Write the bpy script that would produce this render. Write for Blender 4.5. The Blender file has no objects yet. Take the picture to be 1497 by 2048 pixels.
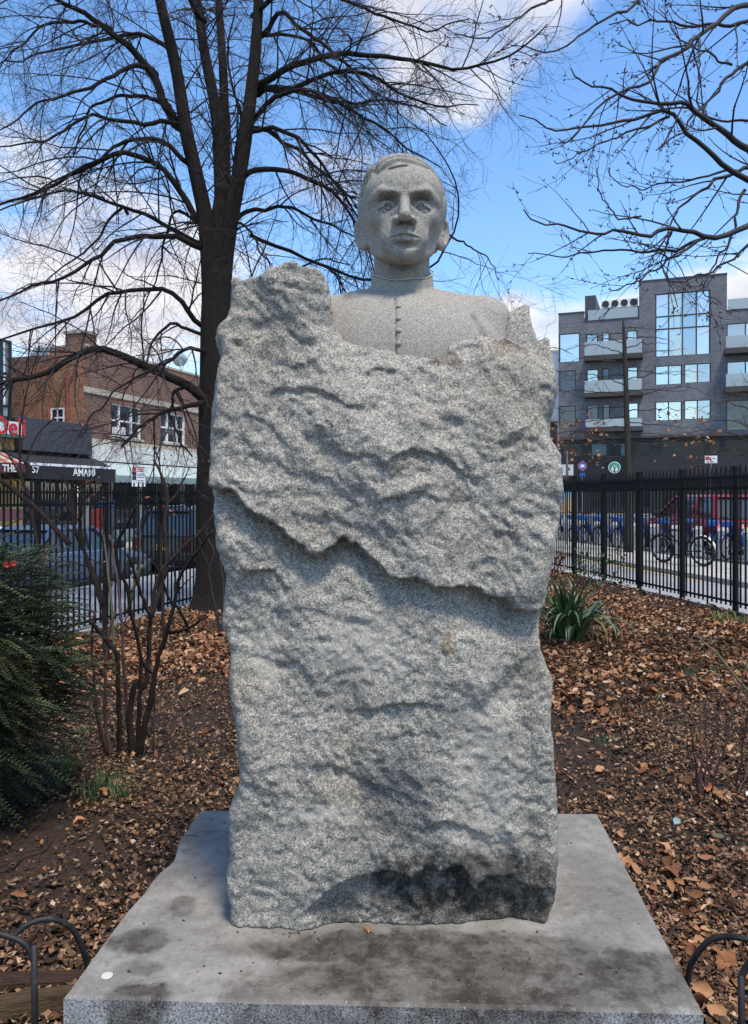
import bpy, bmesh, math, random
import numpy as np
from mathutils import Vector, Matrix

# ---------------------------------------------------------------- camera, sky, sun, exposure
SC = bpy.context.scene
COL = SC.collection
R = math.radians
CAM_H = 1.58          # eye height over the garden soil
FPX = 1540.0          # focal length in pixels of the 1497 x 2048 photograph
CX, HZ = 748.0, 992.0

cam = bpy.data.cameras.new('camera')
cam_o = bpy.data.objects.new('camera', cam)
COL.objects.link(cam_o)
SC.camera = cam_o
cam_o.location = (0, 0, CAM_H)
cam_o.rotation_euler = (R(90), 0, 0)
cam.sensor_fit = 'VERTICAL'
cam.sensor_height = 24.0
cam.lens = FPX / 2048 * 24.0
cam.shift_y = -(1024 - HZ) / 2048
cam.clip_end = 3000
cam.clip_start = 0.05

SUN_EL, SUN_AZ = 66.0, 152.0      # azimuth from +Y (view direction) clockwise: high, behind the camera, right
world = bpy.data.worlds.new('World')
SC.world = world
world.use_nodes = True
nt = world.node_tree
nt.nodes.clear()
def wn(t, **k):
    n = nt.nodes.new(t)
    for a, b in k.items():
        setattr(n, a, b)
    return n
L = nt.links.new
out = wn('ShaderNodeOutputWorld')
bg = wn('ShaderNodeBackground')
bg.inputs['Strength'].default_value = 0.075
sky = wn('ShaderNodeTexSky', sky_type='NISHITA', sun_disc=False)
sky.sun_elevation = R(SUN_EL)
sky.sun_rotation = R(SUN_AZ)
sky.air_density = 1.0
sky.dust_density = 0.3
sky.ozone_density = 3.0
hsv = wn('ShaderNodeHueSaturation')
hsv.inputs['Saturation'].default_value = 1.14
hsv.inputs['Value'].default_value = 1.2
L(sky.outputs[0], hsv.inputs['Color'])
tc = wn('ShaderNodeTexCoord')
sep = wn('ShaderNodeSeparateXYZ'); L(tc.outputs['Generated'], sep.inputs[0])
def wmath(op, a, b=None, c=None, clamp=False):
    n = wn('ShaderNodeMath', operation=op); n.use_clamp = clamp
    for i, v in enumerate((a, b, c)):
        if v is None: continue
        if isinstance(v, (int, float)): n.inputs[i].default_value = v
        else: L(v, n.inputs[i])
    return n.outputs[0]
# cloud layer: direction projected on a slab, fractal noise thresholded
zz = wmath('ADD', wmath('MAXIMUM', sep.outputs[2], 0.0), 0.16)
cu = wmath('DIVIDE', sep.outputs[0], zz)
cv = wmath('DIVIDE', sep.outputs[1], zz)
comb = wn('ShaderNodeCombineXYZ'); L(cu, comb.inputs[0]); L(cv, comb.inputs[1])
n1 = wn('ShaderNodeTexNoise'); n1.inputs['Scale'].default_value = 1.9; n1.inputs['Detail'].default_value = 8; n1.inputs['Roughness'].default_value = 0.62
mp = wn('ShaderNodeMapping'); mp.inputs['Location'].default_value = (3.3, 1.7, 0.4); L(comb.outputs[0], mp.inputs[0]); L(mp.outputs[0], n1.inputs['Vector'])
dens = n1.outputs['Fac']
def lobe(px, py, rad, amp):
    d = Vector(((px - CX) / FPX, 1.0, (HZ - py) / FPX)).normalized()
    vm = wn('ShaderNodeVectorMath', operation='DOT_PRODUCT')
    nrm = wn('ShaderNodeVectorMath', operation='NORMALIZE'); L(tc.outputs['Generated'], nrm.inputs[0])
    L(nrm.outputs[0], vm.inputs[0]); vm.inputs[1].default_value = d
    mr = wn('ShaderNodeMapRange', interpolation_type='SMOOTHSTEP')
    mr.inputs['From Min'].default_value = math.cos(R(rad)); mr.inputs['From Max'].default_value = 1.0
    mr.inputs['To Max'].default_value = amp
    L(vm.outputs['Value'], mr.inputs['Value'])
    return mr.outputs[0]
for a in ((40, 320, 9, .10), (150, 680, 14, .20), (950, -10, 10, .44), (1110, 720, 10, .34), (1480, 600, 8, .26), (680, 320, 5, .10),
          (1000, 300, 12, -.2), (560, 160, 9, -.12), (300, 90, 12, -.16), (1250, 420, 11, -.18), (560, 520, 7, -.06)):
    dens = wmath('ADD', dens, lobe(*a))
mr = wn('ShaderNodeMapRange', interpolation_type='SMOOTHSTEP')
mr.inputs['From Min'].default_value = 0.50; mr.inputs['From Max'].default_value = 0.74
L(dens, mr.inputs['Value'])
n2 = wn('ShaderNodeTexNoise'); n2.inputs['Scale'].default_value = 2.3; n2.inputs['Detail'].default_value = 5
L(mp.outputs[0], n2.inputs['Vector'])
cr = wn('ShaderNodeValToRGB')
cr.color_ramp.elements[0].position = 0.36; cr.color_ramp.elements[0].color = (3.1, 3.15, 3.7, 1)
cr.color_ramp.elements[1].position = 0.60; cr.color_ramp.elements[1].color = (4.5, 4.45, 4.5, 1)
L(n2.outputs['Fac'], cr.inputs[0])
mixc = wn('ShaderNodeMix', data_type='RGBA')
L(mr.outputs[0], mixc.inputs['Factor']); L(hsv.outputs[0], mixc.inputs['A']); L(cr.outputs[0], mixc.inputs['B'])
L(mixc.outputs['Result'], bg.inputs['Color'])
L(bg.outputs[0], out.inputs[0])

sun = bpy.data.lights.new('sun', 'SUN')
sun.energy = 1.5
sun.angle = R(12)
sun.color = (1.0, 0.93, 0.82)
sun_o = bpy.data.objects.new('sun', sun)
COL.objects.link(sun_o)
sd = Vector((math.sin(R(SUN_AZ)) * math.cos(R(SUN_EL)), math.cos(R(SUN_AZ)) * math.cos(R(SUN_EL)), math.sin(R(SUN_EL))))
sun_o.rotation_euler = (-sd).to_track_quat('-Z', 'Y').to_euler()

SC.view_settings.view_transform = 'Standard'
SC.view_settings.look = 'None'
SC.view_settings.exposure = 1.65
SC.view_settings.gamma = 1.0
SC.view_settings.use_curve_mapping = False
SC.render.engine = 'CYCLES'
SC.cycles.max_bounces = 6
SC.cycles.diffuse_bounces = 3
SC.cycles.glossy_bounces = 3
SC.cycles.transmission_bounces = 4
SC.cycles.transparent_max_bounces = 12

# ---------------------------------------------------------------- helpers
def P(px, py, d):
    """the point seen at photo pixel (px, py) at depth d metres"""
    return np.array(((px - CX) / FPX * d, d, CAM_H + (HZ - py) / FPX * d))

def tag(o, label=None, cat=None, group=None, kind=None):
    if label: o['label'] = label
    if cat: o['category'] = cat
    if group: o['group'] = group
    if kind: o['kind'] = kind
    return o

def empty(name, loc=(0, 0, 0), rz=0.0, label=None, cat=None, group=None):
    o = bpy.data.objects.new(name, None)
    o.empty_display_size = 0.1
    COL.objects.link(o)
    o.location = loc
    o.rotation_euler = (0, 0, rz)
    return tag(o, label, cat, group)

def mesh_np(name, v, f, smooth=False):
    """mesh from numpy arrays; f is (n,3) or (n,4) or a list of face index lists"""
    me = bpy.data.meshes.new(name)
    if isinstance(f, np.ndarray):
        k = f.shape[1]
        me.vertices.add(len(v)); me.vertices.foreach_set('co', np.asarray(v, np.float32).ravel())
        me.loops.add(f.size); me.loops.foreach_set('vertex_index', f.astype(np.int32).ravel())
        me.polygons.add(len(f))
        me.polygons.foreach_set('loop_start', np.arange(0, f.size, k, dtype=np.int32))
        me.update(calc_edges=True)
    else:
        me.from_pydata([tuple(map(float, p)) for p in v], [], f)
        me.update()
    if smooth:
        me.polygons.foreach_set('use_smooth', np.ones(len(me.polygons), bool))
    return me

def link(name, me, mat=None, parent=None, loc=(0, 0, 0), rot=None):
    o = bpy.data.objects.new(name, me)
    COL.objects.link(o)
    if mat is not None and not me.materials:
        me.materials.append(mat)
    if parent is not None: o.parent = parent
    o.location = loc
    if rot is not None: o.rotation_euler = rot
    return o

class MB:
    """collects simple solids into one mesh"""
    def __init__(s): s.v = []; s.f = []
    def add(s, v, f):
        n = len(s.v); s.v += [tuple(map(float, p)) for p in v]; s.f += [[i + n for i in q] for q in f]; return s
    def box(s, a, b, M=None, bev=0.0):
        (x0, y0, z0), (x1, y1, z1) = a, b
        if bev <= 0:
            v = [(x0,y0,z0),(x1,y0,z0),(x1,y1,z0),(x0,y1,z0),(x0,y0,z1),(x1,y0,z1),(x1,y1,z1),(x0,y1,z1)]
            f = [(0,3,2,1),(4,5,6,7),(0,1,5,4),(1,2,6,5),(2,3,7,6),(3,0,4,7)]
        else:
            bm = bmesh.new(); bmesh.ops.create_cube(bm, size=1)
            for q in bm.verts:
                q.co = ((q.co.x + .5) * (x1 - x0) + x0, (q.co.y + .5) * (y1 - y0) + y0, (q.co.z + .5) * (z1 - z0) + z0)
            bmesh.ops.bevel(bm, geom=bm.edges[:], offset=bev, segments=1 if bev < .02 else 2, affect='EDGES', profile=.5)
            bm.verts.index_update()
            v = [tuple(q.co) for q in bm.verts]; f = [[q.index for q in w.verts] for w in bm.faces]; bm.free()
        if M is not None: v = [tuple(M @ Vector(p)) for p in v]
        return s.add(v, f)
    def prism(s, poly, y0, y1, axis='y'):
        """polygon in (x,z) extruded along y (or polygon (y,z) along x, or (x,y) along z)"""
        n = len(poly)
        def mk(p, t):
            return (p[0], t, p[1]) if axis == 'y' else (t, p[0], p[1]) if axis == 'x' else (p[0], p[1], t)
        v = [mk(p, y0) for p in poly] + [mk(p, y1) for p in poly]
        f = [list(range(n)), list(range(2 * n - 1, n - 1, -1))] + [(i, i + n, (i + 1) % n + n, (i + 1) % n) for i in range(n)]
        return s.add(v, f)
    def tube(s, pts, rad, n=6, cap=True):
        v, f = tube_np(np.array(pts, float), np.broadcast_to(np.array(rad, float), (len(pts),)), n, cap)
        return s.add(v, f)
    def lathe(s, prof, n=16, c=(0, 0, 0), axis='z', ring=False):
        v = []; f = []
        for (r, z) in prof:
            for k in range(n):
                a = 2 * math.pi * k / n
                p = (r * math.cos(a), r * math.sin(a), z)
                if axis == 'y': p = (p[0], p[2], p[1])
                if axis == 'x': p = (p[2], p[0], p[1])
                v.append((p[0] + c[0], p[1] + c[1], p[2] + c[2]))
        m = len(prof)
        for i in range(m if ring else m - 1):
            i2 = (i + 1) % m
            for k in range(n):
                f.append((i*n+k, i*n+(k+1)%n, i2*n+(k+1)%n, i2*n+k))
        if not ring:
            f.append(list(range(n-1, -1, -1))); f.append([(m-1)*n+k for k in range(n)])
        return s.add(v, f)
    def mesh(s, name, smooth=False):
        me = bpy.data.meshes.new(name); me.from_pydata(s.v, [], s.f); me.update()
        bm = bmesh.new(); bm.from_mesh(me); bmesh.ops.recalc_face_normals(bm, faces=bm.faces[:]); bm.to_mesh(me); bm.free()
        if smooth: me.polygons.foreach_set('use_smooth', np.ones(len(me.polygons), bool))
        return me
    def build(s, name, mat, parent=None, smooth=False, loc=(0,0,0), rot=None):
        return link(name, s.mesh(name, smooth), mat, parent, loc, rot)

def frames(pts):
    t = np.gradient(pts, axis=0)
    t /= np.maximum(np.linalg.norm(t, axis=1, keepdims=True), 1e-9)
    ref = np.array((0.31, 0.17, 0.93)) if abs(t[0, 2]) < .9 else np.array((1., .1, 0.))
    u = np.cross(t, ref); u /= np.maximum(np.linalg.norm(u, axis=1, keepdims=True), 1e-9)
    w = np.cross(t, u)
    return u, w

def tube_np(pts, rad, n=6, cap=True):
    u, w = frames(pts)
    a = np.arange(n) * 2 * np.pi / n
    ring = (np.cos(a)[None, :, None] * u[:, None, :] + np.sin(a)[None, :, None] * w[:, None, :]) * rad[:, None, None] + pts[:, None, :]
    v = ring.reshape(-1, 3)
    f = []
    m = len(pts)
    for i in range(m - 1):
        for k in range(n):
            f.append((i*n+k, i*n+(k+1) % n, (i+1)*n+(k+1) % n, (i+1)*n+k))
    if cap and n > 3:
        f.append(list(range(n-1, -1, -1))); f.append([(m-1)*n+k for k in range(n)])
    return v, f

def smooth_path(pts, n):
    """Catmull-Rom through pts, n samples per span"""
    p = np.array(pts, float)
    p = np.vstack([2 * p[0] - p[1], p, 2 * p[-1] - p[-2]])
    o = []
    for i in range(1, len(p) - 2):
        for k in range(n):
            t = k / n
            o.append(.5 * (2*p[i] + (p[i+1]-p[i-1])*t + (2*p[i-1]-5*p[i]+4*p[i+1]-p[i+2])*t*t + (3*p[i]-p[i-1]-3*p[i+1]+p[i+2])*t**3))
    o.append(p[-2])
    return np.array(o)

# vectorised gradient-free value noise
def _hash(i, j, k, seed):
    h = (i * 374761393 + j * 668265263 + k * 2147483647 + seed * 1274126177) & 0xffffffff
    h = ((h ^ (h >> 13)) * 1274126177) & 0xffffffff
    h = ((h ^ (h >> 16)) * 2246822519) & 0xffffffff
    return ((h ^ (h >> 15)) & 0xffffff) / float(0xffffff)
def vnoise(x, y, z, seed=0):
    x, y, z = np.broadcast_arrays(np.asarray(x, float), np.asarray(y, float), np.asarray(z, float))
    xi, yi, zi = np.floor(x).astype(np.int64), np.floor(y).astype(np.int64), np.floor(z).astype(np.int64)
    fx, fy, fz = x - xi, y - yi, z - zi
    fx = fx**3*(fx*(fx*6-15)+10); fy = fy**3*(fy*(fy*6-15)+10); fz = fz**3*(fz*(fz*6-15)+10)
    r = 0
    for a in (0, 1):
        for b in (0, 1):
            for c in (0, 1):
                r = r + _hash(xi+a, yi+b, zi+c, seed) * (fx if a else 1-fx) * (fy if b else 1-fy) * (fz if c else 1-fz)
    return r * 2 - 1
def fbm(x, y, z, oct=4, seed=0, gain=.5):
    s = 0; a = 1.0; f = 1.0
    for o in range(oct):
        s = s + a * vnoise(x*f, y*f, z*f, seed + o * 17); a *= gain; f *= 2.03
    return s

# ---------------------------------------------------------------- node materials
class Mat:
    def __init__(s, name, rough=.8, metal=0.0, spec=.5, color=None):
        s.m = bpy.data.materials.new(name); s.m.use_nodes = True
        s.t = s.m.node_tree; s.b = s.t.nodes['Principled BSDF']
        s.b.inputs['Roughness'].default_value = rough
        s.b.inputs['Metallic'].default_value = metal
        s.b.inputs['Specular IOR Level'].default_value = spec
        if color: s.b.inputs['Base Color'].default_value = (*color, 1)
        s._co = None
    def n(s, t, **k):
        q = s.t.nodes.new(t)
        for a, b in k.items(): setattr(q, a, b)
        return q
    def l(s, a, b): s.t.links.new(a, b)
    def co(s, kind='Object'):
        if s._co is None: s._co = s.n('ShaderNodeTexCoord')
        return s._co.outputs[kind]
    def setin(s, sock, v):
        if isinstance(v, (int, float)): sock.default_value = v
        elif isinstance(v, tuple): sock.default_value = v if len(v) == len(sock.default_value) else (*v, 1)
        else: s.l(v, sock)
    def noise(s, scale, detail=4, rough=.55, vec=None, dist=0.0, stretch=None, kind='Object', out='Fac'):
        q = s.n('ShaderNodeTexNoise')
        q.inputs['Scale'].default_value = scale; q.inputs['Detail'].default_value = detail
        q.inputs['Roughness'].default_value = rough; q.inputs['Distortion'].default_value = dist
        v = vec if vec is not None else s.co(kind)
        if stretch:
            mp = s.n('ShaderNodeMapping'); mp.inputs['Scale'].default_value = stretch; s.l(v, mp.inputs[0]); v = mp.outputs[0]
        s.l(v, q.inputs['Vector'])
        return q.outputs[out]
    def voro(s, scale, out='Color', feature='F1', rand=1.0):
        q = s.n('ShaderNodeTexVoronoi', feature=feature); q.inputs['Scale'].default_value = scale
        q.inputs['Randomness'].default_value = rand
        s.l(s.co(), q.inputs['Vector']); return q.outputs[out]
    def ramp(s, fac, stops, interp='LINEAR'):
        q = s.n('ShaderNodeValToRGB'); q.color_ramp.interpolation = interp
        e = q.color_ramp.elements
        while len(e) < len(stops): e.new(.5)
        for i, (p, c) in enumerate(stops):
            e[i].position = p; e[i].color = (*c, 1) if isinstance(c, tuple) else (c, c, c, 1)
        s.l(fac, q.inputs[0]); return q.outputs[0]
    def math(s, op, a, b=None, clamp=False):
        q = s.n('ShaderNodeMath', operation=op); q.use_clamp = clamp
        s.setin(q.inputs[0], a)
        if b is not None: s.setin(q.inputs[1], b)
        return q.outputs[0]
    def rng(s, v, a, b, c=0.0, d=1.0, smooth=True):
        q = s.n('ShaderNodeMapRange', interpolation_type='SMOOTHSTEP' if smooth else 'LINEAR')
        q.inputs['From Min'].default_value = a; q.inputs['From Max'].default_value = b
        q.inputs['To Min'].default_value = c; q.inputs['To Max'].default_value = d
        s.setin(q.inputs['Value'], v); return q.outputs[0]
    def mix(s, f, a, b, mode='MIX'):
        q = s.n('ShaderNodeMix', data_type='RGBA', blend_type=mode)
        s.setin(q.inputs['Factor'], f); s.setin(q.inputs['A'], a); s.setin(q.inputs['B'], b)
        return q.outputs['Result']
    def xyz(s, vec=None):
        q = s.n('ShaderNodeSeparateXYZ'); s.l(vec if vec is not None else s.co(), q.inputs[0]); return q.outputs
    def ell(s, c, r, warp=0.0, wscale=6.0, edge=.35):
        """soft mask, 1 inside the ellipsoid at c with radii r, its border broken by noise"""
        v = s.co()
        if warp:
            nz = s.noise(wscale, 4, .6, out='Color')
            q = s.n('ShaderNodeVectorMath', operation='SUBTRACT'); s.l(nz, q.inputs[0]); q.inputs[1].default_value = (.5, .5, .5)
            w = s.n('ShaderNodeVectorMath', operation='SCALE'); s.l(q.outputs[0], w.inputs[0]); w.inputs['Scale'].default_value = warp
            a = s.n('ShaderNodeVectorMath', operation='ADD'); s.l(v, a.inputs[0]); s.l(w.outputs[0], a.inputs[1]); v = a.outputs[0]
        mp = s.n('ShaderNodeVectorMath', operation='SUBTRACT'); s.l(v, mp.inputs[0]); mp.inputs[1].default_value = c
        dv = s.n('ShaderNodeVectorMath', operation='DIVIDE'); s.l(mp.outputs[0], dv.inputs[0]); dv.inputs[1].default_value = r
        ln = s.n('ShaderNodeVectorMath', operation='LENGTH'); s.l(dv.outputs[0], ln.inputs[0])
        return s.rng(ln.outputs['Value'], 1 - edge, 1 + edge, 1, 0)
    def color(s, c): s.setin(s.b.inputs['Base Color'], c); return s
    def rough(s, c): s.setin(s.b.inputs['Roughness'], c); return s
    def bump(s, h, strength=.5, dist=.01):
        q = s.n('ShaderNodeBump'); q.inputs['Strength'].default_value = strength; q.inputs['Distance'].default_value = dist
        s.l(h, q.inputs['Height'])
        if s.b.inputs['Normal'].is_linked: s.l(s.b.inputs['Normal'].links[0].from_socket, q.inputs['Normal'])
        s.l(q.outputs[0], s.b.inputs['Normal']); return s

def plain(name, c, rough=.6, metal=0.0, spec=.5, var=.12, scale=9.0, bump=0.0, bscale=60.0):
    """a painted or cast surface with a little unevenness in tone and gloss"""
    m = Mat(name, rough, metal, spec)
    f = m.noise(scale, 5, .6)
    m.color(m.mix(f, tuple(x * (1 - var) for x in c), tuple(min(1, x * (1 + var)) for x in c)))
    m.rough(m.rng(f, .3, .7, max(.02, rough - .06), min(1, rough + .06)))
    if bump: m.bump(m.noise(bscale, 4), bump, .005)
    return m.m
# ================================================================ the monument: plinth, boulder, bust
ZP = 0.25                     # top of the plinth over the soil

def surface_nets(f, org, h):
    """quads on the zero set of the sampled field f (negative inside)"""
    s = f < 0
    nx, ny, nz = f.shape
    cnt = np.zeros((nx-1, ny-1, nz-1), np.int8)
    cor = [(a, b, c) for a in (0, 1) for b in (0, 1) for c in (0, 1)]
    for a, b, c in cor:
        cnt += s[a:nx-1+a, b:ny-1+b, c:nz-1+c]
    I, J, K = np.nonzero((cnt > 0) & (cnt < 8))
    idx = np.full(cnt.shape, -1, np.int64); idx[I, J, K] = np.arange(len(I))
    val = np.stack([f[I+a, J+b, K+c] for a, b, c in cor], 1)
    acc = np.zeros((len(I), 3)); num = np.zeros(len(I))
    for p in range(8):
        for q in range(p+1, 8):
            if sum(abs(cor[p][t]-cor[q][t]) for t in range(3)) != 1: continue
            fa, fb = val[:, p], val[:, q]
            m = (fa < 0) != (fb < 0)
            t = np.where(m, fa / np.where(m, fa - fb, 1), 0)[:, None]
            pos = np.array(cor[p]) + t * (np.array(cor[q]) - np.array(cor[p]))
            acc += np.where(m[:, None], pos, 0); num += m
    v = (np.stack([I, J, K], 1) + acc / num[:, None]) * h + np.array(org)
    quads = []
    for ax in range(3):
        o = [t for t in range(3) if t != ax]
        sl0 = [slice(1, -1)] * 3; sl0[ax] = slice(0, -1)
        sl1 = [slice(1, -1)] * 3; sl1[ax] = slice(1, None)
        d = s[tuple(sl0)] != s[tuple(sl1)]
        E = np.stack(np.nonzero(d), 1)
        E[:, o[0]] += 1; E[:, o[1]] += 1
        q = []
        for da, db in ((0, 0), (-1, 0), (-1, -1), (0, -1)):
            C = E.copy(); C[:, o[0]] += da; C[:, o[1]] += db
            q.append(idx[C[:, 0], C[:, 1], C[:, 2]])
        q = np.stack(q, 1)
        inside = s[E[:, 0], E[:, 1], E[:, 2]]
        if ax == 1: inside = ~inside
        q[~inside] = q[~inside][:, ::-1]
        quads.append(q[(q >= 0).all(1)])
    return v, np.concatenate(quads)

def smin(a, b, k):
    h = np.clip(.5 + .5 * (b - a) / k, 0, 1)
    return b + (a - b) * h - k * h * (1 - h)
def smax(a, b, k): return -smin(-a, -b, k)
def sig(x): return 1 / (1 + np.exp(-np.clip(x, -40, 40)))

# ---- granite
def granite(name, rough_face):
    m = Mat(name, .82, spec=.3)
    g1 = m.noise(190 if rough_face else 260, 3, .65)
    g2 = m.voro(270 if rough_face else 380, 'Color')
    sepc = m.n('ShaderNodeSeparateColor'); m.l(g2, sepc.inputs[0])
    g3 = m.noise(420, 2, .6)
    base = m.ramp(sepc.outputs[0], [(0, (.072, .063, .052)), (.16, (.160, .143, .119)), (.5, (.275, .248, .203)), (.8, (.380, .344, .282)), (1, (.53, .488, .41))])
    mica = m.rng(g1, .34 if rough_face else .32, .46, 1, 0)
    c = m.mix(m.math('MULTIPLY', mica, .78 if rough_face else .46), base, (.060, .056, .051))
    c = m.mix(m.rng(g3, .35, .7, .0, .3), c, (.41, .39, .355))
    if rough_face:
        blot = m.noise(5.5, 5, .6)
        c = m.mix(m.rng(blot, .50, .72, 0, .5), c, m.mix(1.0, c, (.56, .56, .57), 'MULTIPLY'))
        warm = m.noise(3.1, 4, .6)
        c = m.mix(m.rng(warm, .52, .7, 0, .55), c, m.mix(1.0, c, (1.0, .93, .80), 'MULTIPLY'))
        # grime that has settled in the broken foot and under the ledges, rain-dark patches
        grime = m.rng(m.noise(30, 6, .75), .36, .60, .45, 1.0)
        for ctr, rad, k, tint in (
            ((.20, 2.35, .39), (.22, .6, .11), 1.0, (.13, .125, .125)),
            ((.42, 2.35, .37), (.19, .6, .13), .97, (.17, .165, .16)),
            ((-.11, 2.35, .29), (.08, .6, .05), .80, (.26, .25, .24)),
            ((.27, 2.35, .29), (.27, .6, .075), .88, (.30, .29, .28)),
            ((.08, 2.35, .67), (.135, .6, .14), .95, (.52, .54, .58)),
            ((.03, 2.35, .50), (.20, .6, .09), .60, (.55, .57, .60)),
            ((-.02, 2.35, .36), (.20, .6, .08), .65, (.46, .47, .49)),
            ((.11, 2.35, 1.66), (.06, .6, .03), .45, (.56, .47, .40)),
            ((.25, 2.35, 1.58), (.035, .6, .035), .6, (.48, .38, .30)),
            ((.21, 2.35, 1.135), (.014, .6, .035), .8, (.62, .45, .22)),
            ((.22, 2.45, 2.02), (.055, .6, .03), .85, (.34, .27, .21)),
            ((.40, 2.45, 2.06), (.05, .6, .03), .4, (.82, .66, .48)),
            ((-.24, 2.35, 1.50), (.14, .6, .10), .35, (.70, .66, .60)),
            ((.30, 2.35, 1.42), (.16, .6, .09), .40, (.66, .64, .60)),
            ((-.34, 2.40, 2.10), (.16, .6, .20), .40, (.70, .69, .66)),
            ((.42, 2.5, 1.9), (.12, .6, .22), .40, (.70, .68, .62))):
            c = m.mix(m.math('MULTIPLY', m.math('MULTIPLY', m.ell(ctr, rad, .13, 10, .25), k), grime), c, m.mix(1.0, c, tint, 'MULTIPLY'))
        for ctr, rad, k in (((-.16, 2.35, .60), (.10, .4, .03), .45), ((-.05, 2.35, 1.12), (.14, .4, .10), .28), ((-.33, 2.35, 1.08), (.03, .4, .09), .35),
                            ((.34, 2.35, .72), (.10, .4, .30), .25)):
            c = m.mix(m.math('MULTIPLY', m.ell(ctr, rad, .12, 8, .5), k), c, (.50, .455, .39))
        m.bump(m.noise(60, 5, .68), .45, .008)
        m.bump(g1, .5, .004)
    else:
        c = m.mix(.30, m.mix(1.0, c, (.97, .96, .95), 'MULTIPLY'), (.25, .232, .205))
        c = m.mix(m.rng(m.noise(7, 4, .6), .45, .7, 0, .25), c, m.mix(1.0, c, (.8, .79, .79), 'MULTIPLY'))
        c = m.mix(m.math('MULTIPLY', m.ell((-.09, 2.55, 2.30), (.02, .2, .05), .03, 30, .5), .7), c, m.mix(1.0, c, (.5, .38, .32), 'MULTIPLY'))
        m.bump(g1, .22, .002)
    m.color(c)
    return m.m
G_ROUGH = granite('granite_rough', True)
G_CUT = granite('granite_cut', False)

# ---- boulder
def tri_noise(x, y, seed, rot=0.0):
    """lattice noise interpolated over flat triangles: broken planes that meet in creases"""
    c, s = math.cos(rot), math.sin(rot)
    x, y = c * x - s * y, s * x + c * y
    i, j = np.floor(x).astype(np.int64), np.floor(y).astype(np.int64); fx, fy = x - i, y - j
    h = lambda a, b_: _hash(i + a, j + b_, np.zeros_like(i), seed) * 2 - 1
    lo = fx + fy < 1
    return np.where(lo, h(0, 0) * (1 - fx - fy) + h(1, 0) * fx + h(0, 1) * fy, h(1, 1) * (fx + fy - 1) + h(0, 1) * (1 - fx) + h(1, 0) * (1 - fy))
LX = np.array([[1875,474],[1852,471],[1784,468],[1721,462],[1687,470],[1599,462],[1565,472],[1443,474],[1345,465],[1286,467],[1238,449],[1190,453],[1146,457],[1086,440],[1021,431],[985,424],[940,426],[820,429],[745,437],[730,443],[690,433],[668,432],[650,455],[620,463],[590,461],[565,470],[550,500],[480,520]], float)[::-1]
RX = np.array([[1880,1080],[1804,1088],[1760,1102],[1640,1107],[1579,1103],[1487,1100],[1423,1092],[1345,1098],[1321,1091],[1287,1078],[1213,1080],[1146,1091],[1090,1101],[1046,1110],[996,1117],[946,1122],[915,1120],[901,1114],[881,1100],[846,1095],[815,1102],[790,1106],[760,1100],[730,1094],[690,1091],[665,1085],[635,1066],[598,1056],[480,1050]], float)[::-1]
RIM = np.array([[440,660],[462,640],[470,567],[500,566],[530,560],[560,545],[590,539],[630,543],[648,552],[660,575],[668,640],[690,678],[740,692],[800,705],[870,716],[893,716],[900,690],[912,668],[950,652],[1000,662],[1040,672],[1058,668],[1085,655]], float)
LEDGE = np.array([[380,965],[425,972],[470,992],[520,1032],[560,1050],[590,1085],[625,1111],[640,1114],[660,1090],[685,1077],[720,1092],[750,1122],[780,1157],[840,1160],[900,1173],[960,1181],[1000,1196],[1030,1214],[1065,1219],[1150,1190]], float)
FOOT = np.array([[590,1850],[640,1790],[690,1757],[760,1747],[820,1758],[840,1742],[925,1739],[938,1766],[950,1786],[963,1770],[985,1756],[1020,1761],[1060,1779],[1140,1790]], float)

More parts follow.
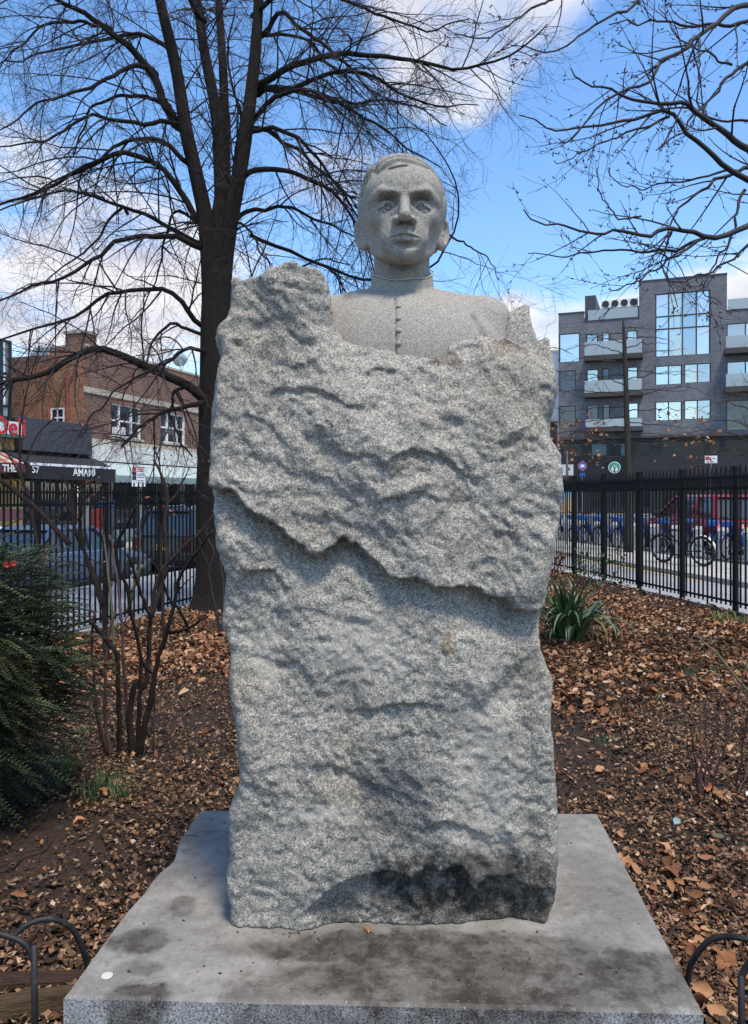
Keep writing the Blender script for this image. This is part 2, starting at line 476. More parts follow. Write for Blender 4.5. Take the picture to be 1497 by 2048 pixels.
def boulder():
    h = 0.0054
    x = np.arange(-.58, .66, h); y = np.arange(2.24, 3.02, h); z = np.arange(ZP - .03, 2.36, h)
    X, Z = np.meshgrid(x, z, indexing='ij')
    D = 2.36
    U = CX + X * FPX / D; V = HZ - (Z - CAM_H) * FPX / D
    jit = 7 * fbm(X * 14, Z * 14, 0, 3, 5) + 3.5 * fbm(X * 60, Z * 60, 0, 2, 6)
    # relief of the broken front, metres towards the viewer
    wx = X + .035 * fbm(X * 5, Z * 5, 0, 2, 61); wz = Z + .035 * fbm(X * 5, Z * 5, 3, 2, 62)
    e = .022 * fbm(X * 2.4, Z * 2.4, 1.3, 2, 11)
    amp = .30 + .18 * sig((1190 - V) / 40)
    e = e + .026 * tri_noise(wx / .23, wz / .26, 21, .5) + amp * (.0165 * tri_noise(wx / .085, wz / .062, 22, 1.1) ) + .0066 * (.42 + .58 * sig((1190 - V) / 40)) * tri_noise(wx / .038, wz / .026, 23, .2) + .0040 * tri_noise(wx / .017, wz / .014, 25, .7)
    e = e + .006 * tri_noise(wx / .24 + .3 * wz, wz / .050, 24, .12) * sig((1130 - V) / 50) * (.5 + .5 * sig((V - 730) / 20))
    e = e + .0016 * fbm(X * 48, Z * 52, 3, 2, 54)
    def step(poly, above, below, up, down, soft=3.5, u0=None, u1=None):
        s = np.interp(U, poly[:, 0], poly[:, 1]) + jit - V        # >0 above the line
        w = 1.0
        if u0 is not None: w = sig((U - u0) / 12) * sig((u1 - U) / 12)
        return w * (above * sig(s / soft) * np.exp(-np.maximum(s, 0) / up) - below * sig(-s / soft) * np.exp(-np.maximum(-s, 0) / down))
    e = e + step(LEDGE, .030, .058, 170, 48, 1.2)
    e = e - .030 * np.exp(-((U - 985) / 95) ** 2) * sig((V - 1200) / 8) * np.exp(-np.maximum(V - 1215, 0) / 60)
    e = e + step(FOOT, .010, .042, 90, 400, 1.8, 632, 1095)
    def arc(pts, a, b, up=50, down=40, soft=1.8):
        p = np.array(pts, float)
        return step(p, a * .6, b * .75, up, down * .7, soft, p[0, 0] + 8, p[-1, 0] - 8)
    e = e + arc([[700,1420],[750,1412],[800,1404],[840,1405],[870,1414]], .012, .020, 40, 26)
    e = e + arc([[840,1655],[880,1646],[925,1645],[965,1668],[985,1690]], .012, .016, 40, 50)
    e = e + arc([[535,772],[600,785],[650,792],[735,812]], .012, .014, 40, 40)
    e = e + arc([[670,897],[715,910],[760,922],[785,950]], .014, .016, 50, 40)
    e = e + arc([[760,930],[820,905],[880,915],[950,955]], .014, .018, 50, 50)
    e = e + arc([[735,1000],[790,995],[850,988],[900,1000]], .010, .012, 50, 45)
    e = e + arc([[470,850],[500,835],[540,850],[560,880]], .010, .014, 50, 60)
    e = e + arc([[725,745],[760,735],[800,742],[830,760]], .012, .016, 40, 40)
    e = e + arc([[470,1165],[500,1150],[550,1142],[575,1175]], .012, .022, 45, 110)
    e = e + arc([[600,1210],[650,1222],[690,1235]], .008, .010, 30, 30)
    e = e + arc([[520,1320],[600,1335],[640,1390]], .010, .012, 60, 60)
    e = e + arc([[760,1470],[820,1462],[870,1470]], .008, .010, 30, 30)
    e = e + arc([[620,1530],[690,1545],[760,1580]], .010, .012, 60, 60)
    # slanted facet on the right, vertical flutes on the left
    fl = np.interp(V, [1290, 1330, 1420, 1560], [1075, 1040, 945, 925])
    e = e - .026 * sig((U - fl) / 10) * sig((V - 1310) / 14) * np.exp(-np.maximum(V - 1400, 0) / 130)
    fl2 = np.interp(V, [1120, 1250, 1400, 1550], [540, 566, 590, 600]) + 6 * fbm(Z * 8, 1.1, 0, 2, 3)
    e = e - .022 * sig((fl2 - U) / 12) * sig((V - 1170) / 25) * sig((1560 - V) / 30)
    # fine vertical streaks below the ledge
    e = e + .006 * tri_noise(wx / .05, wz / .30, 26, .06) * sig((V - 1210) / 25)
    e = e - .030 * np.exp(-((U - 1095) / 22) ** 2 - ((V - 836) / 26) ** 2)
    e = e - .022 * np.exp(-((U - 1050) / 45) ** 2 - ((V - 690) / 20) ** 2)
    # the face leans back towards the carved chest
    lean = .11 * np.clip((Z - 1.80) / .32, 0, 1) ** 1.6 + .015 * (1 - np.clip((Z - ZP) / .5, 0, 1))
    lean = np.where(U < 690, lean * np.clip((U - 600) / 90, .25, 1), lean)
    yf = 2.345 + lean - e
    Zc = z[None, :]
    v1 = HZ - (z - CAM_H) * FPX / 2.52
    xl = (np.interp(v1, LX[:, 0], LX[:, 1]) - CX) * 2.52 / FPX
    xr = (np.interp(v1, RX[:, 0], RX[:, 1]) - CX) * np.interp(v1, [600, 700], [2.74, 2.55]) / FPX
    X3 = x[:, None, None].astype(np.float32); Y3 = y[None, :, None].astype(np.float32); Z3 = z[None, None, :].astype(np.float32)
    YY, ZZ = np.meshgrid(y, z, indexing='ij')
    sideL = (.016 * (tri_noise(YY / .14, ZZ / .20, 71, .4) + 1) + .004 * tri_noise(YY / .05, ZZ / .05, 72))[None].astype(np.float32)
    sideR = (.016 * (tri_noise(YY / .14, ZZ / .20, 73, .4) + 1) + .004 * tri_noise(YY / .05, ZZ / .05, 74))[None].astype(np.float32)
    yy = (Y3 - 2.54) / .30
    bulge = .05 * np.clip(np.abs(yy), 0, 2) ** 2
    fL = xl[None, None, :].astype(np.float32) + bulge + sideL - .006 - X3
    fR = X3 - (xr[None, None, :].astype(np.float32) - bulge - sideR + .002)
    fF = yf[:, None, :].astype(np.float32) - Y3
    fB = Y3 - (2.88 + .02 * fbm(X * 4, Z * 4, 2, 3, 91))[:, None, :].astype(np.float32)
    rimz = CAM_H + (HZ - np.interp(CX + x * FPX / 2.44, RIM[:, 0], RIM[:, 1])) / FPX * 2.44
    rimz = rimz + .012 * fbm(x * 18, 0, 0, 3, 97)
    back = 2.02 + .25 * sig((CX - 130 - (CX + x * FPX / 2.6)) / 15) + .0
    rightlump = (CAM_H + (HZ - np.interp(CX + x * FPX / 2.76, [985, 1008, 1030, 1052, 1062, 1085, 1110], [715, 632, 622, 620, 626, 640, 660])) / FPX * 2.76)
    ty = y[None, :]
    top = np.where(ty < 2.53, rimz[:, None], 0) + 0.0
    wgt = np.clip((ty - 2.44) / .08, 0, 1)
    inner = np.minimum(rimz[:, None], 2.0)
    lm = sig((-.155 - x) / .006)[:, None]
    top = rimz[:, None] * (1 - wgt) + (inner * (1 - lm) + rimz[:, None] * lm) * wgt
    wr = sig((ty - 2.62) / .012) * sig((x - .40) / .006)[:, None]
    top = np.maximum(top, rightlump[:, None] * wr + top * (1 - wr))
    XX_, YY_ = np.meshgrid(x, y, indexing='ij')
    top = top + .012 * tri_noise(XX_ / .07, YY_ / .07, 101, .3) + .005 * tri_noise(XX_ / .025, YY_ / .025, 102)
    fT = Z3 - top[:, :, None].astype(np.float32)
    d = smax(fL, fF, .035); d = smax(d, smax(fR, fF, .03), .005)
    d = np.maximum(d, fB); d = smax(d, fT, .012); d = np.maximum(d, ZP + .002 - Z3)
    v, q = surface_nets(d, (x[0], y[0], z[0]), h)
    # broken-grain roughness along the normal
    me = mesh_np('boulder', v, q, False)
    nrm = np.zeros(len(v) * 3); me.vertices.foreach_get('normal', nrm); nrm = nrm.reshape(-1, 3)
    a = .0017 * fbm(v[:, 0] * 55, v[:, 1] * 55, v[:, 2] * 62, 3, 7, .65)
    v2 = v + nrm * a[:, None]
    v2[:, 2] = np.maximum(v2[:, 2], ZP + .001)
    me.vertices.foreach_set('co', v2.astype(np.float32).ravel()); me.update()
    return me

# ---- bust (head in life-size units: x right, y back, z up from under the chin)
HS = 1.83
HX, HY, HZ0 = .0985, 2.665, 2.342
def el(x, y, z, c, r):
    dx, dy, dz = (x - c[0]) / r[0], (y - c[1]) / r[1], (z - c[2]) / r[2]
    k = np.sqrt(dx*dx + dy*dy + dz*dz)
    return (k - 1) * min(r)
def caps(x, y, z, a, b, ra, rb):
    a = np.array(a, np.float32); b = np.array(b, np.float32); ab = b - a
    t = np.clip(((x-a[0])*ab[0] + (y-a[1])*ab[1] + (z-a[2])*ab[2]) / float(ab @ ab), 0, 1)
    return np.sqrt((x-a[0]-ab[0]*t)**2 + (y-a[1]-ab[1]*t)**2 + (z-a[2]-ab[2]*t)**2) - (ra + (rb - ra) * t)

def head_field(x, y, z):
    ax = np.abs(x)
    skull = el(x, y, z, (0, .016, .130), (.0805, .098, .078))
    face = el(x, y, z, (0, -.022, .101), (.0635, .074, .090))
    d = smin(skull, face, .03)
    jaw = el(x, y, z, (0, -.032, .046), (.0495, .058, .052))
    d = smin(d, jaw, .025)
    d = smin(d, el(ax, y, z, (.043, -.002, .043), (.0145, .034, .034)), .02)      # jaw angle
    d = smin(d, el(x, y, z, (0, -.082, .015), (.019, .015, .015)), .016)          # chin
    d = smin(d, el(ax, y, z, (.045, -.062, .078), (.017, .020, .014)), .020)
    d = smax(d, -el(ax, y, z, (.062, -.068, .048), (.017, .030, .024)), .022)    # hollow cheek      # cheekbone
    d = smin(d, el(x, y, z, (0, -.081, .045), (.037, .0130, .021)), .018)          # muzzle
    d = smin(d, el(x, y, z, (0, -.064, .136), (.056, .032, .036)), .03)           # forehead
    d = smax(d, (-.006 + .28 * (y + .092) + 5.5 * x * x) - z, .009)                               # underside of the jaw
    # brow ridge
    d = smin(d, caps(ax, y, z, (.011, -.0990, .1170), (.040, -.0945, .1230), .0060, .0056), .007)
    d = smin(d, caps(ax, y, z, (.040, -.0935, .1225), (.057, -.068, .112), .0060, .0055), .009)
    # eye sockets
    sock = el(ax, y, z, (.0300, -.1100, .1050), (.0245, .0345, .0135))
    sock = smin(sock, el(ax, y, z, (.0375, -.1005, .0975), (.0185, .0235, .0125)), .005)
    d = smax(d, -sock, .004)
    # eyeballs, lids
    eye = el(ax, y, z, (.0295, -.0765, .0960), (.0165, .0145, .0130))
    d = smin(d, eye, .002)
    r = np.sqrt(((ax-.0295)/1.12)**2 + (y+.0765)**2 + (z-.0960)**2)
    lid = np.maximum(np.abs(r - .0158) - .0017, np.maximum(.0978 - .28 * ((ax - .0295) / .014) ** 2 * .012 - z, y + .072))
    lid = np.maximum(lid, z - .1085)
    d = smin(d, lid, .0015)
    low = np.maximum(np.abs(r - .0150) - .0014, np.maximum(z - (.0895 + .22 * ((ax - .0295) / .014) ** 2 * .012), y + .074))
    low = np.maximum(low, .0855 - z)
    d = smin(d, low, .0015)
    iris = np.abs(np.sqrt((ax-.0290)**2 + (z-.0957)**2) - .0056) - .0010
    d = np.maximum(d, -np.maximum(iris, np.maximum(y + .0875, -.0965 - y)))
    d = smax(d, -el(ax, y, z, (.0290, -.0925, .0965), (.0022, .0030, .0022)), .001)
    # nose
    d = smin(d, caps(x, y, z, (0, -.094, .114), (0, -.1175, .0720), .0058, .0105), .008)
    d = smin(d, el(ax, y, z, (.0135, -.1010, .0690), (.0082, .0125, .0078)), .005)
    d = smax(d, -el(ax, y, z, (.0070, -.1045, .0605), (.0038, .0062, .0045)), .002)
    # lips
    up = smin(caps(ax, y, z, (.0045, -.1024, .0468), (.0265, -.0915, .0410), .0060, .0024), el(x, y, z, (0, -.0998, .0450), (.008, .006, .0040)), .004)
    lo = caps(ax, y, z, (.0, -.0992, .0352), (.0225, -.0915, .0386), .0066, .0028)
    d = smin(d, up, .0035); d = smin(d, lo, .004)
    d = smax(d, -caps(ax, y, z, (0, -.1075, .0413), (.0275, -.0950, .0398), .0024, .0018), .001)
    d = smax(d, -el(x, y, z, (0, -.1015, .0265), (.023, .0115, .0055)), .005)
    d = smax(d, -caps(x, y, z, (0, -.1025, .062), (0, -.1030, .050), .0022, .0026), .004)
    # ears
    ex = ax - .0795 - .42 * (y - .02); ey = y - .020 - .18 * (z - .083); ez = z - .083
    ear = el(ex, ey, ez, (0, 0, .006), (.0085, .0225, .031))
    ear = smin(ear, el(ex, ey, ez, (-.004, -.008, -.020), (.0075, .0115, .011)), .008)
    ear = smax(ear, -el(ex, ey, ez, (.0085, -.005, .003), (.0120, .0130, .0220)), .002)
    ear = smin(ear, el(ex, ey, ez, (.001, -.013, -.002), (.005, .005, .007)), .003)
    d = smin(d, el(ax, y, z, (.0625, .030, .074), (.010, .018, .022)), .008)
    d = smin(d, ear, .0035)
    # neck
    d = smin(d, caps(x, y, z, (0, .036, .05), (0, .025, -.10), .0535, .0535), .006)
    d = smin(d, el(x, y, z, (0, -.026, -.012), (.010, .010, .014)), .014)
    # hair: a shell over the skull with a swept fringe
    shell = smin(el(x, y, z, (0, .018, .132), (.0850, .104, .0825)), el(x, y, z, (-.010, -.050, .166), (.050, .040, .033)), .03)
    line = np.interp(x, [-.09, -.064, -.052, -.030, 0, .03, .048, .062, .09], [.140, .146, .157, .163, .168, .172, .171, .160, .13]).astype(np.float32)
    front = line - z
    side = (-.036 + .35 * (z - .10) - .0) - y
    side = side + .018 * sig((.075 - z) / .004)
    cut = smin(front, side, .008)
    cut = np.maximum(cut, (.060 - z) + .0 * y)
    behind = (.030 - z) * 1.0
    cut = np.where(y > .045, np.minimum(cut, behind), cut)
    part = .0060 * np.exp(-((x + .052 - .12 * (y + .06)) / .0045) ** 2) * (z > .145)
    ang = np.arctan2(z - .10, x + .12)
    strand = .0024 * np.sin(30 * ang + 300 * (y + .35 * z) + 2.5 * np.sin(40 * x)) * sig((z - .158) / .006)
    strand = strand + .0008 * np.sin(900 * (y + .25 * z)) * sig((.165 - z) / .01)
    hair = smax(shell + part + strand, cut, .003)
    for k in range(5):
        a0 = (-.052 + .006 * k, -.068 + .011 * k, .1545 + .0100 * k); a1 = (-.012 + .004 * k, -.083 + .016 * k, .1700 + .0085 * k); a2 = (.030, -.074 + .017 * k, .1745 + .0082 * k); a3 = (.058, -.050 + .016 * k, .1640 + .0095 * k)
        lock = smin(caps(x, y, z, a0, a1, .0050, .0085), caps(x, y, z, a1, a2, .0085, .0078), .003)
        lock = smin(lock, caps(x, y, z, a2, a3, .0078, .0045), .003)
        hair = smin(hair, lock, .0022)
    return smin(d, hair, .0015)

def bust():
    # head and neck
    # coarse pass, then a fine pass only in the band round the surface
    h = .0021; cf = 4
    nx, ny, nz = 184, 228, 284
    org = np.array((-.19, -.235, -.135))
    xc, yc, zc = (org[k] + h * (np.arange(0, n_, cf) + (cf - 1) / 2) for k, n_ in enumerate((nx, ny, nz)))
    g = head_field(xc[:, None, None] / HS, yc[None, :, None] / HS, zc[None, None, :] / HS) * HS
    f = np.repeat(np.repeat(np.repeat(g, cf, 0), cf, 1), cf, 2).astype(np.float32)
    I, J, K = np.nonzero(np.abs(f) < h * cf * 2.6)
    f[I, J, K] = head_field((org[0] + h * I) / HS, (org[1] + h * J) / HS, (org[2] + h * K) / HS) * HS
    v, q = surface_nets(f, org, h)
    v = v + np.array((HX, HY, HZ0))
    # chest, shoulders and stand-up collar
    h2 = .0052
    X = np.arange(-.42, .54, h2, dtype=np.float32)[:, None, None]; Y = np.arange(2.37, 3.0, h2, dtype=np.float32)[None, :, None]; Z = np.arange(1.93, 2.44, h2, dtype=np.float32)[None, None, :]
    cx = HX
    t = el(X, Y, Z, (cx - .005, 2.70, 2.02), (.375, .262, .275))
    t = smin(t, caps(X, Y, Z, (cx + .05, 2.735, 2.218), (cx + .285, 2.735, 2.190), .095, .092), .06)
    t = smin(t, caps(X, Y, Z, (cx - .05, 2.735, 2.218), (cx - .285, 2.735, 2.190), .095, .092), .06)
    t = smin(t, caps(X, Y, Z, (cx + .300, 2.725, 2.185), (cx + .335, 2.70, 1.95), .084, .088), .04)
    t = smin(t, caps(X, Y, Z, (cx - .300, 2.725, 2.185), (cx - .335, 2.70, 1.95), .084, .088), .04)
    # fold between arm and chest
    t = smax(t, -caps(X, Y, Z, (cx + .24, 2.575, 2.17), (cx + .285, 2.53, 2.02), .010, .014), .03)
    # placket seam
    seam = np.maximum(np.maximum(np.abs(X - (cx - .030)) - .0042, Y - 2.72), Z - 2.235)
    t = np.where((seam < 0), t + .008 * np.ones_like(t), t)
    rr = np.sqrt((X - cx) ** 2 + ((Y - 2.709) / 1.02) ** 2)
    ctop = 2.362 + .52 * (Y - 2.709)
    col = np.maximum(np.maximum(rr - (.1085 + .12 * (2.32 - Z)), .085 - rr), np.maximum(Z - ctop, 2.14 - Z))
    t = smin(t, col - .002, .010)
    v2, q2 = surface_nets(t.astype(np.float32), (float(X[0, 0, 0]), float(Y[0, 0, 0]), float(Z[0, 0, 0])), h2)
    vv = np.vstack([v, v2]); qq = np.vstack([q, q2 + len(v)])
    return mesh_np('bust', vv, qq, True)

monument = empty('granite_monument', (0, 0, 0), 0, 'rough grey granite boulder topped by the carved bust of a man', 'monument')
link('boulder', boulder(), G_ROUGH, monument)['label'] = 'rough-hewn grey granite block with a jagged ledge across its front'
link('bust', bust(), G_CUT, monument)['label'] = 'smooth carved bust of a short-haired man with stand-up collar'
BT = MB().lathe([(.0005, -.006), (.006, -.006), (.0085, -.003), (.0085, .002), (.006, .006), (.002, .0075), (.0005, .008)], 12, axis='y').mesh('button', True)

from mathutils.bvhtree import BVHTree
bust_me = bpy.data.meshes['bust']
_bv = BVHTree.FromPolygons([v.co for v in bust_me.vertices], [tuple(p.vertices) for p in bust_me.polygons])
for (bx, by) in ((797, 613), (797, 637), (797, 661), (797, 687)):
    o = Vector((0, 0, CAM_H)); d = (Vector(P(bx, by, 1.0)) - o).normalized()
    hit = _bv.ray_cast(o, d)
    if hit[0] is None: continue
    b = link('button', BT, G_CUT, monument, hit[0])
    b.rotation_euler = hit[1].to_track_quat('-Y', 'Z').to_euler()
# thin yellow cord hung round the stone neck
pts = []
for k in range(41):
    a = 2 * math.pi * k / 40
    pts.append((HX + .1085 * math.sin(a), 2.709 - .1165 * math.cos(a), 2.366 - .057 * math.cos(a) + .0025 * math.sin(5 * a)))
cord_m = plain('yellow_cord', (.50, .46, .24), .7)
tag(MB().tube(pts, .0017, 6, False).build('neck_cord', cord_m, None, True), 'thin yellow cord tied round the neck of the stone bust', 'cord')
# ================================================================ layout of the place
UL = np.array((.3256, .9455)); NL = np.array((.9455, -.3256))      # left street: direction, normal towards the garden
CL = -6.95                                                        # left fence line: NL . p = CL
UR = np.array((-.18, .984)); NR = np.array((.984, .18)); CR = 6.76  # right fence line: NR . p = CR
AZL, AZR = math.atan2(UL[1], UL[0]), math.atan2(UR[1], UR[0])
Z_LWALK, Z_LROAD, Z_LFAR = -.30, -.52, -.39
Z_RPATH, Z_RWALK, Z_RROAD = -.04, .06, -.10

def gz(x, y):
    t = np.clip((x * NL[0] + y * NL[1] - CL) / 4.5, 0, 1)
    t = 1 - t * t * (3 - 2 * t)
    return -.22 * t + .018 * vnoise(np.asarray(x) * 1.7, np.asarray(y) * 1.7, 0, 3) + .009 * vnoise(np.asarray(x) * 6, np.asarray(y) * 6, 0, 4)

def left_pt(off, t, z=0.0):      # off metres outwards from the left fence, t along it (t=0 beside the camera)
    p = NL * (CL - off) + UL * t
    return (p[0], p[1], z)
def right_pt(off, t, z=0.0):
    p = NR * (CR + off) + UR * t
    return (p[0], p[1], z)

def strip(name, side, o0, o1, t0, t1, ztop, zbot, mat, seg=1):
    fn = left_pt if side == 'L' else right_pt
    mb = MB()
    v = [fn(o, t, z) for z in (zbot, ztop) for (o, t) in ((o0, t0), (o1, t0), (o1, t1), (o0, t1))]
    mb.add(v, [(0,1,2,3), (4,5,6,7), (0,1,5,4), (1,2,6,5), (2,3,7,6), (3,0,4,7)])
    return tag(mb.build(name, mat), kind='structure')

# ---- paving materials
def concrete(name, c, joint=1.5, rz=0.0):
    m = Mat(name, .88, spec=.3)
    n = m.noise(1.1, 6, .65); g = m.noise(60, 3, .6)
    col = m.mix(m.rng(n, .35, .7), tuple(x * .78 for x in c), tuple(x * 1.12 for x in c))
    col = m.mix(m.rng(g, .3, .75, 0, .35), col, m.mix(1.0, col, (.7, .7, .7), 'MULTIPLY'))
    mp = m.n('ShaderNodeMapping'); mp.inputs['Rotation'].default_value = (0, 0, -rz); m.l(m.co(), mp.inputs[0])
    br = m.n('ShaderNodeTexBrick'); br.offset = 0.0
    br.inputs['Scale'].default_value = 1 / joint; br.inputs['Mortar Size'].default_value = .006
    br.inputs['Brick Width'].default_value = 1.0; br.inputs['Row Height'].default_value = 1.0
    m.l(mp.outputs[0], br.inputs['Vector'])
    col = m.mix(br.outputs['Fac'], col, m.mix(1.0, col, (.45, .45, .45), 'MULTIPLY'))
    m.color(col); m.bump(g, .2, .004)
    return m.m
def asphalt(name, c):
    m = Mat(name, .9, spec=.3)
    n = m.noise(.7, 6, .65); g = m.noise(90, 3, .7)
    col = m.mix(m.rng(n, .3, .75), tuple(x * .8 for x in c), tuple(x * 1.2 for x in c))
    col = m.mix(m.rng(g, .4, .7, 0, .4), col, tuple(min(1, x * 1.6) for x in c))
    m.color(col); m.bump(g, .35, .006)
    return m.m
M_WALK = concrete('pavement_concrete', (.33, .325, .315), 1.5, AZL)
M_PALE = concrete('pavement_pale', (.40, .375, .335), 1.6, AZR)
M_ROAD = asphalt('asphalt', (.075, .075, .078))
M_PATH = asphalt('path_asphalt', (.25, .25, .25))

mb = MB().add([(-900, -400, -.75), (900, -400, -.75), (900, 1600, -.75), (-900, 1600, -.75)], [(0, 1, 2, 3)])
tag(mb.build('ground', M_ROAD), kind='structure')
strip('pavement', 'L', .02, 4.0, -6, 60, Z_LWALK, -.8, M_WALK)
strip('road', 'L', 4.004, 11.6, -6, 60, Z_LROAD, -.8, M_ROAD)
strip('pavement', 'L', 11.604, 14.8, -6, 60, Z_LFAR, -.8, M_WALK)
strip('path', 'R', .02, 2.1, -8, 60, Z_RPATH, -.8, M_PATH)
strip('pavement', 'R', 2.104, 4.3, -8, 60, Z_RWALK, -.8, M_PALE)
strip('road', 'R', 4.304, 30, -8, 56, Z_RROAD, -.8, M_ROAD)
M_YEL = plain('road_paint_yellow', (.55, .40, .10), .8, var=.35, scale=14)
mb = MB().box((0, 0, 0), (.10, 5.2, .004))
link('painted_line', mb.mesh('painted_line'), M_YEL, None, right_pt(1.92, 13.2, Z_RPATH + .004), (0, 0, AZR - math.pi / 2))
tag(bpy.data.objects['painted_line'], kind='structure')

# ---- garden soil between the two fences
def soil_mat():
    m = Mat('garden_soil', .95, spec=.2)
    n = m.noise(2.2, 6, .7); g = m.noise(45, 5, .7)
    col = m.ramp(g, [(.25, (.014, .010, .007)), (.5, (.042, .027, .018)), (.75, (.095, .060, .038))])
    col = m.mix(m.rng(n, .45, .65, 0, .35), col, (.07, .043, .026))
    m.color(col); m.bump(g, .9, .03)
    return m.m
xs = np.arange(-9.2, 8.4, .09); ys = np.arange(-3, 25.6, .09)
GX, GY = np.meshgrid(xs, ys, indexing='ij')
inL = GX * NL[0] + GY * NL[1] - CL; inR = CR - (GX * NR[0] + GY * NR[1])
# rows are squeezed between the two fence lines so that the sheet ends exactly at them
w = (GX - xs[0]) / (xs[-1] - xs[0])
xl = (CL - GY * NL[1]) / NL[0] - .06; xr = (CR - GY * NR[1]) / NR[0] + .06
GX2 = xl + (xr - xl) * w
GZ = gz(GX2, GY) + .012 * fbm(GX2 * 9, GY * 9, 0, 2, 6)
n0, n1 = GX.shape
ii = np.arange(n0 * n1).reshape(n0, n1)
F = np.stack([ii[:-1, :-1], ii[1:, :-1], ii[1:, 1:], ii[:-1, 1:]], -1).reshape(-1, 4)
tag(link('garden_soil', mesh_np('garden_soil', np.stack([GX2, GY, GZ], -1).reshape(-1, 3), F, True), soil_mat()), kind='structure')
# concrete edging under the fences
strip('kerb_edging', 'L', -.10, .02, -6, 27, -.185, -.8, M_WALK)
strip('kerb_edging', 'R', -.05, .05, -8, 24, .012, -.8, M_WALK)

# ---- plinth
PL = [(-.826, 2.048), (.851, 1.985), (.936, 3.225), (-.737, 3.26)]
def plinth():
    rnd = random.Random(4)
    out = []
    for i in range(4):
        a, b = np.array(PL[i]), np.array(PL[(i + 1) % 4])
        nrm = np.array((b[1] - a[1], -(b[0] - a[0]))); nrm /= np.linalg.norm(nrm)
        for k in range(36):
            t = k / 36
            q = a + (b - a) * t - nrm * abs(rnd.gauss(0, .0012))
            if i == 3:                         # long chip along the left edge
                q = q - nrm * .034 * math.exp(-((t - .36) / .09) ** 2) - nrm * .012 * math.exp(-((t - .55) / .07) ** 2)
            out.append(q)
    out = np.array(out); c = out.mean(0); n = len(out)
    ins = out + (c - out) / np.linalg.norm(c - out, axis=1, keepdims=True) * .009
    v = [(*p, -.1) for p in out] + [(*p, ZP - .008) for p in out] + [(*p, ZP) for p in ins]
    f = []
    for k in range(n):
        j = (k + 1) % n
        f += [(k, j, n + j, n + k), (n + k, n + j, 2*n + j, 2*n + k)]
    f.append([2*n + k for k in range(n)])
    return MB().add(v, f)
def plinth_mat():
    m = Mat('plinth_stone', .8, spec=.22)
    n = m.noise(3.2, 6, .65); f = m.noise(26, 5, .7); g = m.noise(190, 2, .6)
    col = m.mix(m.rng(n, .35, .68), (.165, .152, .132), (.275, .256, .224))
    col = m.mix(m.rng(f, .42, .72, 0, .6), col, m.mix(1.0, col, (.66, .65, .64), 'MULTIPLY'))
    col = m.mix(m.rng(f, .30, .42, .35, 0), col, (.33, .325, .31))
    nz = m.n('ShaderNodeNewGeometry'); up = m.xyz(nz.outputs['Normal'])[2]
    side = m.rng(up, .3, .7, 1, 0)
    speck = m.ramp(g, [(.36, (.07, .07, .07)), (.5, (.26, .26, .255)), (.66, (.45, .45, .44))])
    col = m.mix(m.math('MULTIPLY', side, .85), col, speck)
    col = m.mix(m.rng(m.voro(95, 'Distance'), .04, .09, .22, 0), col, (.14, .135, .13))
    wet = None
    for ctr, rad, k, wp in (((.30, 2.11, .25), (.50, .115, .3), .80, .22), ((.12, 2.27, .25), (.46, .075, .3), .80, .14), ((.62, 2.15, .25), (.30, .115, .3), .78, .2), ((.35, 2.03, .25), (.55, .05, .3), .6, .2), ((-.70, 2.31, .25), (.07, .055, .3), .72, .10),
                       ((-.63, 2.055, .25), (.075, .05, .3), .80, .10), ((-.62, 2.50, .25), (.035, .05, .3), .5, .08), ((-.66, 2.18, .25), (.06, .03, .3), .4, .08),
                       ((-.25, 2.06, .25), (.14, .045, .3), .55, .12), ((-.52, 2.95, .25), (.07, .12, .3), .28, .12), ((.70, 2.10, .25), (.2, .10, .3), .55, .2)):
        w = m.math('MULTIPLY', m.ell(ctr, tuple(q * 1.15 for q in rad), wp, 9, .20), min(1, k * 1.2))
        wet = w if wet is None else m.math('MAXIMUM', wet, w)
    wet = m.math('MULTIPLY', wet, m.rng(m.noise(15, 6, .72), .38, .62, .55, 1.0))
    mott = m.noise(11, 7, .7)
    col = m.mix(m.rng(mott, .52, .70, 0, .5), col, m.mix(1.0, col, (.50, .46, .42), 'MULTIPLY'))
    col = m.mix(wet, col, m.mix(1.0, col, (.22, .19, .165), 'MULTIPLY'))
    spots = m.noise(38, 4, .65)
    col = m.mix(m.rng(spots, .60, .68, 0, .55), col, m.mix(1.0, col, (.42, .39, .36), 'MULTIPLY'))
    col = m.mix(m.rng(m.noise(120, 3, .6), .62, .70, 0, .5), col, (.42, .41, .38))
    m.color(col); m.rough(m.rng(wet, 0, .8, .85, .6))
    m.bump(f, .2, .005); m.bump(g, .25, .002)
    return m.m
plinth_o = empty('stone_plinth', (.06, 2.62, 0), 0, 'flat grey stone slab stained dark, under the granite boulder', 'plinth')
me = plinth().mesh('slab')
o = link('slab', me, plinth_mat(), plinth_o, (-.06, -2.62, 0))
# hairline crack at the back left corner
cr_pts = [P(px, py, 1.33 * FPX / (py - HZ)) for px, py in ((362, 1672), (385, 1671), (396, 1673), (412, 1664), (430, 1664), (446, 1663))]
v = []; f = []
for k, p in enumerate(cr_pts):
    wd = .0032 * (1 - k / 6)
    v += [(p[0], p[1] - wd, ZP + .0012), (p[0] + .002, p[1] + wd, ZP + .0012)]
for k in range(5): f.append((2*k, 2*k+2, 2*k+3, 2*k+1))
cr_o = link('crack', mesh_np('crack', v, f), plain('crack_dark', (.035, .033, .03), .9), plinth_o, (-.06, -2.62, 0))
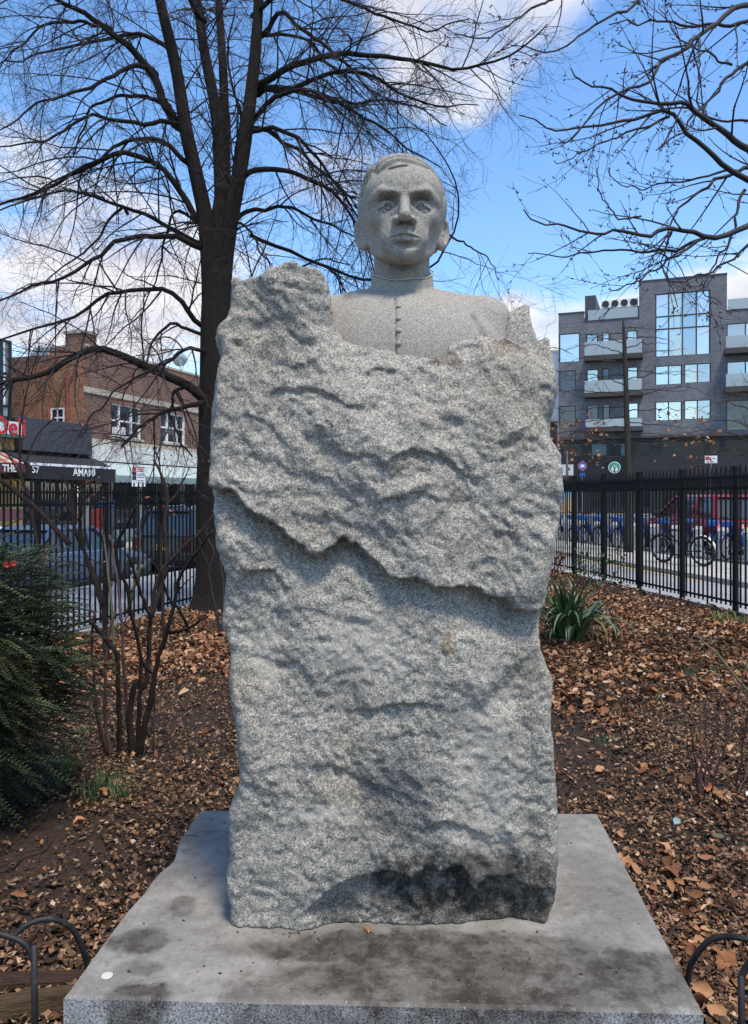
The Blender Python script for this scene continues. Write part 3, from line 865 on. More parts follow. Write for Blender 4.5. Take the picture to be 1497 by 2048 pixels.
# ================================================================ buildings
def text_mesh(name, s, size, extrude=.012, font_bold=True, align='CENTER'):
    cu = bpy.data.curves.new(name, 'FONT'); cu.body = s; cu.size = size; cu.extrude = extrude
    cu.align_x = align; cu.align_y = 'CENTER'; cu.offset = .012 * size if font_bold else 0
    cu.resolution_u = 3
    o = bpy.data.objects.new(name, cu); COL.objects.link(o)
    dg = bpy.context.evaluated_depsgraph_get()
    me = bpy.data.meshes.new_from_object(o.evaluated_get(dg)); me.name = name
    bpy.data.objects.remove(o); bpy.data.curves.remove(cu)
    return me

def brick_mat(name, c1, c2, mortar, scale=1.0, w=.21, hgt=.075, ms=.010, axis='xz'):
    m = Mat(name, .9, spec=.2)
    sx = m.xyz()
    cb = m.n('ShaderNodeCombineXYZ')
    m.l(m.math('ADD', sx[0], sx[1]) if axis == 'xz' else sx[0], cb.inputs[0]); m.l(sx[2], cb.inputs[1])
    br = m.n('ShaderNodeTexBrick')
    br.inputs['Scale'].default_value = 1.0; br.inputs['Brick Width'].default_value = w; br.inputs['Row Height'].default_value = hgt
    br.inputs['Mortar Size'].default_value = ms; br.inputs['Mortar Smooth'].default_value = .2; br.inputs['Bias'].default_value = -.1
    br.inputs['Color1'].default_value = (*c1, 1); br.inputs['Color2'].default_value = (*c2, 1); br.inputs['Mortar'].default_value = (*mortar, 1)
    m.l(cb.outputs[0], br.inputs['Vector'])
    n = m.noise(.8, 5, .65)
    col = m.mix(m.rng(n, .35, .7, 0, .55), br.outputs['Color'], m.mix(1.0, br.outputs['Color'], (.6, .56, .54), 'MULTIPLY'))
    m.color(col); m.bump(br.outputs['Fac'], -.5, .01)
    return m.m

def glass_mat(name, tint=(.02, .025, .03), rough=.04):
    m = Mat(name, rough, 0.0, .9, tint)
    m.b.inputs['IOR'].default_value = 1.6
    m.bump(m.noise(.35, 2), .06, .2)
    return m.m
M_GLASS = glass_mat('window_glass')
def mirror_mat(name='reflective_glass', c=(.62, .66, .66)):
    m = Mat(name, .03, .85, .8, c)
    m.bump(m.noise(.25, 2), .05, .3)
    return m.m
M_MIRROR = mirror_mat(); M_MIRROR2 = mirror_mat('reflective_glass_dim', (.44, .48, .48)); M_MIRROR3 = mirror_mat('reflective_glass_warm', (.60, .60, .52))
M_BROWN = plain('brown_brick_render', (.16, .085, .055), .9, bump=.3)
M_BRICK = brick_mat('red_brown_brick', (.115, .042, .027), (.21, .075, .042), (.30, .24, .19), ms=.012)
M_BRICK_SIDE = brick_mat('orange_brick', (.26, .095, .045), (.38, .155, .075), (.28, .20, .14), ms=.012)
M_STONE = plain('buff_stone', (.42, .36, .28), .9, var=.18)
M_CREAM = plain('cream_fascia', (.62, .60, .54), .7, var=.08, scale=2)
M_WHITE = plain('white_paint', (.74, .74, .72), .6, var=.08)
M_AWNG = plain('grey_green_canvas', (.33, .39, .37), .85, var=.1)
M_BLACKC = plain('black_canvas', (.012, .012, .014), .8)
M_SIGNGREY = plain('charcoal_sign_panel', (.045, .045, .055), .55)
M_DARK = plain('dark_shopfront', (.018, .017, .017), .5)
M_YELLOW = plain('ochre_wall_paint', (.58, .38, .13), .7)
M_MAROON = plain('maroon_canvas', (.10, .02, .03), .85)
M_RUST = plain('rust_red_downpipe', (.26, .06, .03), .6)
M_ZINC = plain('zinc_sheet', (.36, .42, .44), .4, .3)
M_REDL = plain('red_lettering', (.55, .02, .03), .5)
M_WLET = plain('white_lettering', (.8, .8, .8), .5)
M_GREENL = plain('green_lettering', (.03, .22, .12), .5)
M_INT = plain('dim_shop_interior', (.05, .04, .033), .9)

# ---- left side of the left street; local frame: x along the street, y into the building, z up
FO = np.array((-11.0, 34.0))
def fac(px, py, out=0.0):
    """photo pixel -> (along, height) on the street front, or on a plane `out` metres in front of it"""
    k = (px - CX) / FPX
    o = FO + NL * out
    t = (k * o[1] - o[0]) / (UL[0] - k * UL[1])
    d = o[1] + t * UL[1]
    return t, CAM_H + (HZ - py) / FPX * d
def fbox(mb, x0, y0, x1, y1, a, b, out=0.0):
    """box on the front from photo pixels; a, b = local depth range"""
    t0, z1 = fac(x0, y0, out); t1, _ = fac(x1, y0, out); tm, z0 = fac((x0), y1, out)
    mb.box((t0, a, z0), (t1, b, z1)); return mb

def root_left(name, label, cat):
    return empty(name, (FO[0], FO[1], 0), AZL, label, cat)

# two-storey brick building
t0 = fac(169, 800)[0]; t1 = t0 + 17.5
ztop = fac(218, 705)[1]; zband1, zband0 = fac(172, 773)[1], fac(172, 785)[1]
zsill1 = fac(178, 876)[1]; zfas1 = fac(178, 887)[1]; zfas0 = fac(190, 922)[1]
bb = root_left('brick_building', 'two-storey red-brown brick building with white double windows above a long cream fascia', 'building')
wins = []
for (a, y0, b, y1) in ((222, 806, 283, 877), (322, 824, 371, 886), (405, 836, 446, 893), (492, 852, 524, 899)):
    wa, wz1 = fac(a, y0); wb, _ = fac(b, y0); _, wz0 = fac(a, y1)
    wins.append((wa, wb, wz0, wz1))
zw0 = np.mean([w_[2] for w_ in wins]); zw1 = np.mean([w_[3] for w_ in wins])
wins = [(w_[0], w_[1], zw0, zw1) for w_ in wins]
# front wall as piers and panels round the openings
mb = MB(); xs_ = [t0] + [q for w_ in wins for q in (w_[0], w_[1])] + [t1]
for k in range(0, len(xs_), 2): mb.box((xs_[k], 0, zfas0 - .3), (xs_[k+1], .35, ztop))
for w_ in wins:
    mb.box((w_[0], .001, zfas0 - .3), (w_[1], .35, w_[2])); mb.box((w_[0], .001, w_[3]), (w_[1], .35, ztop))
mb.box((t0 + .01, .35, zfas0 - .3), (t1, 9.0, ztop - .25))
wall = mb.build('wall', M_BRICK, bb)
# orange brick flank that rises over the low shop next door
mb = MB().box((t0 - .012, .003, 2.0), (t0 + .01, 1.75, ztop + .02)); mb.build('flank_wall', M_BRICK_SIDE, bb)
MB().box((t0 - .06, 1.76, 2.0), (t0 + 2.0, 3.2, fac(110, 706)[1])).build('rear_wall', M_BRICK_SIDE, bb)
MB().box((t0 - .04, -.05, zband0), (t1, .02, zband1)).build('stone_band', M_STONE, bb)
MB().box((t0 - .03, -.07, zfas1), (t1, .02, zsill1)).build('sill_band', M_STONE, bb)
M_SOLD = brick_mat('red_soldier_course', (.22, .07, .05), (.30, .10, .07), (.30, .22, .18), w=.075, hgt=.21)
for (wa, wb, z0, z1) in wins:
    mb = MB().box((wa - .15, -.012, z1), (wb + .15, .03, z1 + .22)); mb.build('lintel', M_SOLD, bb)
    wn_ = MB()
    fw = .07
    mid = [wa + (wb - wa) * q for q in (.30, .70)]
    for (xa, xb) in ((wa, wa + fw), (mid[0] - fw/2, mid[0] + fw/2), (mid[1] - fw/2, mid[1] + fw/2), (wb - fw, wb)): wn_.box((xa, .06, z0), (xb, .16, z1))
    for zc in (z0, (z0 + z1) / 2 - .035, z1 - .07): wn_.box((wa + fw, .065, zc), (wb - fw, .155, zc + .07))
    win = wn_.build('window', M_WHITE, bb)
    MB().box((wa + .01, .17, z0 + .01), (wb - .01, .20, z1 - .01)).build('pane', M_GLASS, win)
    MB().box((wa - .08, -.10, z0 - .10), (wb + .08, .10, z0 - .003)).build('sill', M_STONE, win)
# window air conditioner below the first window
wa, wb, z0, z1 = wins[0]
ac = MB().box((wa + .12, -.28, z0 + .01), (wa + .66, .05, z0 + .42), bev=.02)
ac_o = ac.build('air_conditioner', M_WHITE, None, loc=(0, 0, 0)); ac_o.location = (FO[0], FO[1], 0); ac_o.rotation_euler = (0, 0, AZL)
tag(ac_o, 'white air conditioner box in the first upper window of the brick building', 'air conditioner')
# chimney at the corner, parapet pieces, rooftop shed
zc = fac(150, 660)[1]
ch = MB().box((t0 - .02, -.01, ztop - .1), (t0 + .72, .95, zc)).build('chimney', brick_mat('chimney_brick', (.20, .09, .055), (.30, .135, .075), (.28, .21, .16), ms=.012), bb)
MB().box((t0 - .07, -.06, zc), (t0 + .77, 1.0, zc + .12)).build('chimney_cap', M_STONE, ch)
z_ = fac(390, 740)[1]
MB().box((fac(362, 760)[0], .02, ztop - .05), (fac(398, 760)[0], .8, fac(362, 744)[1])).build('parapet_pier', M_BRICK, bb)
MB().box((fac(222, 720)[0], 1.5, ztop - .3), (fac(272, 720)[0], 4.2, fac(222, 712)[1] + .62)).build('roof_shed', M_ZINC, bb)
MB().box((t0, -.03, ztop), (t1, .38, ztop + .10)).build('coping', M_STONE, bb)
# satellite dish
dm = MB().lathe([(.02, 0), (.18, .02), (.30, .07), (.36, .12), (.35, .13), (.29, .08), (.02, .02)], 20, axis='y')
dsh = empty('satellite_dish', (0, 0, 0), 0, 'round grey satellite dish on the roof edge of the brick building', 'satellite dish')
pt = np.array((*(FO + UL * fac(378, 730)[0] - NL * .5), ztop))
dsh.location = pt
dm.build('dish', M_ZINC, dsh, True, (0, 0, .75), (.3, 0, .5)); MB().tube([(0, .03, 0), (0, .03, .75)], .03, 8).build('mast', M_ZINC, dsh)
# drainpipe on the flank
px_t = t0 - .07
MB().tube([(px_t, .80, 2.0), (px_t, .80, fac(134, 735)[1])], .075, 10).build('downpipe', M_RUST, bb)
MB().tube([(px_t, 1.75, 2.0), (px_t, 1.75, fac(97, 805)[1])], .085, 10).build('downpipe', M_RUST, bb)
# flank window
sw = MB(); zA, zB = fac(120, 845)[1] - .1, fac(120, 806)[1]
for (ya, yb) in ((.98, 1.04), (1.30, 1.35), (1.60, 1.66)): sw.box((t0 - .06, ya, zA), (t0 - .013, yb, zB))
for zc_ in (zA, (zA + zB) / 2, zB - .06): sw.box((t0 - .055, 1.04, zc_), (t0 - .014, 1.60, zc_ + .06))
sw_o = sw.build('window', M_WHITE, bb); MB().box((t0 - .03, .99, zA), (t0 - .0125, 1.65, zB)).build('pane', M_GLASS, sw_o)
# fascia, awning, shopfront of the brick building
MB().box((t0 + .10, -.30, zfas0), (t1, .0 - .003, zfas1)).build('fascia', M_CREAM, bb)
MB().box((t0 + .10, -.33, zfas0 - .04), (t1, -.003, zfas0 - .003)).build('fascia_trim', M_DARK, bb)
def awning(parent, name, ta, tb, z_in, z_out, proj, val, mat, y0=0.0, scallop=False, vmat=None):
    mb = MB()
    mb.add([(ta, y0, z_in), (tb, y0, z_in), (tb, y0 - proj, z_out), (ta, y0 - proj, z_out), (ta, y0, z_in - .03), (tb, y0, z_in - .03), (tb, y0 - proj, z_out - .03), (ta, y0 - proj, z_out - .03)],
           [(0,1,2,3), (7,6,5,4), (0,4,5,1), (3,2,6,7), (0,3,7,4), (1,5,6,2)])
    for x_ in (ta, tb):                                # triangular end panels
        mb.add([(x_, y0, z_in - .03), (x_, y0 - proj, z_out - .03), (x_, y0 - proj, z_out - val), (x_, y0, z_out - val), (x_ + .012, y0, z_in - .03), (x_ + .012, y0 - proj, z_out - .03), (x_ + .012, y0 - proj, z_out - val), (x_ + .012, y0, z_out - val)],
               [(0,1,2,3), (7,6,5,4), (0,4,5,1), (1,5,6,2), (2,6,7,3), (3,7,4,0)])
    a = mb.build(name, mat, parent)
    vm = MB(); n = max(2, int((tb - ta) / .22))
    poly = [(ta, z_out)] + [(tb, z_out)]
    if scallop:
        for k in range(n, 0, -1):
            xa, xb = ta + (tb - ta) * k / n, ta + (tb - ta) * (k - 1) / n
            poly += [(xa, z_out - val + .05), (xa + (xb - xa) * .25, z_out - val + .01), ((xa + xb) / 2, z_out - val), (xa + (xb - xa) * .75, z_out - val + .01)]
        poly += [(ta, z_out - val + .05)]
    else: poly += [(tb, z_out - val), (ta, z_out - val)]
    vm.prism(poly, y0 - proj - .015, y0 - proj - .003)
    vm.build('valance', vmat or mat, a)
    return a
zo = fac(300, 966, 1.5)[1]
awning(bb, 'awning', t0 + .25, t1 - .5, zfas0 - .05, zo + .28, 1.15, .30, M_AWNG, -.30, True, plain('awning_valance', (.20, .26, .25), .85))
# shopfront of stone piers and dark panes under it
mb = MB().box((t0 + .05, .02, Z_LFAR), (t1, .3, Z_LFAR + .5))
k_ = t0 + .05
sf = []
rnd = random.Random(8)
while k_ < t1 - 1.5:
    wd = rnd.uniform(1.3, 2.2)
    mb.box((k_, .0, Z_LFAR + .5), (k_ + .28, .3, zfas0 - .3)); sf.append((k_ + .28, k_ + wd)); k_ += wd
shop = mb.build('shopfront', plain('cream_shopfront', (.46, .42, .33), .7), bb)
for i, (a_, b_) in enumerate(sf):
    MB().box((a_, .16, Z_LFAR + .5), (b_, .20, zfas0 - .35)).build('shop_pane', M_GLASS, shop)

# low shop row next door: charcoal sign box, black awning, ochre cafe, deli sign
lr = root_left('low_shop_row', 'single-storey shop row with charcoal sign box and black awning, beside the brick building', 'shop')
ta = fac(-150, 840)[0]; tb = t0 - .06
zr = fac(100, 838)[1]
MB().box((ta, .45, Z_LFAR), (tb, 8, zr - .25)).build('wall', M_INT, lr)
MB().box((ta, .0, zr - .9), (tb, .44, zr - .1)).build('fascia', M_DARK, lr)
# sign box
s0 = fac(46, 870, .4)[0]
sg = MB().box((s0, -.42, fac(110, 905, .4)[1]), (tb + .02, -.003, fac(110, 841, .4)[1]), bev=.02).build('sign_box', M_SIGNGREY, lr)
# deli sign panel and letters
zd1, zd0 = fac(25, 843, .4)[1], fac(25, 874, .4)[1]
dl = MB().box((fac(-60, 850, .4)[0], -.40, zd0), (s0 - .05, -.004, zd1)).build('deli_sign', M_WHITE, lr)
tm = text_mesh('lettering', 'Deli', .92, .015)
lt = link('lettering', tm, M_REDL, dl, (fac(19, 857, .4)[0], -.42, (zd0 + zd1) / 2 + .06), (math.pi / 2, 0, 0))
MB().box((fac(-60, 850, .4)[0], -.405, zd0), (s0 - .06, -.4005, zd0 + .09)).build('green_strip', M_GREENL, dl)
# black awning with white edging, number and name
a0 = fac(60, 940, 1.3)[0]; a1 = fac(231, 950, 1.3)[0]
zv1 = fac(60, 929, 1.3)[1]; zv0 = fac(150, 960, 1.3)[1]
aw = awning(lr, 'black_awning', a0, a1, fac(60, 903)[1], zv1, 1.3, zv1 - zv0, M_BLACKC, 0)
MB().box((a0, -1.325, zv1 - .02), (a1, -1.302, zv1 + .07)).build('white_edging', M_WLET, aw)
num = link('lettering', text_mesh('lettering', '57', .33, .008), M_WLET, aw, (fac(70, 940, 1.3)[0], -1.325, fac(70, 940, 1.3)[1]), (math.pi / 2, 0, 0))
tA = fac(168, 946, 1.3)
nam = link('lettering', text_mesh('lettering', 'AMAMI', .40, .008), M_WLET, aw, (tA[0], -1.325, tA[1]), (math.pi / 2, 0, 0))
# dark glazed front with timber mullions below it
fr = MB(); k_ = a0
while k_ < tb:
    fr.box((k_, .30, Z_LFAR), (k_ + .10, .44, zr - .9)); k_ += 1.05
fr.box((a0, .30, Z_LFAR), (tb, .44, Z_LFAR + .45))
fro = fr.build('timber_front', plain('dark_timber', (.07, .035, .02), .6), lr)
MB().box((a0, .36, Z_LFAR + .45), (tb, .40, zr - .9)).build('shop_pane', M_GLASS, fro)
# ochre cafe to its left: piers, base, striped awning with maroon valance
yo = MB()
c0, c1 = fac(-120, 1000)[0], a0 - .05
for (xa, xb) in ((-120, -70), (2, 20), (45, 60)): yo.box((fac(xa, 1000)[0], .0, Z_LFAR), (fac(xb, 1000)[0] if xb < 60 else c1, .4, zr - .9))
yo.box((c0, .01, Z_LFAR), (c1, .38, Z_LFAR + .78)); yo.box((c0, .012, fac(20, 965)[1]), (c1, .38, zr - .9))
yof = yo.build('ochre_front', M_YELLOW, lr)
MB().box((c0, .22, Z_LFAR + .78), (c1, .26, fac(20, 965)[1])).build('shop_pane', M_GLASS, yof)
def stripes():
    m = Mat('striped_canvas', .85)
    x = m.xyz()[0]
    w = m.math('FRACT', m.math('MULTIPLY', x, 1.9))
    m.color(m.ramp(w, [(0, (.36, .14, .08)), (.34, (.48, .42, .36)), (.67, (.20, .04, .04))], 'CONSTANT'))
    return m.m
zs = fac(20, 902)[1]; zso = fac(30, 926, 1.2)[1]
ca = awning(lr, 'striped_awning', c0, a0 - .12, zs, zso, 1.2, zso - fac(30, 938, 1.2)[1] + .1, stripes(), 0, False, M_MAROON)
link('lettering', text_mesh('lettering', 'THE', .34, .008), M_WLET, ca, (fac(18, 932, 1.2)[0], -1.222, zso - .2), (math.pi / 2, 0, 0))
MB().box((fac(50, 1000)[0], -.03, fac(50, 1045)[1] + .1), (c1 + .0, -.003, fac(50, 1018)[1])).build('poster', plain('poster_print', (.32, .10, .10), .6, var=.5, scale=4), lr)

# buildings set back behind the low row
br_ = root_left('brown_building', 'brown brick building with a flat roof set back behind the shop row', 'building')
MB().box((ta - 6, 2.6, 0), (fac(33, 700)[0] + .6, 11, fac(20, 674)[1] + .8)).build('wall', M_BRICK_SIDE and M_BROWN, br_)
MB().box((ta - 6, 2.5, fac(20, 674)[1] + .8), (fac(33, 700)[0] + .7, 11, fac(20, 674)[1] + 1.05)).build('coping', M_BROWN, br_)
gb = root_left('glazed_stair_tower', 'pale glazed bay with dark steel frame between brown and brick buildings', 'building')
g0, g1 = fac(36, 700)[0] + .4, fac(92, 700)[0] + .3
gh = fac(60, 690)[1] + .5
gm = MB()
for q in np.linspace(g0, g1, 4): gm.box((q - .06, 2.0, 2.0), (q + .06, 2.14, gh))
for zq in np.linspace(2.6, gh, 5): gm.box((g0, 2.01, zq - .1), (g1, 2.13, zq))
gmo = gm.build('steel_frame', M_DARK, gb)
for i in range(3):
    for j in range(4):
        qa, qb = np.linspace(g0, g1, 4)[i:i+2]; za, zb = np.linspace(2.6, gh, 5)[j:j+2]
        MB().box((qa + .06, 2.05, za), (qb - .06, 2.08, zb - .1)).build('pane', M_MIRROR if (i + j) % 3 else M_ZINC, gmo)
MB().box((g0, 2.2, 2.0), (g1, 5, gh)).build('core', M_SIGNGREY, gb)

# ---- grey brick apartment block on the far side of the right street
RD = np.array((.937, -.349)); RN = np.array((-.349, -.937))          # along the front to the right, outward normal
RO = np.array(((1117 - CX) / FPX * 70.0, 70.0))
AZB = math.atan2(RD[1], RD[0])
def rf(px, py, out=0.0):
    k = (px - CX) / FPX
    o = RO + RN * out
    t = (k * o[1] - o[0]) / (RD[0] - k * RD[1])
    d = o[1] + t * RD[1]
    return t, CAM_H + (HZ - py) / FPX * d
ab = empty('apartment_block', (RO[0], RO[1], 0), AZB, 'grey brick apartment block with large corner glazing, balconies and a dark shop floor', 'building')
M_GB = brick_mat('grey_brick', (.10, .102, .115), (.175, .178, .195), (.24, .24, .255), w=.26, hgt=.085, ms=.012)
M_BAND = plain('dark_cladding', (.016, .015, .016), .6)
M_FRAME = plain('bronze_window_frame', (.055, .038, .032), .5)
M_BALC = plain('dark_balcony_slab', (.05, .042, .04), .7)
def opal():
    m = Mat('balcony_glass', .08, 0, .8, (.45, .50, .50))
    m.b.inputs['Transmission Weight'].default_value = .35
    return m.m
M_OPAL = opal()
zg = rf(1130, 880)[1]           # top of the shop floor
def tx(px): return rf(px, 800)[0]
b0, b3 = 0.0, tx(1640)
segs = [(0.0, tx(1168), rf(1140, 627)[1]), (tx(1168), tx(1278), rf(1220, 640)[1]), (tx(1278), tx(1454), rf(1366, 556)[1]), (tx(1454), b3, rf(1480, 620)[1])]
# openings: px rectangle, kind
W = [(1118, 667, 1160, 724, 'm'), (1118, 741, 1152, 782, 'd'), (1118, 812, 1152, 852, 'd'),
     (1172, 668, 1196, 697, 'm'), (1204, 665, 1219, 693, 'm'), (1253, 661, 1275, 690, 'm'),
     (1173, 739, 1197, 768, 'm'), (1204, 737, 1219, 765, 'd'), (1254, 734, 1276, 762, 'm'),
     (1173, 810, 1197, 842, 'd'), (1205, 808, 1220, 842, 'd'), (1256, 806, 1277, 836, 'm'),
     (1310, 584, 1421, 711, 'big'), (1310, 731, 1364, 769, 'm2'), (1368, 727, 1422, 765, 'm2'), (1310, 803, 1364, 841, 'm2'), (1368, 800, 1422, 838, 'm2'),
     (1453, 645, 1530, 690, 'm2'), (1453, 722, 1530, 764, 'm2'), (1452, 800, 1530, 860, 'd')]
ops = []
for (x0, y0, x1, y1, k) in W:
    ta_, tb_ = tx(x0), tx(x1); tm_ = (x0 + x1) / 2
    ops.append((ta_, tb_, rf(tm_, y1)[1], rf(tm_, y0)[1], k))
# wall from slabs: column by column between opening edges
mb = MB()
for (sa, sb, zt) in segs:
    cuts = sorted({sa, sb} | {q for o_ in ops for q in o_[:2] if sa < q < sb})
    for ca_, cb_ in zip(cuts[:-1], cuts[1:]):
        mid = (ca_ + cb_) / 2
        holes = sorted([(o_[2], o_[3]) for o_ in ops if o_[0] < mid < o_[1]])
        z_ = zg
        for (h0, h1) in holes:
            if h0 > z_: mb.box((ca_, 0, z_), (cb_, .45, h0))
            z_ = h1
        if zt > z_: mb.box((ca_, 0, z_), (cb_, .45, zt))
    mb.box((sa + .01, .46, zg), (sb - .01, 16, zt - .3))
mb.build('wall', M_GB, ab)
for (ta_, tb_, z0, z1, k) in ops:
    fm = MB(); fw = .10 if k != 'big' else .12
    nx = {'m': 1, 'd': 1, 'm2': 2, 'big': 4}[k]
    zsplit = [z0, z1] if k != 'big' else [z0, z0 + (z1 - z0) * .44, z0 + (z1 - z0) * .64, z1]
    xs4 = np.linspace(ta_, tb_, nx + 1)
    for q in xs4: fm.box((max(ta_, q - fw / 2 - (fw/2 if q == tb_ else 0)), .10, z0), (min(tb_, q + fw / 2 + (fw/2 if q == ta_ else 0)), .24, z1))
    for q in zsplit: fm.box((ta_, .102, max(z0, q - fw / 2)), (tb_, .238, min(z1, q + fw / 2)))
    fo = fm.build('window', M_FRAME, ab)
    for i in range(nx):
        for j in range(len(zsplit) - 1):
            MB().box((xs4[i] + .03, .15, zsplit[j] + .03), (xs4[i + 1] - .03, .18, zsplit[j + 1] - .03)).build('pane', M_GLASS if k == 'd' else (M_MIRROR, M_MIRROR2, M_MIRROR3)[(i * 2 + j * 3 + int(ta_ * 7)) % 3], fo)
# balconies with opal glass parapets
for (x0, x1, yt, yb, ybot) in ((1170, 1286, 690, 717, 726), (1170, 1286, 766, 790, 798), (1172, 1286, 842, 858, 866), (1448, 1560, 678, 702, 712), (1448, 1560, 752, 778, 788)):
    bal = MB().box((tx(x0), -1.25, rf(x0, ybot, 0)[1]), (tx(x1), -.003, rf(x0, yb, 0)[1])).build('balcony', M_BALC, ab)
    n = max(3, int((tx(x1) - tx(x0)) / 1.4)); zz0, zz1 = rf(x0, yb)[1] + .04, rf(x0, yt)[1]
    ed = np.linspace(tx(x0) + .05, tx(x1) - .05, n + 1)
    for i in range(n): MB().box((ed[i] + .015, -1.20, zz0), (ed[i + 1] - .015, -1.17, zz1)).build('parapet_pane', M_OPAL, bal)
# copings and roof terrace
for (sa, sb, zt) in segs: MB().box((sa - .03, -.05, zt), (sb + .03, .5, zt + .10)).build('coping', M_FRAME, ab)
zt2 = segs[1][2]
MB().box((tx(1168), .9, zt2), (tx(1190), 6, rf(1180, 586)[1])).build('stair_head', M_SIGNGREY, ab)
MB().box((tx(1190), 1.4, zt2), (tx(1277), 6, rf(1230, 608)[1])).build('penthouse', M_SIGNGREY, ab)
tr = MB().box((tx(1176), .1, zt2 + .11), (tx(1276), .13, rf(1230, 616)[1])).build('terrace_pane', M_OPAL, ab)
MB().box((tx(1456), .1, segs[3][2] + .11), (tx(1600), .13, rf(1480, 596)[1])).build('terrace_pane', M_OPAL, ab)
# rooftop condensers
zr_ = rf(1230, 608)[1]
for i, px in enumerate((1200, 1219, 1238, 1257)):
    c = empty('roof_condenser', (0, 0, 0), AZB, 'pale rooftop fan condenser in the row beside the stair head of the apartment block', 'air conditioner', 'condensers on the apartment roof')
    q = RO + RD * tx(px) + RN * -1.7
    c.location = (q[0], q[1], zr_)
    MB().box((0, 0, .0), (.74, .45, .82), bev=.02).build('casing', M_WHITE, c)
    MB().lathe([(.01, 0), (.29, 0), (.31, -.02), (.31, .02), (.01, .01)], 18, (.37, -.012, .45), 'y').build('fan_grille', M_DARK, c)
# dark shop floor
sf0 = MB(); zb = Z_RROAD - .02
zA1, zA0 = rf(1200, 886)[1], rf(1200, 912)[1]
sf0.box((0, -.15, rf(1200, 914)[1]), (b3, .44, rf(1200, 955)[1] + 2.05)); 
sf_o = None
mb = MB()
mb.box((-.02, -.16, zA0 - 2.2), (b3, .44, zA0)); mb.box((-.02, -.16, zA1), (b3, .44, zg - .01)); mb.box((-.02, -.145, zb), (b3, .44, zb + .75))
for px in (1117, 1163, 1172, 1214, 1232, 1262, 1300, 1314, 1410, 1440, 1520, 1600): mb.box((tx(px), -.155, zb + .75), (tx(px) + .42, .435, zA1))
sfo = mb.build('shop_floor', M_BAND, ab)
M_SHOPGLASS = glass_mat('dark_shop_glass', (.012, .013, .014), .12); bpy.data.materials['dark_shop_glass'].node_tree.nodes['Principled BSDF'].inputs['Specular IOR Level'].default_value = .22
MB().box((0, .1, zb + .75), (b3, .14, zA1)).build('shop_pane', M_SHOPGLASS, sfo)
MB().box((-.05, -.5, zg - .02), (b3, -.17, zg + .18)).build('canopy', M_FRAME, sfo)
for (px, w_) in ((1184, 1.25), (1239, 1.2)):
    MB().box((tx(px), -.02, zA0 + .02), (tx(px) + w_, .06, zA1 - .12)).build('window_poster', plain('poster_teal', (.10, .17, .17), .5, var=.4, scale=3), sfo)
MB().box((tx(1112), -3.2, -.2), (b3, -.2, .02)).build('forecourt', M_WALK, ab)
# round green hanging sign with white figure-free ornament
z_s = rf(1229, 935, 1.2)[1]; t_s = rf(1229, 935, 1.2)[0]
sq = RO + RD * t_s + RN * 1.2
rs = empty('round_shop_sign', (sq[0], sq[1], z_s), AZB, 'round green and white shop sign glowing on the dark shop floor of the apartment block', 'sign')
MB().lathe([(.01, -.06), (.50, -.06), (.53, -.03), (.53, .06), (.01, .06)], 28, axis='y').build('disc', plain('sign_green', (.02, .20, .10), .4), rs, True)
MB().lathe([(.455, -.068), (.50, -.068), (.50, -.058), (.455, -.058)], 28, axis='y', ring=True).build('white_ring', M_WLET, rs)
orn = MB()
for k in range(7):
    a = math.pi * (k / 6 - .5) * 1.5 + math.pi / 2
    orn.prism([(.10 * math.cos(a) - .03 * math.sin(a), .10 * math.sin(a) + .03 * math.cos(a) - .02), (.38 * math.cos(a), .38 * math.sin(a) - .02), (.10 * math.cos(a) + .03 * math.sin(a), .10 * math.sin(a) - .03 * math.cos(a) - .02)], -.07, -.061)
for sx in (-1, 1):
    orn.prism([(sx * .10, -.40), (sx * .06, -.10), (sx * .22, .0), (sx * .30, -.22), (sx * .20, -.30)], -.07, -.061)
orn.build('ornament', M_WLET, rs)
MB().tube([(0, .06, 0), (0, 1.05, 0)], .03, 6).build('bracket', M_DARK, rs)
# plain neighbour beyond, half hidden behind the boulder
wb_ = empty('white_building', (RO[0], RO[1], 0), AZB, 'white rendered building wall beside the grey apartment block', 'building')
MB().box((-9.5, 1.0, -.2), (-.03, 15, rf(1105, 700)[1])).build('wall', plain('white_render', (.80, .80, .79), .8, var=.05, scale=1.5), wb_)
MB().box((-9.6, .95, rf(1105, 700)[1]), (-.03, 15, rf(1105, 700)[1] + .15)).build('coping', M_WHITE, wb_)
# ================================================================ iron fences
M_IRON = plain('black_iron_paint', (.0035, .0035, .004), .6, 0, .22, var=.3, scale=20)
def picket_mesh(name, z0, z1, w=.020):
    h = w / 2
    mb = MB().box((-h, -h, z0), (h, h, z1 - .09))
    mb.add([(-h, -h*.6, z1 - .09), (h, -h*.6, z1 - .09), (h, h*.6, z1 - .09), (-h, h*.6, z1 - .09), (-h*1.35, -h*.5, z1 - .06), (h*1.35, -h*.5, z1 - .06), (h*1.35, h*.5, z1 - .06), (-h*1.35, h*.5, z1 - .06), (0, 0, z1)],
           [(0,1,5,4), (1,2,6,5), (2,3,7,6), (3,0,4,7), (4,5,8), (5,6,8), (6,7,8), (7,4,8)])
    return mb.mesh(name)
PK = picket_mesh('picket', .07, 2.02); PKL = picket_mesh('long_picket', -.06, 2.02); PKS = picket_mesh('short_picket', 1.665, 1.93, .017)
POST = MB().box((-.029, -.029, -.15), (.029, .029, 1.96)).box((-.034, -.034, 1.96), (.034, .034, 1.985)).mesh('post')
for me in (PK, PKL, PKS, POST): me.materials.append(M_IRON)
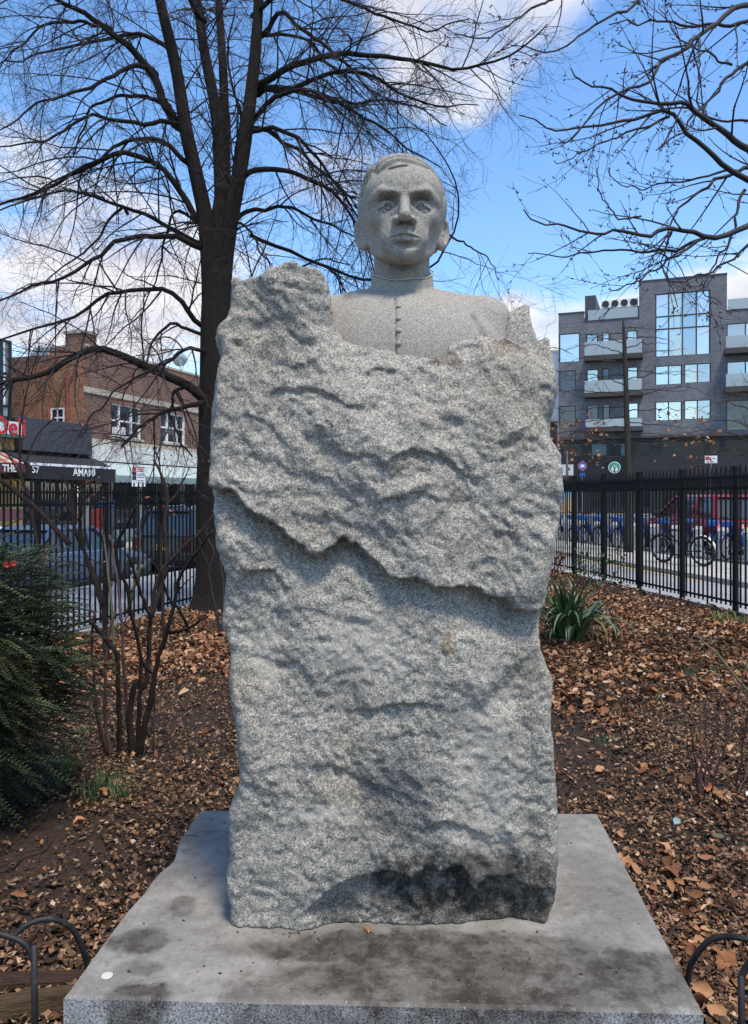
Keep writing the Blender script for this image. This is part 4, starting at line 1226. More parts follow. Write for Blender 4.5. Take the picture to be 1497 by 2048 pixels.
def fence(name, label, side, t_first, n_pan, zf, pitch=1.262, npk=11):
    pt = left_pt if side == 'L' else right_pt
    az = AZL if side == 'L' else AZR
    o0 = pt(-.03, t_first)
    z0 = zf(*o0[:2])
    root = empty(name, (o0[0], o0[1], z0), az, label, 'fence')
    for i in range(n_pan + 1):
        link('post', POST, None, root, (i * pitch, 0, 0))
        if i == n_pan: break
        for j in range(1, npk + 1):
            x = (i + j / (npk + 1)) * pitch
            link('picket', PKL if j == 6 else PK, None, root, (x, 0, random.Random(i * 31 + j).uniform(-.003, .003)))
            link('short_picket', PKS, None, root, (x - pitch / (npk + 1) / 2, 0, 0))
    for z in (.13, 1.69, 1.84):
        mb = MB()
        mb.box((-.02, -.016, z - .014), (n_pan * pitch, .016, z + .014)); mb.build('rail', M_IRON, root)
    return root
fence('iron_fence', 'black spear-topped iron fence along the pavement with the bike stand', 'R', 9.43 - 2 * 1.262, 10, lambda x, y: 0.0)
fence('iron_fence', 'black spear-topped iron fence along the shop street, behind the bare shrubs', 'L', 5.0, 9, lambda x, y: -.215)

# ================================================================ cars
M_TYRE = plain('tyre_rubber', (.015, .015, .015), .85)
M_RIM = plain('alloy_rim', (.45, .45, .46), .3, .8)
M_CGLASS = glass_mat('car_glass', (.015, .02, .022), .06)
M_TRIM = plain('black_trim', (.015, .015, .016), .5)
M_CHROME = plain('chrome', (.65, .65, .66), .15, 1.0)
M_TAIL = plain('tail_lamp_red', (.05, .003, .004), .2)
M_PLATE = plain('plate_amber', (.75, .38, .03), .5)
M_LAMP = plain('lamp_clear', (.7, .7, .68), .1)
def car_paint(name, c, metal=.2):
    m = Mat(name, .32, metal, .4, c)
    m.b.inputs['Coat Weight'].default_value = .35; m.b.inputs['Coat Roughness'].default_value = .06
    m.color(m.mix(m.rng(m.noise(5, 4), .3, .8, 0, .25), c, tuple(x * .7 + .02 for x in c)))
    return m.m
def car(name, label, loc, az, Ln, Wd, Ht, paint, suv=True, lit=False, rack=True):
    """local x = forwards from the rear bumper, y = left"""
    root = empty(name, loc, az, label, 'car')
    hw = Wd / 2; zb = .22; belt = Ht * .60 if suv else Ht * .64
    hood = belt - (.10 if suv else .14)
    fx = Ln
    # lower body: stations (x, top z, half width factor, bottom z)
    st = [(0, .62, .86, .40), (.03, belt - .12, .93, .30), (.18, belt - .01, .98, .24), (.9, belt + .01, 1.0, zb), (fx * .55, belt, 1.0, zb), (fx * .70, belt - .03, 1.0, zb),
          (fx * .80, hood + .02, .99, zb), (fx * .93, hood - .05, .95, .25), (fx - .06, hood - .18, .88, .30), (fx, .55, .78, .38)]
    if not suv: st[2] = (.22, belt - .03, .97, .24); st[3] = (.75, belt - .005, 1.0, zb)
    v = []; f = []
    for (x, zt, k, z0) in st:
        y = hw * k
        v += [(x, -y * .93, z0), (x, -y * .985, z0 + (zt - z0) * .25), (x, -y, z0 + (zt - z0) * .62), (x, -y * .965, zt - .05), (x, -y * .90, zt),
              (x, y * .90, zt), (x, y * .965, zt - .05), (x, y, z0 + (zt - z0) * .62), (x, y * .985, z0 + (zt - z0) * .25), (x, y * .93, z0)]
    n = 10
    for i in range(len(st) - 1):
        for k in range(n): f.append((i*n+k, i*n+(k+1) % n, (i+1)*n+(k+1) % n, (i+1)*n+k))
    f.append(list(range(n))[::-1]); f.append([(len(st)-1)*n+k for k in range(n)])
    me = MB().add(v, f).mesh('body', True)
    for p in me.polygons:
        if abs(p.normal.z) > .9 or abs(p.normal.x) > .9: p.use_smooth = False
    body = link('body', me, paint, root)
    # cabin: glass prism, roof and pillars
    if suv: rb, rt, ft, fb = .12, .38, fx * .50, fx * .70
    else: rb, rt, ft, fb = .62, 1.35, fx * .55, fx * .74
    gb, gt = hw * .895, hw * .72
    zr = Ht - .05
    P4 = lambda s, i=0.0: [(rb + i, s * (gb - i), belt - .02), (rt + i, s * (gt - i), zr), (ft - i, s * (gt - i), zr), (fb - i, s * (gb - i), belt - .06)]
    a_, b_ = P4(-1, .02), P4(1, .02)
    MB().add(a_ + b_, [(0,1,2,3), (7,6,5,4), (0,4,5,1), (1,5,6,2), (2,6,7,3), (3,7,4,0)]).build('glass', M_CGLASS, root)
    rf_ = MB()
    ov = .02
    rf_.add([(rt - .10, -gt - ov, zr - .02), (ft + .05, -gt - ov, zr - .03), (ft + .05, gt + ov, zr - .03), (rt - .10, gt + ov, zr - .02),
             (rt + .05, -gt * .8, Ht), (ft - .25, -gt * .8, Ht), (ft - .25, gt * .8, Ht), (rt + .05, gt * .8, Ht)],
            [(3,2,1,0), (4,5,6,7), (0,1,5,4), (1,2,6,5), (2,3,7,6), (3,0,4,7)])
    rf_.build('roof', paint, root)
    for s in (-1, 1):
        q = P4(s, -.006)
        for (i, j, r_) in ((0, 1, .075 if suv else .055), (3, 2, .04)): MB().tube([q[i], q[j]], r_, 6).build('pillar', paint, root)
        xm = (rb + fb) / 2 + .1
        for xm, r_ in ((rb + (fb - rb) * .33, .05 if suv else .035), (rb + (fb - rb) * .62, .035)):
            MB().tube([(xm, s * (gb + .002), belt - .02), (xm, s * (gt + .004), zr)], r_, 6).build('pillar', paint, root)
        MB().tube([(rb + .1, s * (gb + .03), belt - .01), (fb, s * (gb + .03), belt - .05)], .016, 5).build('window_trim', M_CHROME if not suv or lit else M_TRIM, root)
        mr_ = MB().box((fb - .25, s * (hw + .02) - .09, belt), (fb - .13, s * (hw + .02) + .09, belt + .17), bev=.03); mr_.build('wing_mirror', M_TRIM, root)
        MB().box((.25, s * hw * .975 - .02, zb - .04), (fx - .3, s * hw * .975 + .02, zb + .10), bev=.01).build('sill', M_TRIM, root)
        tl = MB().box((-.015, s * hw * .80 - .15, belt - .42), (.14, s * hw * .80 + .15, belt - .06), bev=.03) if suv else MB().box((-.015, s * hw * .72 - .2, belt - .30), (.16, s * hw * .72 + .2, belt - .12), bev=.02)
        if lit:
            m_ = Mat('tail_lamp_lit', .3, color=(.5, .01, .01)); m_.b.inputs['Emission Color'].default_value = (1, .03, .03, 1); m_.b.inputs['Emission Strength'].default_value = 1.0
            tl.build('tail_lamp', m_.m, root)
        else: tl.build('tail_lamp', M_TAIL, root)
        MB().box((fx - .10, s * hw * .66 - .18, hood - .36), (fx + .0, s * hw * .66 + .18, hood - .20), bev=.02).build('headlamp', M_LAMP, root)
        # door lines and handle
        MB().box((xm - .35, s * hw * 1.002 - .012, belt - .17), (xm - .18, s * hw * 1.002 + .012, belt - .14)).build('door_handle', M_CHROME, root)
        if suv and rack:
            MB().tube([(rt + .1, s * gt * .85, Ht - .02), (rt + .2, s * gt * .85, Ht + .05), (ft - .3, s * gt * .85, Ht + .05), (ft - .15, s * gt * .85, Ht - .02)], .018, 6).build('roof_rail', M_CHROME, root)
        for x in (.88, fx - .92):
            wr = .34 if suv else .315
            MB().lathe([(.02, -.02), (wr + .06, -.02), (wr + .06, .02), (.02, .02)], 20, (x, s * (hw - .012), wr), 'y').build('wheel_arch', M_TRIM, root)
            wh = MB().lathe([(wr * .62, -.11), (wr * .92, -.115), (wr, -.08), (wr, .08), (wr * .92, .115), (wr * .62, .11)], 24, (x, s * (hw - .09), wr), 'y', True).build('wheel', M_TYRE, root, True)
            rm = MB().lathe([(.05, -.06), (wr * .62, -.10), (wr * .65, -.11), (wr * .65, .11), (wr * .62, .10), (.05, .06)], 24, (x, s * (hw - .09), wr), 'y', True)
            for k in range(5):
                a = 2 * math.pi * k / 5
                rm.tube([(x, s * (hw - .0), wr), (x + math.cos(a) * wr * .62, s * (hw - .0), wr + math.sin(a) * wr * .62)], .035, 5)
            rm.build('rim', M_RIM, wh)
    MB().box((-.06, -hw * .84, .36), (.10, hw * .84, .60), bev=.04).build('rear_bumper', M_TRIM if suv else paint, root)
    MB().box((fx - .10, -hw * .76, .30), (fx + .05, hw * .76, .52), bev=.04).build('front_bumper', M_TRIM if suv else paint, root)
    pz = belt - .40 if suv else belt - .30
    MB().box((-.075 if not suv else -.03, -.16, pz), (-.012 if not suv else .03, .16, pz + .16)).build('number_plate', M_PLATE, root)
    return root
def on_left(off, d_along): return left_pt(off, d_along)
# rear-bumper positions along the left kerb
def park_left(px, off):
    k = (px - CX) / FPX
    d = (CL - off) / (NL[0] * k + NL[1])
    return (k * d, d, Z_LROAD + .001)
car('parked_car', 'black sport utility car with amber plate and roof rails parked past the bare shrub', park_left(322, 5.1), AZL, 4.6, 1.92, 1.76, car_paint('paint_black', (.012, .013, .016), .1))
p_ = np.array(park_left(120, 5.05)); p_[:2] -= UL * 2.3
car('parked_car', 'light blue and dark sedan parked behind the yew and the iron fence', tuple(p_), AZL, 4.6, 1.80, 1.47, car_paint('paint_pale_blue', (.10, .13, .18), .4), suv=False)
p2 = np.array(park_left(322, 5.1)); p2[:2] += UL * 7.0 - NL * 4.6
car('parked_car', 'white car parked on the far kerb of the shop street before the cream shopfront', tuple(p2), AZL, 4.5, 1.8, 1.5, car_paint('paint_white', (.62, .63, .64), .0), suv=False)
def right_off(px, off, z):
    k = (px - CX) / FPX
    d = (CR + off) / (NR[0] * k + NR[1])
    return (k * d, d, z)
car('parked_car', 'red sport utility car with glowing tail lamps beyond the row of hire bikes', right_off(1490, 7.6, Z_RROAD + .001), AZR, 4.7, 1.88, 1.72, car_paint('paint_red', (.30, .015, .03), .3), lit=True, rack=False)
p3 = np.array(right_off(1530, 10.3, Z_RROAD + .001)); p3[:2] -= UR * 1.2
car('parked_car', 'dark green car alongside the red sport utility car', tuple(p3), AZR, 4.6, 1.85, 1.6, car_paint('paint_dark', (.03, .04, .038), .3), rack=False)
p4 = np.array(right_off(1142, 9.5, Z_RROAD + .001)); p4[:2] += UR * 2
car('parked_car', 'white car parked by the colourful street kiosk beyond the boulder', tuple(p4), AZR, 4.5, 1.8, 1.5, car_paint('paint_white_two', (.6, .6, .6), 0), suv=False)

# ================================================================ hire bikes and docks
M_BLUE = plain('bike_blue', (.008, .040, .20), .3)
M_SKY = plain('basket_blue', (.012, .12, .40), .35)
M_DOCK = plain('dock_grey', (.42, .43, .43), .55, .1)
M_CREAMF = plain('cream_mudguard', (.66, .60, .45), .5)
def wheel(parent, x, z, r, rim_mat=M_RIM, tyre=.028):
    a = np.linspace(0, 2 * math.pi, 29)
    w = MB()
    prof = [(r - 2 * tyre, 0), (r - tyre, -tyre), (r, 0), (r - tyre, tyre)]
    wo = w.lathe(prof, 28, (x, 0, z), 'y', True).build('wheel', M_TYRE, parent, True)
    rm = MB().lathe([(r - 2*tyre - .022, -.012), (r - 2*tyre, -.014), (r - 2*tyre, .014), (r - 2*tyre - .022, .012)], 28, (x, 0, z), 'y', True)
    for k in range(14):
        t = 2 * math.pi * k / 14
        rm.tube([(x, .012 * (-1) ** k, z), (x + math.cos(t) * (r - 2*tyre - .01), 0, z + math.sin(t) * (r - 2*tyre - .01))], .0022, 3, False)
    rm.lathe([(.005, -.035), (.022, -.035), (.022, .035), (.005, .035)], 8, (x, 0, z), 'y')
    rm.build('rim', rim_mat, wo)
    return wo
def bike(name, label, hire=True, group=None):
    """local x forwards, rear axle at x=0"""
    root = empty(name, (0, 0, 0), 0, label, 'bicycle', group)
    r = .33
    wheel(root, 0, r, r, M_RIM if hire else plain('white_rim', (.72, .72, .7), .4)); wheel(root, 1.08, r, r)
    fm = M_BLUE if hire else M_TRIM
    tb_ = .032 if hire else .017
    fr = MB()
    fr.tube([(.44, 0, .30), (.27, 0, .78)], tb_, 8)
    if hire: fr.tube(smooth_path([(.44, 0, .31), (.62, 0, .36), (.80, 0, .58), (.90, 0, .86)], 4), .045, 8)
    else:
        fr.tube([(.44, 0, .30), (.88, 0, .72)], tb_, 8); fr.tube([(.29, 0, .74), (.88, 0, .76)], tb_, 8)
    for s in (-1, 1):
        fr.tube([(.44, s * .04, .30), (0, s * .06, r)], .013, 6); fr.tube([(.29, s * .03, .70), (0, s * .06, r)], .011, 6)
        fr.tube([(.92, s * .05, .70), (1.08, s * .055, r)], .014, 6)
    fr.tube([(.93, 0, .66), (.87, 0, .98)], .024, 8)
    fr.build('frame', fm, root, True)
    hb = MB()
    hb.tube(smooth_path([(.66, -.30, 1.04), (.78, -.27, 1.09), (.87, -.10, 1.05), (.87, .10, 1.05), (.78, .27, 1.09), (.66, .30, 1.04)], 3), .015, 7)
    hb.tube([(.87, 0, .95), (.87, 0, 1.06)], .018, 7)
    hb.build('handlebar', M_TRIM, root, True)
    sd_ = MB().add([(.12, -.09, .96), (.12, .09, .96), (.40, .02, .95), (.40, -.02, .95), (.14, -.11, .91), (.14, .11, .91), (.40, .025, .90), (.40, -.025, .90)],
                   [(0,3,2,1), (4,5,6,7), (0,1,5,4), (1,2,6,5), (2,3,7,6), (3,0,4,7)])
    sd_.build('saddle', M_TRIM, root); MB().tube([(.27, 0, .74), (.25, 0, .92)], .014, 6).build('seat_post', M_CHROME, root)
    a = np.linspace(math.radians(20), math.radians(190), 12)
    for (x, a0, a1, m_) in ((0, -10, 190, M_BLUE if hire else M_CREAMF), (1.08, 20, 150, M_BLUE if hire else M_TRIM)):
        a = np.radians(np.linspace(a0, a1, 12))
        v = []; f = []
        for q in a:
            for (y, rr) in ((-.035, r + .018), (0, r + .03), (.035, r + .018)): v.append((x - math.cos(q) * rr * -1 if x > .5 else x - math.cos(q) * rr, y, r + math.sin(q) * rr))
        for i in range(11):
            for k in (0, 1): f.append((3*i+k, 3*i+k+1, 3*i+3+k+1, 3*i+3+k))
        g = MB().add(v, f).build('mudguard', m_, root, True)
        md = g.modifiers.new('thick', 'SOLIDIFY'); md.thickness = .004
    if hire:
        MB().box((.94, -.15, .84), (1.16, .15, 1.00), bev=.03).build('basket', M_SKY, root)
        MB().box((-.26, -.11, .50), (-.20, .11, .66), bev=.02).build('rear_panel', M_SKY, root)
        MB().box((.10, -.055, .36), (.36, .055, .62), bev=.04).build('chain_cover', M_BLUE, root)
    cr = MB().tube([(.44, -.09, .30), (.44, .09, .30)], .02, 6); cr.tube([(.44, .09, .30), (.56, .09, .18)], .012, 5); cr.tube([(.44, -.09, .30), (.32, -.09, .42)], .012, 5)
    cr.box((.52, .09, .165), (.60, .18, .185)); cr.box((.28, -.18, .41), (.36, -.09, .43))
    cr.build('crank', M_TRIM, root)
    return root
def copy_tree(o, parent=None):
    c = o.copy(); COL.objects.link(c); c.parent = parent
    for ch in o.children: copy_tree(ch, c)
    return c
bike0 = bike('hire_bike', 'blue hire bike with a square front basket locked in the row of grey docks', True, 'hire bikes in the dock row')
dock0 = empty('bike_dock', (0, 0, 0), 0, 'pale grey dock post between blue hire bikes', 'bike dock', 'docks of the bike row')
MB().box((-.13, -.105, .0), (.13, .105, .738), bev=.03).add([(-.13, -.105, .74), (.13, -.105, .74), (.13, .105, .74), (-.13, .105, .74), (-.05, -.09, .84), (.12, -.09, .84), (.12, .09, .84), (-.05, .09, .84)], [(4,5,6,7), (0,1,5,4), (1,2,6,5), (2,3,7,6), (3,0,4,7)]).build('post', M_DOCK, dock0)
MB().box((-.55, -.34, 0), (.4, .34, .035), bev=.01).build('base_plate', plain('dock_base', (.16, .16, .165), .6, .3), dock0)
MB().box((-.135, -.07, .55), (-.131, .07, .70)).build('panel', plain('dock_panel', (.62, .63, .63), .5), dock0)
rowA, rowB = np.array((9.75, 18.0)), np.array((6.35, 27.2))
NB = 12
hd = math.radians(90 - 46)
for i in range(NB):
    q = rowA + (rowB - rowA) * i / (NB - 1)
    rr_ = random.Random(100 + i)
    b = bike0 if i == 0 else copy_tree(bike0)
    d = dock0 if i == 0 else copy_tree(dock0)
    h_ = hd + rr_.uniform(-.16, .16)
    b.location = (q[0] + 1.10 * math.cos(hd), q[1] + 1.10 * math.sin(hd), Z_RROAD + .037); b.rotation_euler = (rr_.uniform(-.03, .03), 0, h_ + math.pi)
    d.location = (q[0] + .40 * math.cos(hd) + .30 * math.sin(hd) , q[1] + .40 * math.sin(hd) - .30 * math.cos(hd), Z_RROAD); d.rotation_euler = (0, 0, hd)
bk = bike('parked_bike', 'black bicycle with cream mudguard and white-rimmed wheel standing before the dock row', False)
q = P(1407, 1139, 16.6); bk.location = (q[0], q[1], Z_RWALK + .001); bk.rotation_euler = (-.09, 0, math.radians(90 + 28))

# ================================================================ signs, kiosk, boxes
M_POST = plain('galvanised_post', (.22, .22, .22), .5, .6)
def pole_sign(name, label, loc, az, h, panels, r=.028):
    """panels: (shape, w, h, z, material, y)"""
    root = empty(name, loc, az, label, 'sign')
    MB().tube([(0, 0, -.05), (0, 0, h)], r, 8).build('post', M_POST, root)
    for (shape, w, hh, z, m_) in panels:
        if shape == 'disc': MB().lathe([(.001, -.006), (w / 2, -.006), (w / 2, .006), (.001, .006)], 24, (0, -r - .012, z), 'y').build('plate', m_, root)
        else: MB().box((-w / 2, -r - .018, z - hh / 2), (w / 2, -r - .006, z + hh / 2)).build('plate', m_, root)
    return root
M_SRED = plain('sign_red', (.60, .04, .04), .5); M_SBLU = plain('sign_blue', (.03, .16, .50), .5); M_SBLK = plain('sign_black', (.02, .02, .02), .5)
M_SWHT = plain('sign_white', (.78, .78, .79), .4, var=.05); M_SBACK = plain('sign_back', (.60, .60, .57), .45, .3)
k = (278 - CX) / FPX
ds = 17.6
sg_ = pole_sign('parking_sign', 'white parking sign with red and black marks on a post before the awning', (k * ds, ds, Z_LWALK), 0, 2.55, [('box', .30, .46, CAM_H + (HZ - 953) / FPX * ds - Z_LWALK, M_SWHT)])
sg_.rotation_euler = (0, 0, .12)
zs_ = CAM_H + (HZ - 953) / FPX * ds - Z_LWALK
mkp = lambda p_, x0, x1, z0, z1, m_, nm: MB().box((x0, -.050, zs_ + z0), (x1, -.0465, zs_ + z1)).build(nm, m_, p_)
mkp(sg_, -.14, -.05, .12, .215, M_SRED, 'red_mark'); mkp(sg_, -.14, -.05, .02, .11, M_SBLK, 'black_mark'); mkp(sg_, -.14, -.05, -.08, .01, M_SBLK, 'black_mark')
for i, z in enumerate((.19, .15, .11)): mkp(sg_, -.03, .12, z, z + .018, M_SRED, 'red_line')
for i, z in enumerate((.05, .01, -.03, -.10, -.15)): mkp(sg_, -.03, .12, z, z + .012, M_SBLK, 'black_line')
def right_sign(px, py, d): return ((px - CX) / FPX * d, d, Z_RWALK if d < 21 else Z_RROAD), CAM_H + (HZ - py) / FPX * d
l_, z_ = right_sign(1165, 933, 26.0); z_ -= l_[2]
bs = pole_sign('bus_stop_sign', 'round blue bus stop sign over a small blue route plate', l_, -.3, z_ + .2, [('disc', .30, 0, z_ + .02, M_SBLU), ('box', .17, .14, z_ - .28, M_SKY), ('box', .12, .07, z_ - .20, M_SBLK)])
MB().lathe([(.125, -.003), (.15, -.003), (.15, .003), (.125, .003)], 24, (0, -.050, z_ + .02), 'y', True).build('red_rim', M_SRED, bs)
MB().box((-.06, -.052, z_ - .03), (.06, -.048, z_ + .06)).build('bus_mark', M_SWHT, bs)
l_, z_ = right_sign(1134, 940, 24.0); z_ -= l_[2]
ps = pole_sign('back_facing_sign', 'two pale metal sign backs side by side on one dark post', l_, -.2, z_ + .6, [])
for s in (-1, 1): MB().box((s * .115 - .075, .03, z_ - .17), (s * .115 + .075, .04, z_ + .17)).build('plate', M_SBACK, ps)
for s in (-1, 1): MB().box((s * .115 - .075, -.042, z_ - .17), (s * .115 + .075, -.032, z_ + .17)).build('plate', M_SBACK, ps)
l_, z_ = right_sign(1422, 919, 23.0); z_ -= l_[2]
wr = pole_sign('parking_sign', 'small white sign with a red square above the fence by the red car', l_, -.35, z_ + .1, [('box', .34, .22, z_, M_SWHT)], .016)
MB().box((-.15, -.040, z_ + .0), (-.05, -.0365, z_ + .09)).build('red_mark', M_SRED, wr); MB().box((-.12, -.040, z_ - .08), (.08, -.0365, z_ - .06)).build('red_line', M_SRED, wr)
MB().box((-.02, -.040, z_ + .03), (.14, -.0365, z_ + .045)).build('grey_line', M_SBACK, wr)
# pedestrian signal head seen past the boulder's right edge
ts = empty('signal_head', (P(1106, 985, 30)[0], 30.0, Z_RROAD), -.2, 'black traffic signal head on a pole close to the right edge of the boulder', 'traffic signal')
MB().tube([(0, 0, 0), (0, 0, 4.4)], .05, 8).build('pole', M_TRIM, ts)
zq = CAM_H + (HZ - 868) / FPX * 30 - Z_RROAD
MB().box((-.17, -.16, zq - .55), (.17, .16, zq + .5), bev=.03).build('housing', M_TRIM, ts)
for i in range(3): MB().lathe([(.10, -.20), (.13, -.20), (.13, .0), (.10, .0)], 14, (0, -.16, zq - .36 + .33 * i), 'y', True).build('visor', M_TRIM, ts)
# street kiosk with a coloured screen
def screen_mat():
    m = Mat('kiosk_poster', .3)
    z = m.xyz()[2]
    m.color(m.ramp(m.math('ADD', m.math('MULTIPLY', z, .5), m.math('MULTIPLY', m.math('SUBTRACT', m.noise(2.5, 4), .5), .5)),
                   [(.2, (.60, .58, .52)), (.45, (.70, .66, .58)), (.6, (.70, .38, .12)), (.72, (.55, .45, .25)), (.85, (.10, .38, .52))]))
    return m.m
kq = P(1124, 1000, 29.0)
ks = empty('street_kiosk', (kq[0], 29.0, Z_RROAD), -.35, 'tall street kiosk with a blue and orange printed panel near the hire bikes', 'kiosk')
MB().box((-.55, -.14, 0), (.55, .14, 1.95), bev=.03).build('casing', M_DOCK, ks); MB().box((-.48, -.150, .25), (.48, -.142, 1.85)).build('screen', screen_mat(), ks)
# phone post and red box before the black awning
d_ = 26.0
q = P(199, 1000, d_)
rb_ = empty('news_box', (q[0], d_, Z_LFAR if False else Z_LROAD + .12), AZL, 'red metal news box on a stand under the black awning', 'news box')
MB().box((-.18, -.2, .45), (.18, .2, 1.55), bev=.03).build('cabinet', plain('news_box_red', (.22, .015, .015), .5), rb_)
MB().box((-.04, -.04, -.1), (.04, .04, .45)).build('stand', M_TRIM, rb_)
q = P(214, 1000, d_ + .5)
pk = empty('payment_kiosk', (q[0], d_ + .5, Z_LROAD + .12), AZL, 'dark street post with a bright blue cap next to the red news box', 'kiosk')
MB().box((-.17, -.17, -.1), (.17, .17, 1.62), bev=.02).build('post', M_SIGNGREY, pk); MB().box((-.20, -.20, 1.62), (.20, .20, 1.82), bev=.02).build('cap', M_SKY, pk)
# ================================================================ plants
rng = np.random.default_rng(12)
def batch_tubes(paths, rad, n=3):
    """paths (N,S,3), rad (N,S) -> vertices, quads"""
    N, S, _ = paths.shape
    t = np.gradient(paths, axis=1); t /= np.maximum(np.linalg.norm(t, axis=2, keepdims=True), 1e-9)
    ref = np.where(np.abs(t[:, :1, 2:3]) < .85, np.array((0., 0., 1.)), np.array((1., 0., 0.)))
    u = np.cross(t, np.broadcast_to(ref, t.shape)); u /= np.maximum(np.linalg.norm(u, axis=2, keepdims=True), 1e-9)
    w = np.cross(t, u)
    a = np.arange(n) * 2 * np.pi / n
    v = paths[:, :, None, :] + rad[:, :, None, None] * (np.cos(a)[None, None, :, None] * u[:, :, None, :] + np.sin(a)[None, None, :, None] * w[:, :, None, :])
    idx = np.arange(N * S * n).reshape(N, S, n)
    nx = np.roll(idx, -1, axis=2)
    q = np.stack([idx[:, :-1], nx[:, :-1], nx[:, 1:], idx[:, 1:]], -1).reshape(-1, 4)
    return v.reshape(-1, 3), q

def resample(path, S):
    d = np.r_[0, np.cumsum(np.linalg.norm(np.diff(path, axis=0), axis=1))]
    s = np.linspace(0, d[-1], S)
    return np.stack([np.interp(s, d, path[:, k]) for k in range(3)], 1), d[-1]

def sprout(paths, lens, rads, per_m, lo, hi, ang, S, droop, up, wig, t0=.12, rscale=.55, taper=.25, side=1.0, keep=None, nmax=None):
    """children along parent paths; droop < 0 hangs, up > 0 lifts the tips"""
    N, SP, _ = paths.shape
    cnt = rng.poisson(np.maximum(lens * per_m, .2))
    par = np.repeat(np.arange(N), cnt)
    M = len(par)
    if M == 0: return np.zeros((0, S, 3)), np.zeros(0), np.zeros((0, S))
    t = t0 + (1 - t0) * rng.random(M) ** .85
    f = t * (SP - 1); i = np.minimum(f.astype(int), SP - 2); fr = (f - i)[:, None]
    pos = paths[par, i] * (1 - fr) + paths[par, i + 1] * fr
    tan = paths[par, i + 1] - paths[par, i]; tan /= np.maximum(np.linalg.norm(tan, axis=1, keepdims=True), 1e-9)
    r0 = (rads[par, i] * (1 - fr[:, 0]) + rads[par, i + 1] * fr[:, 0]) * rscale
    rv = rng.normal(size=(M, 3)); rv -= (rv * tan).sum(1, keepdims=True) * tan; rv /= np.maximum(np.linalg.norm(rv, axis=1, keepdims=True), 1e-9)
    a = np.radians(rng.normal(ang, ang * .28, M))[:, None]
    d = tan * np.cos(a) + rv * np.sin(a) * side
    L = rng.uniform(lo, hi, M) * (1.15 - .55 * t)
    out = np.zeros((M, S, 3)); out[:, 0] = pos
    st = (L / (S - 1))[:, None]
    for k in range(1, S):
        d = d + rng.normal(0, wig, (M, 3)) + np.array((0, 0, 1.0)) * (droop if k < S * .55 else up)
        d /= np.linalg.norm(d, axis=1, keepdims=True)
        out[:, k] = out[:, k - 1] + d * st
    rr = np.maximum(r0[:, None] * np.linspace(1, taper, S)[None], .0016)
    return out, L, rr

def bark(name, c, rough=.9, stretch=(9, 9, 1.6)):
    m = Mat(name, rough, spec=.2)
    f = m.noise(6, 6, .7, stretch=stretch)
    m.color(m.ramp(f, [(.3, tuple(x * .45 for x in c)), (.55, c), (.75, tuple(min(1, x * 1.7) for x in c))]))
    m.bump(f, 1.0, .05)
    return m.m
B_LINDEN = bark('linden_bark', (.027, .020, .016))
B_LTWIG = plain('linden_twig', (.022, .015, .016), .85)
B_CHERRY = plain('cherry_bark', (.018, .014, .016), .8, bump=.3)
B_OAK = bark('street_tree_bark', (.060, .050, .040))
B_OTWIG = plain('street_tree_twig', (.050, .034, .028), .85)

def limb_path(pts, d0, d1, n=5, wob=.0):
    p = np.array([P(x, y, d0 + (d1 - d0) * i / max(1, len(pts) - 1)) for i, (x, y) in enumerate(pts)])
    return smooth_path(p, n)

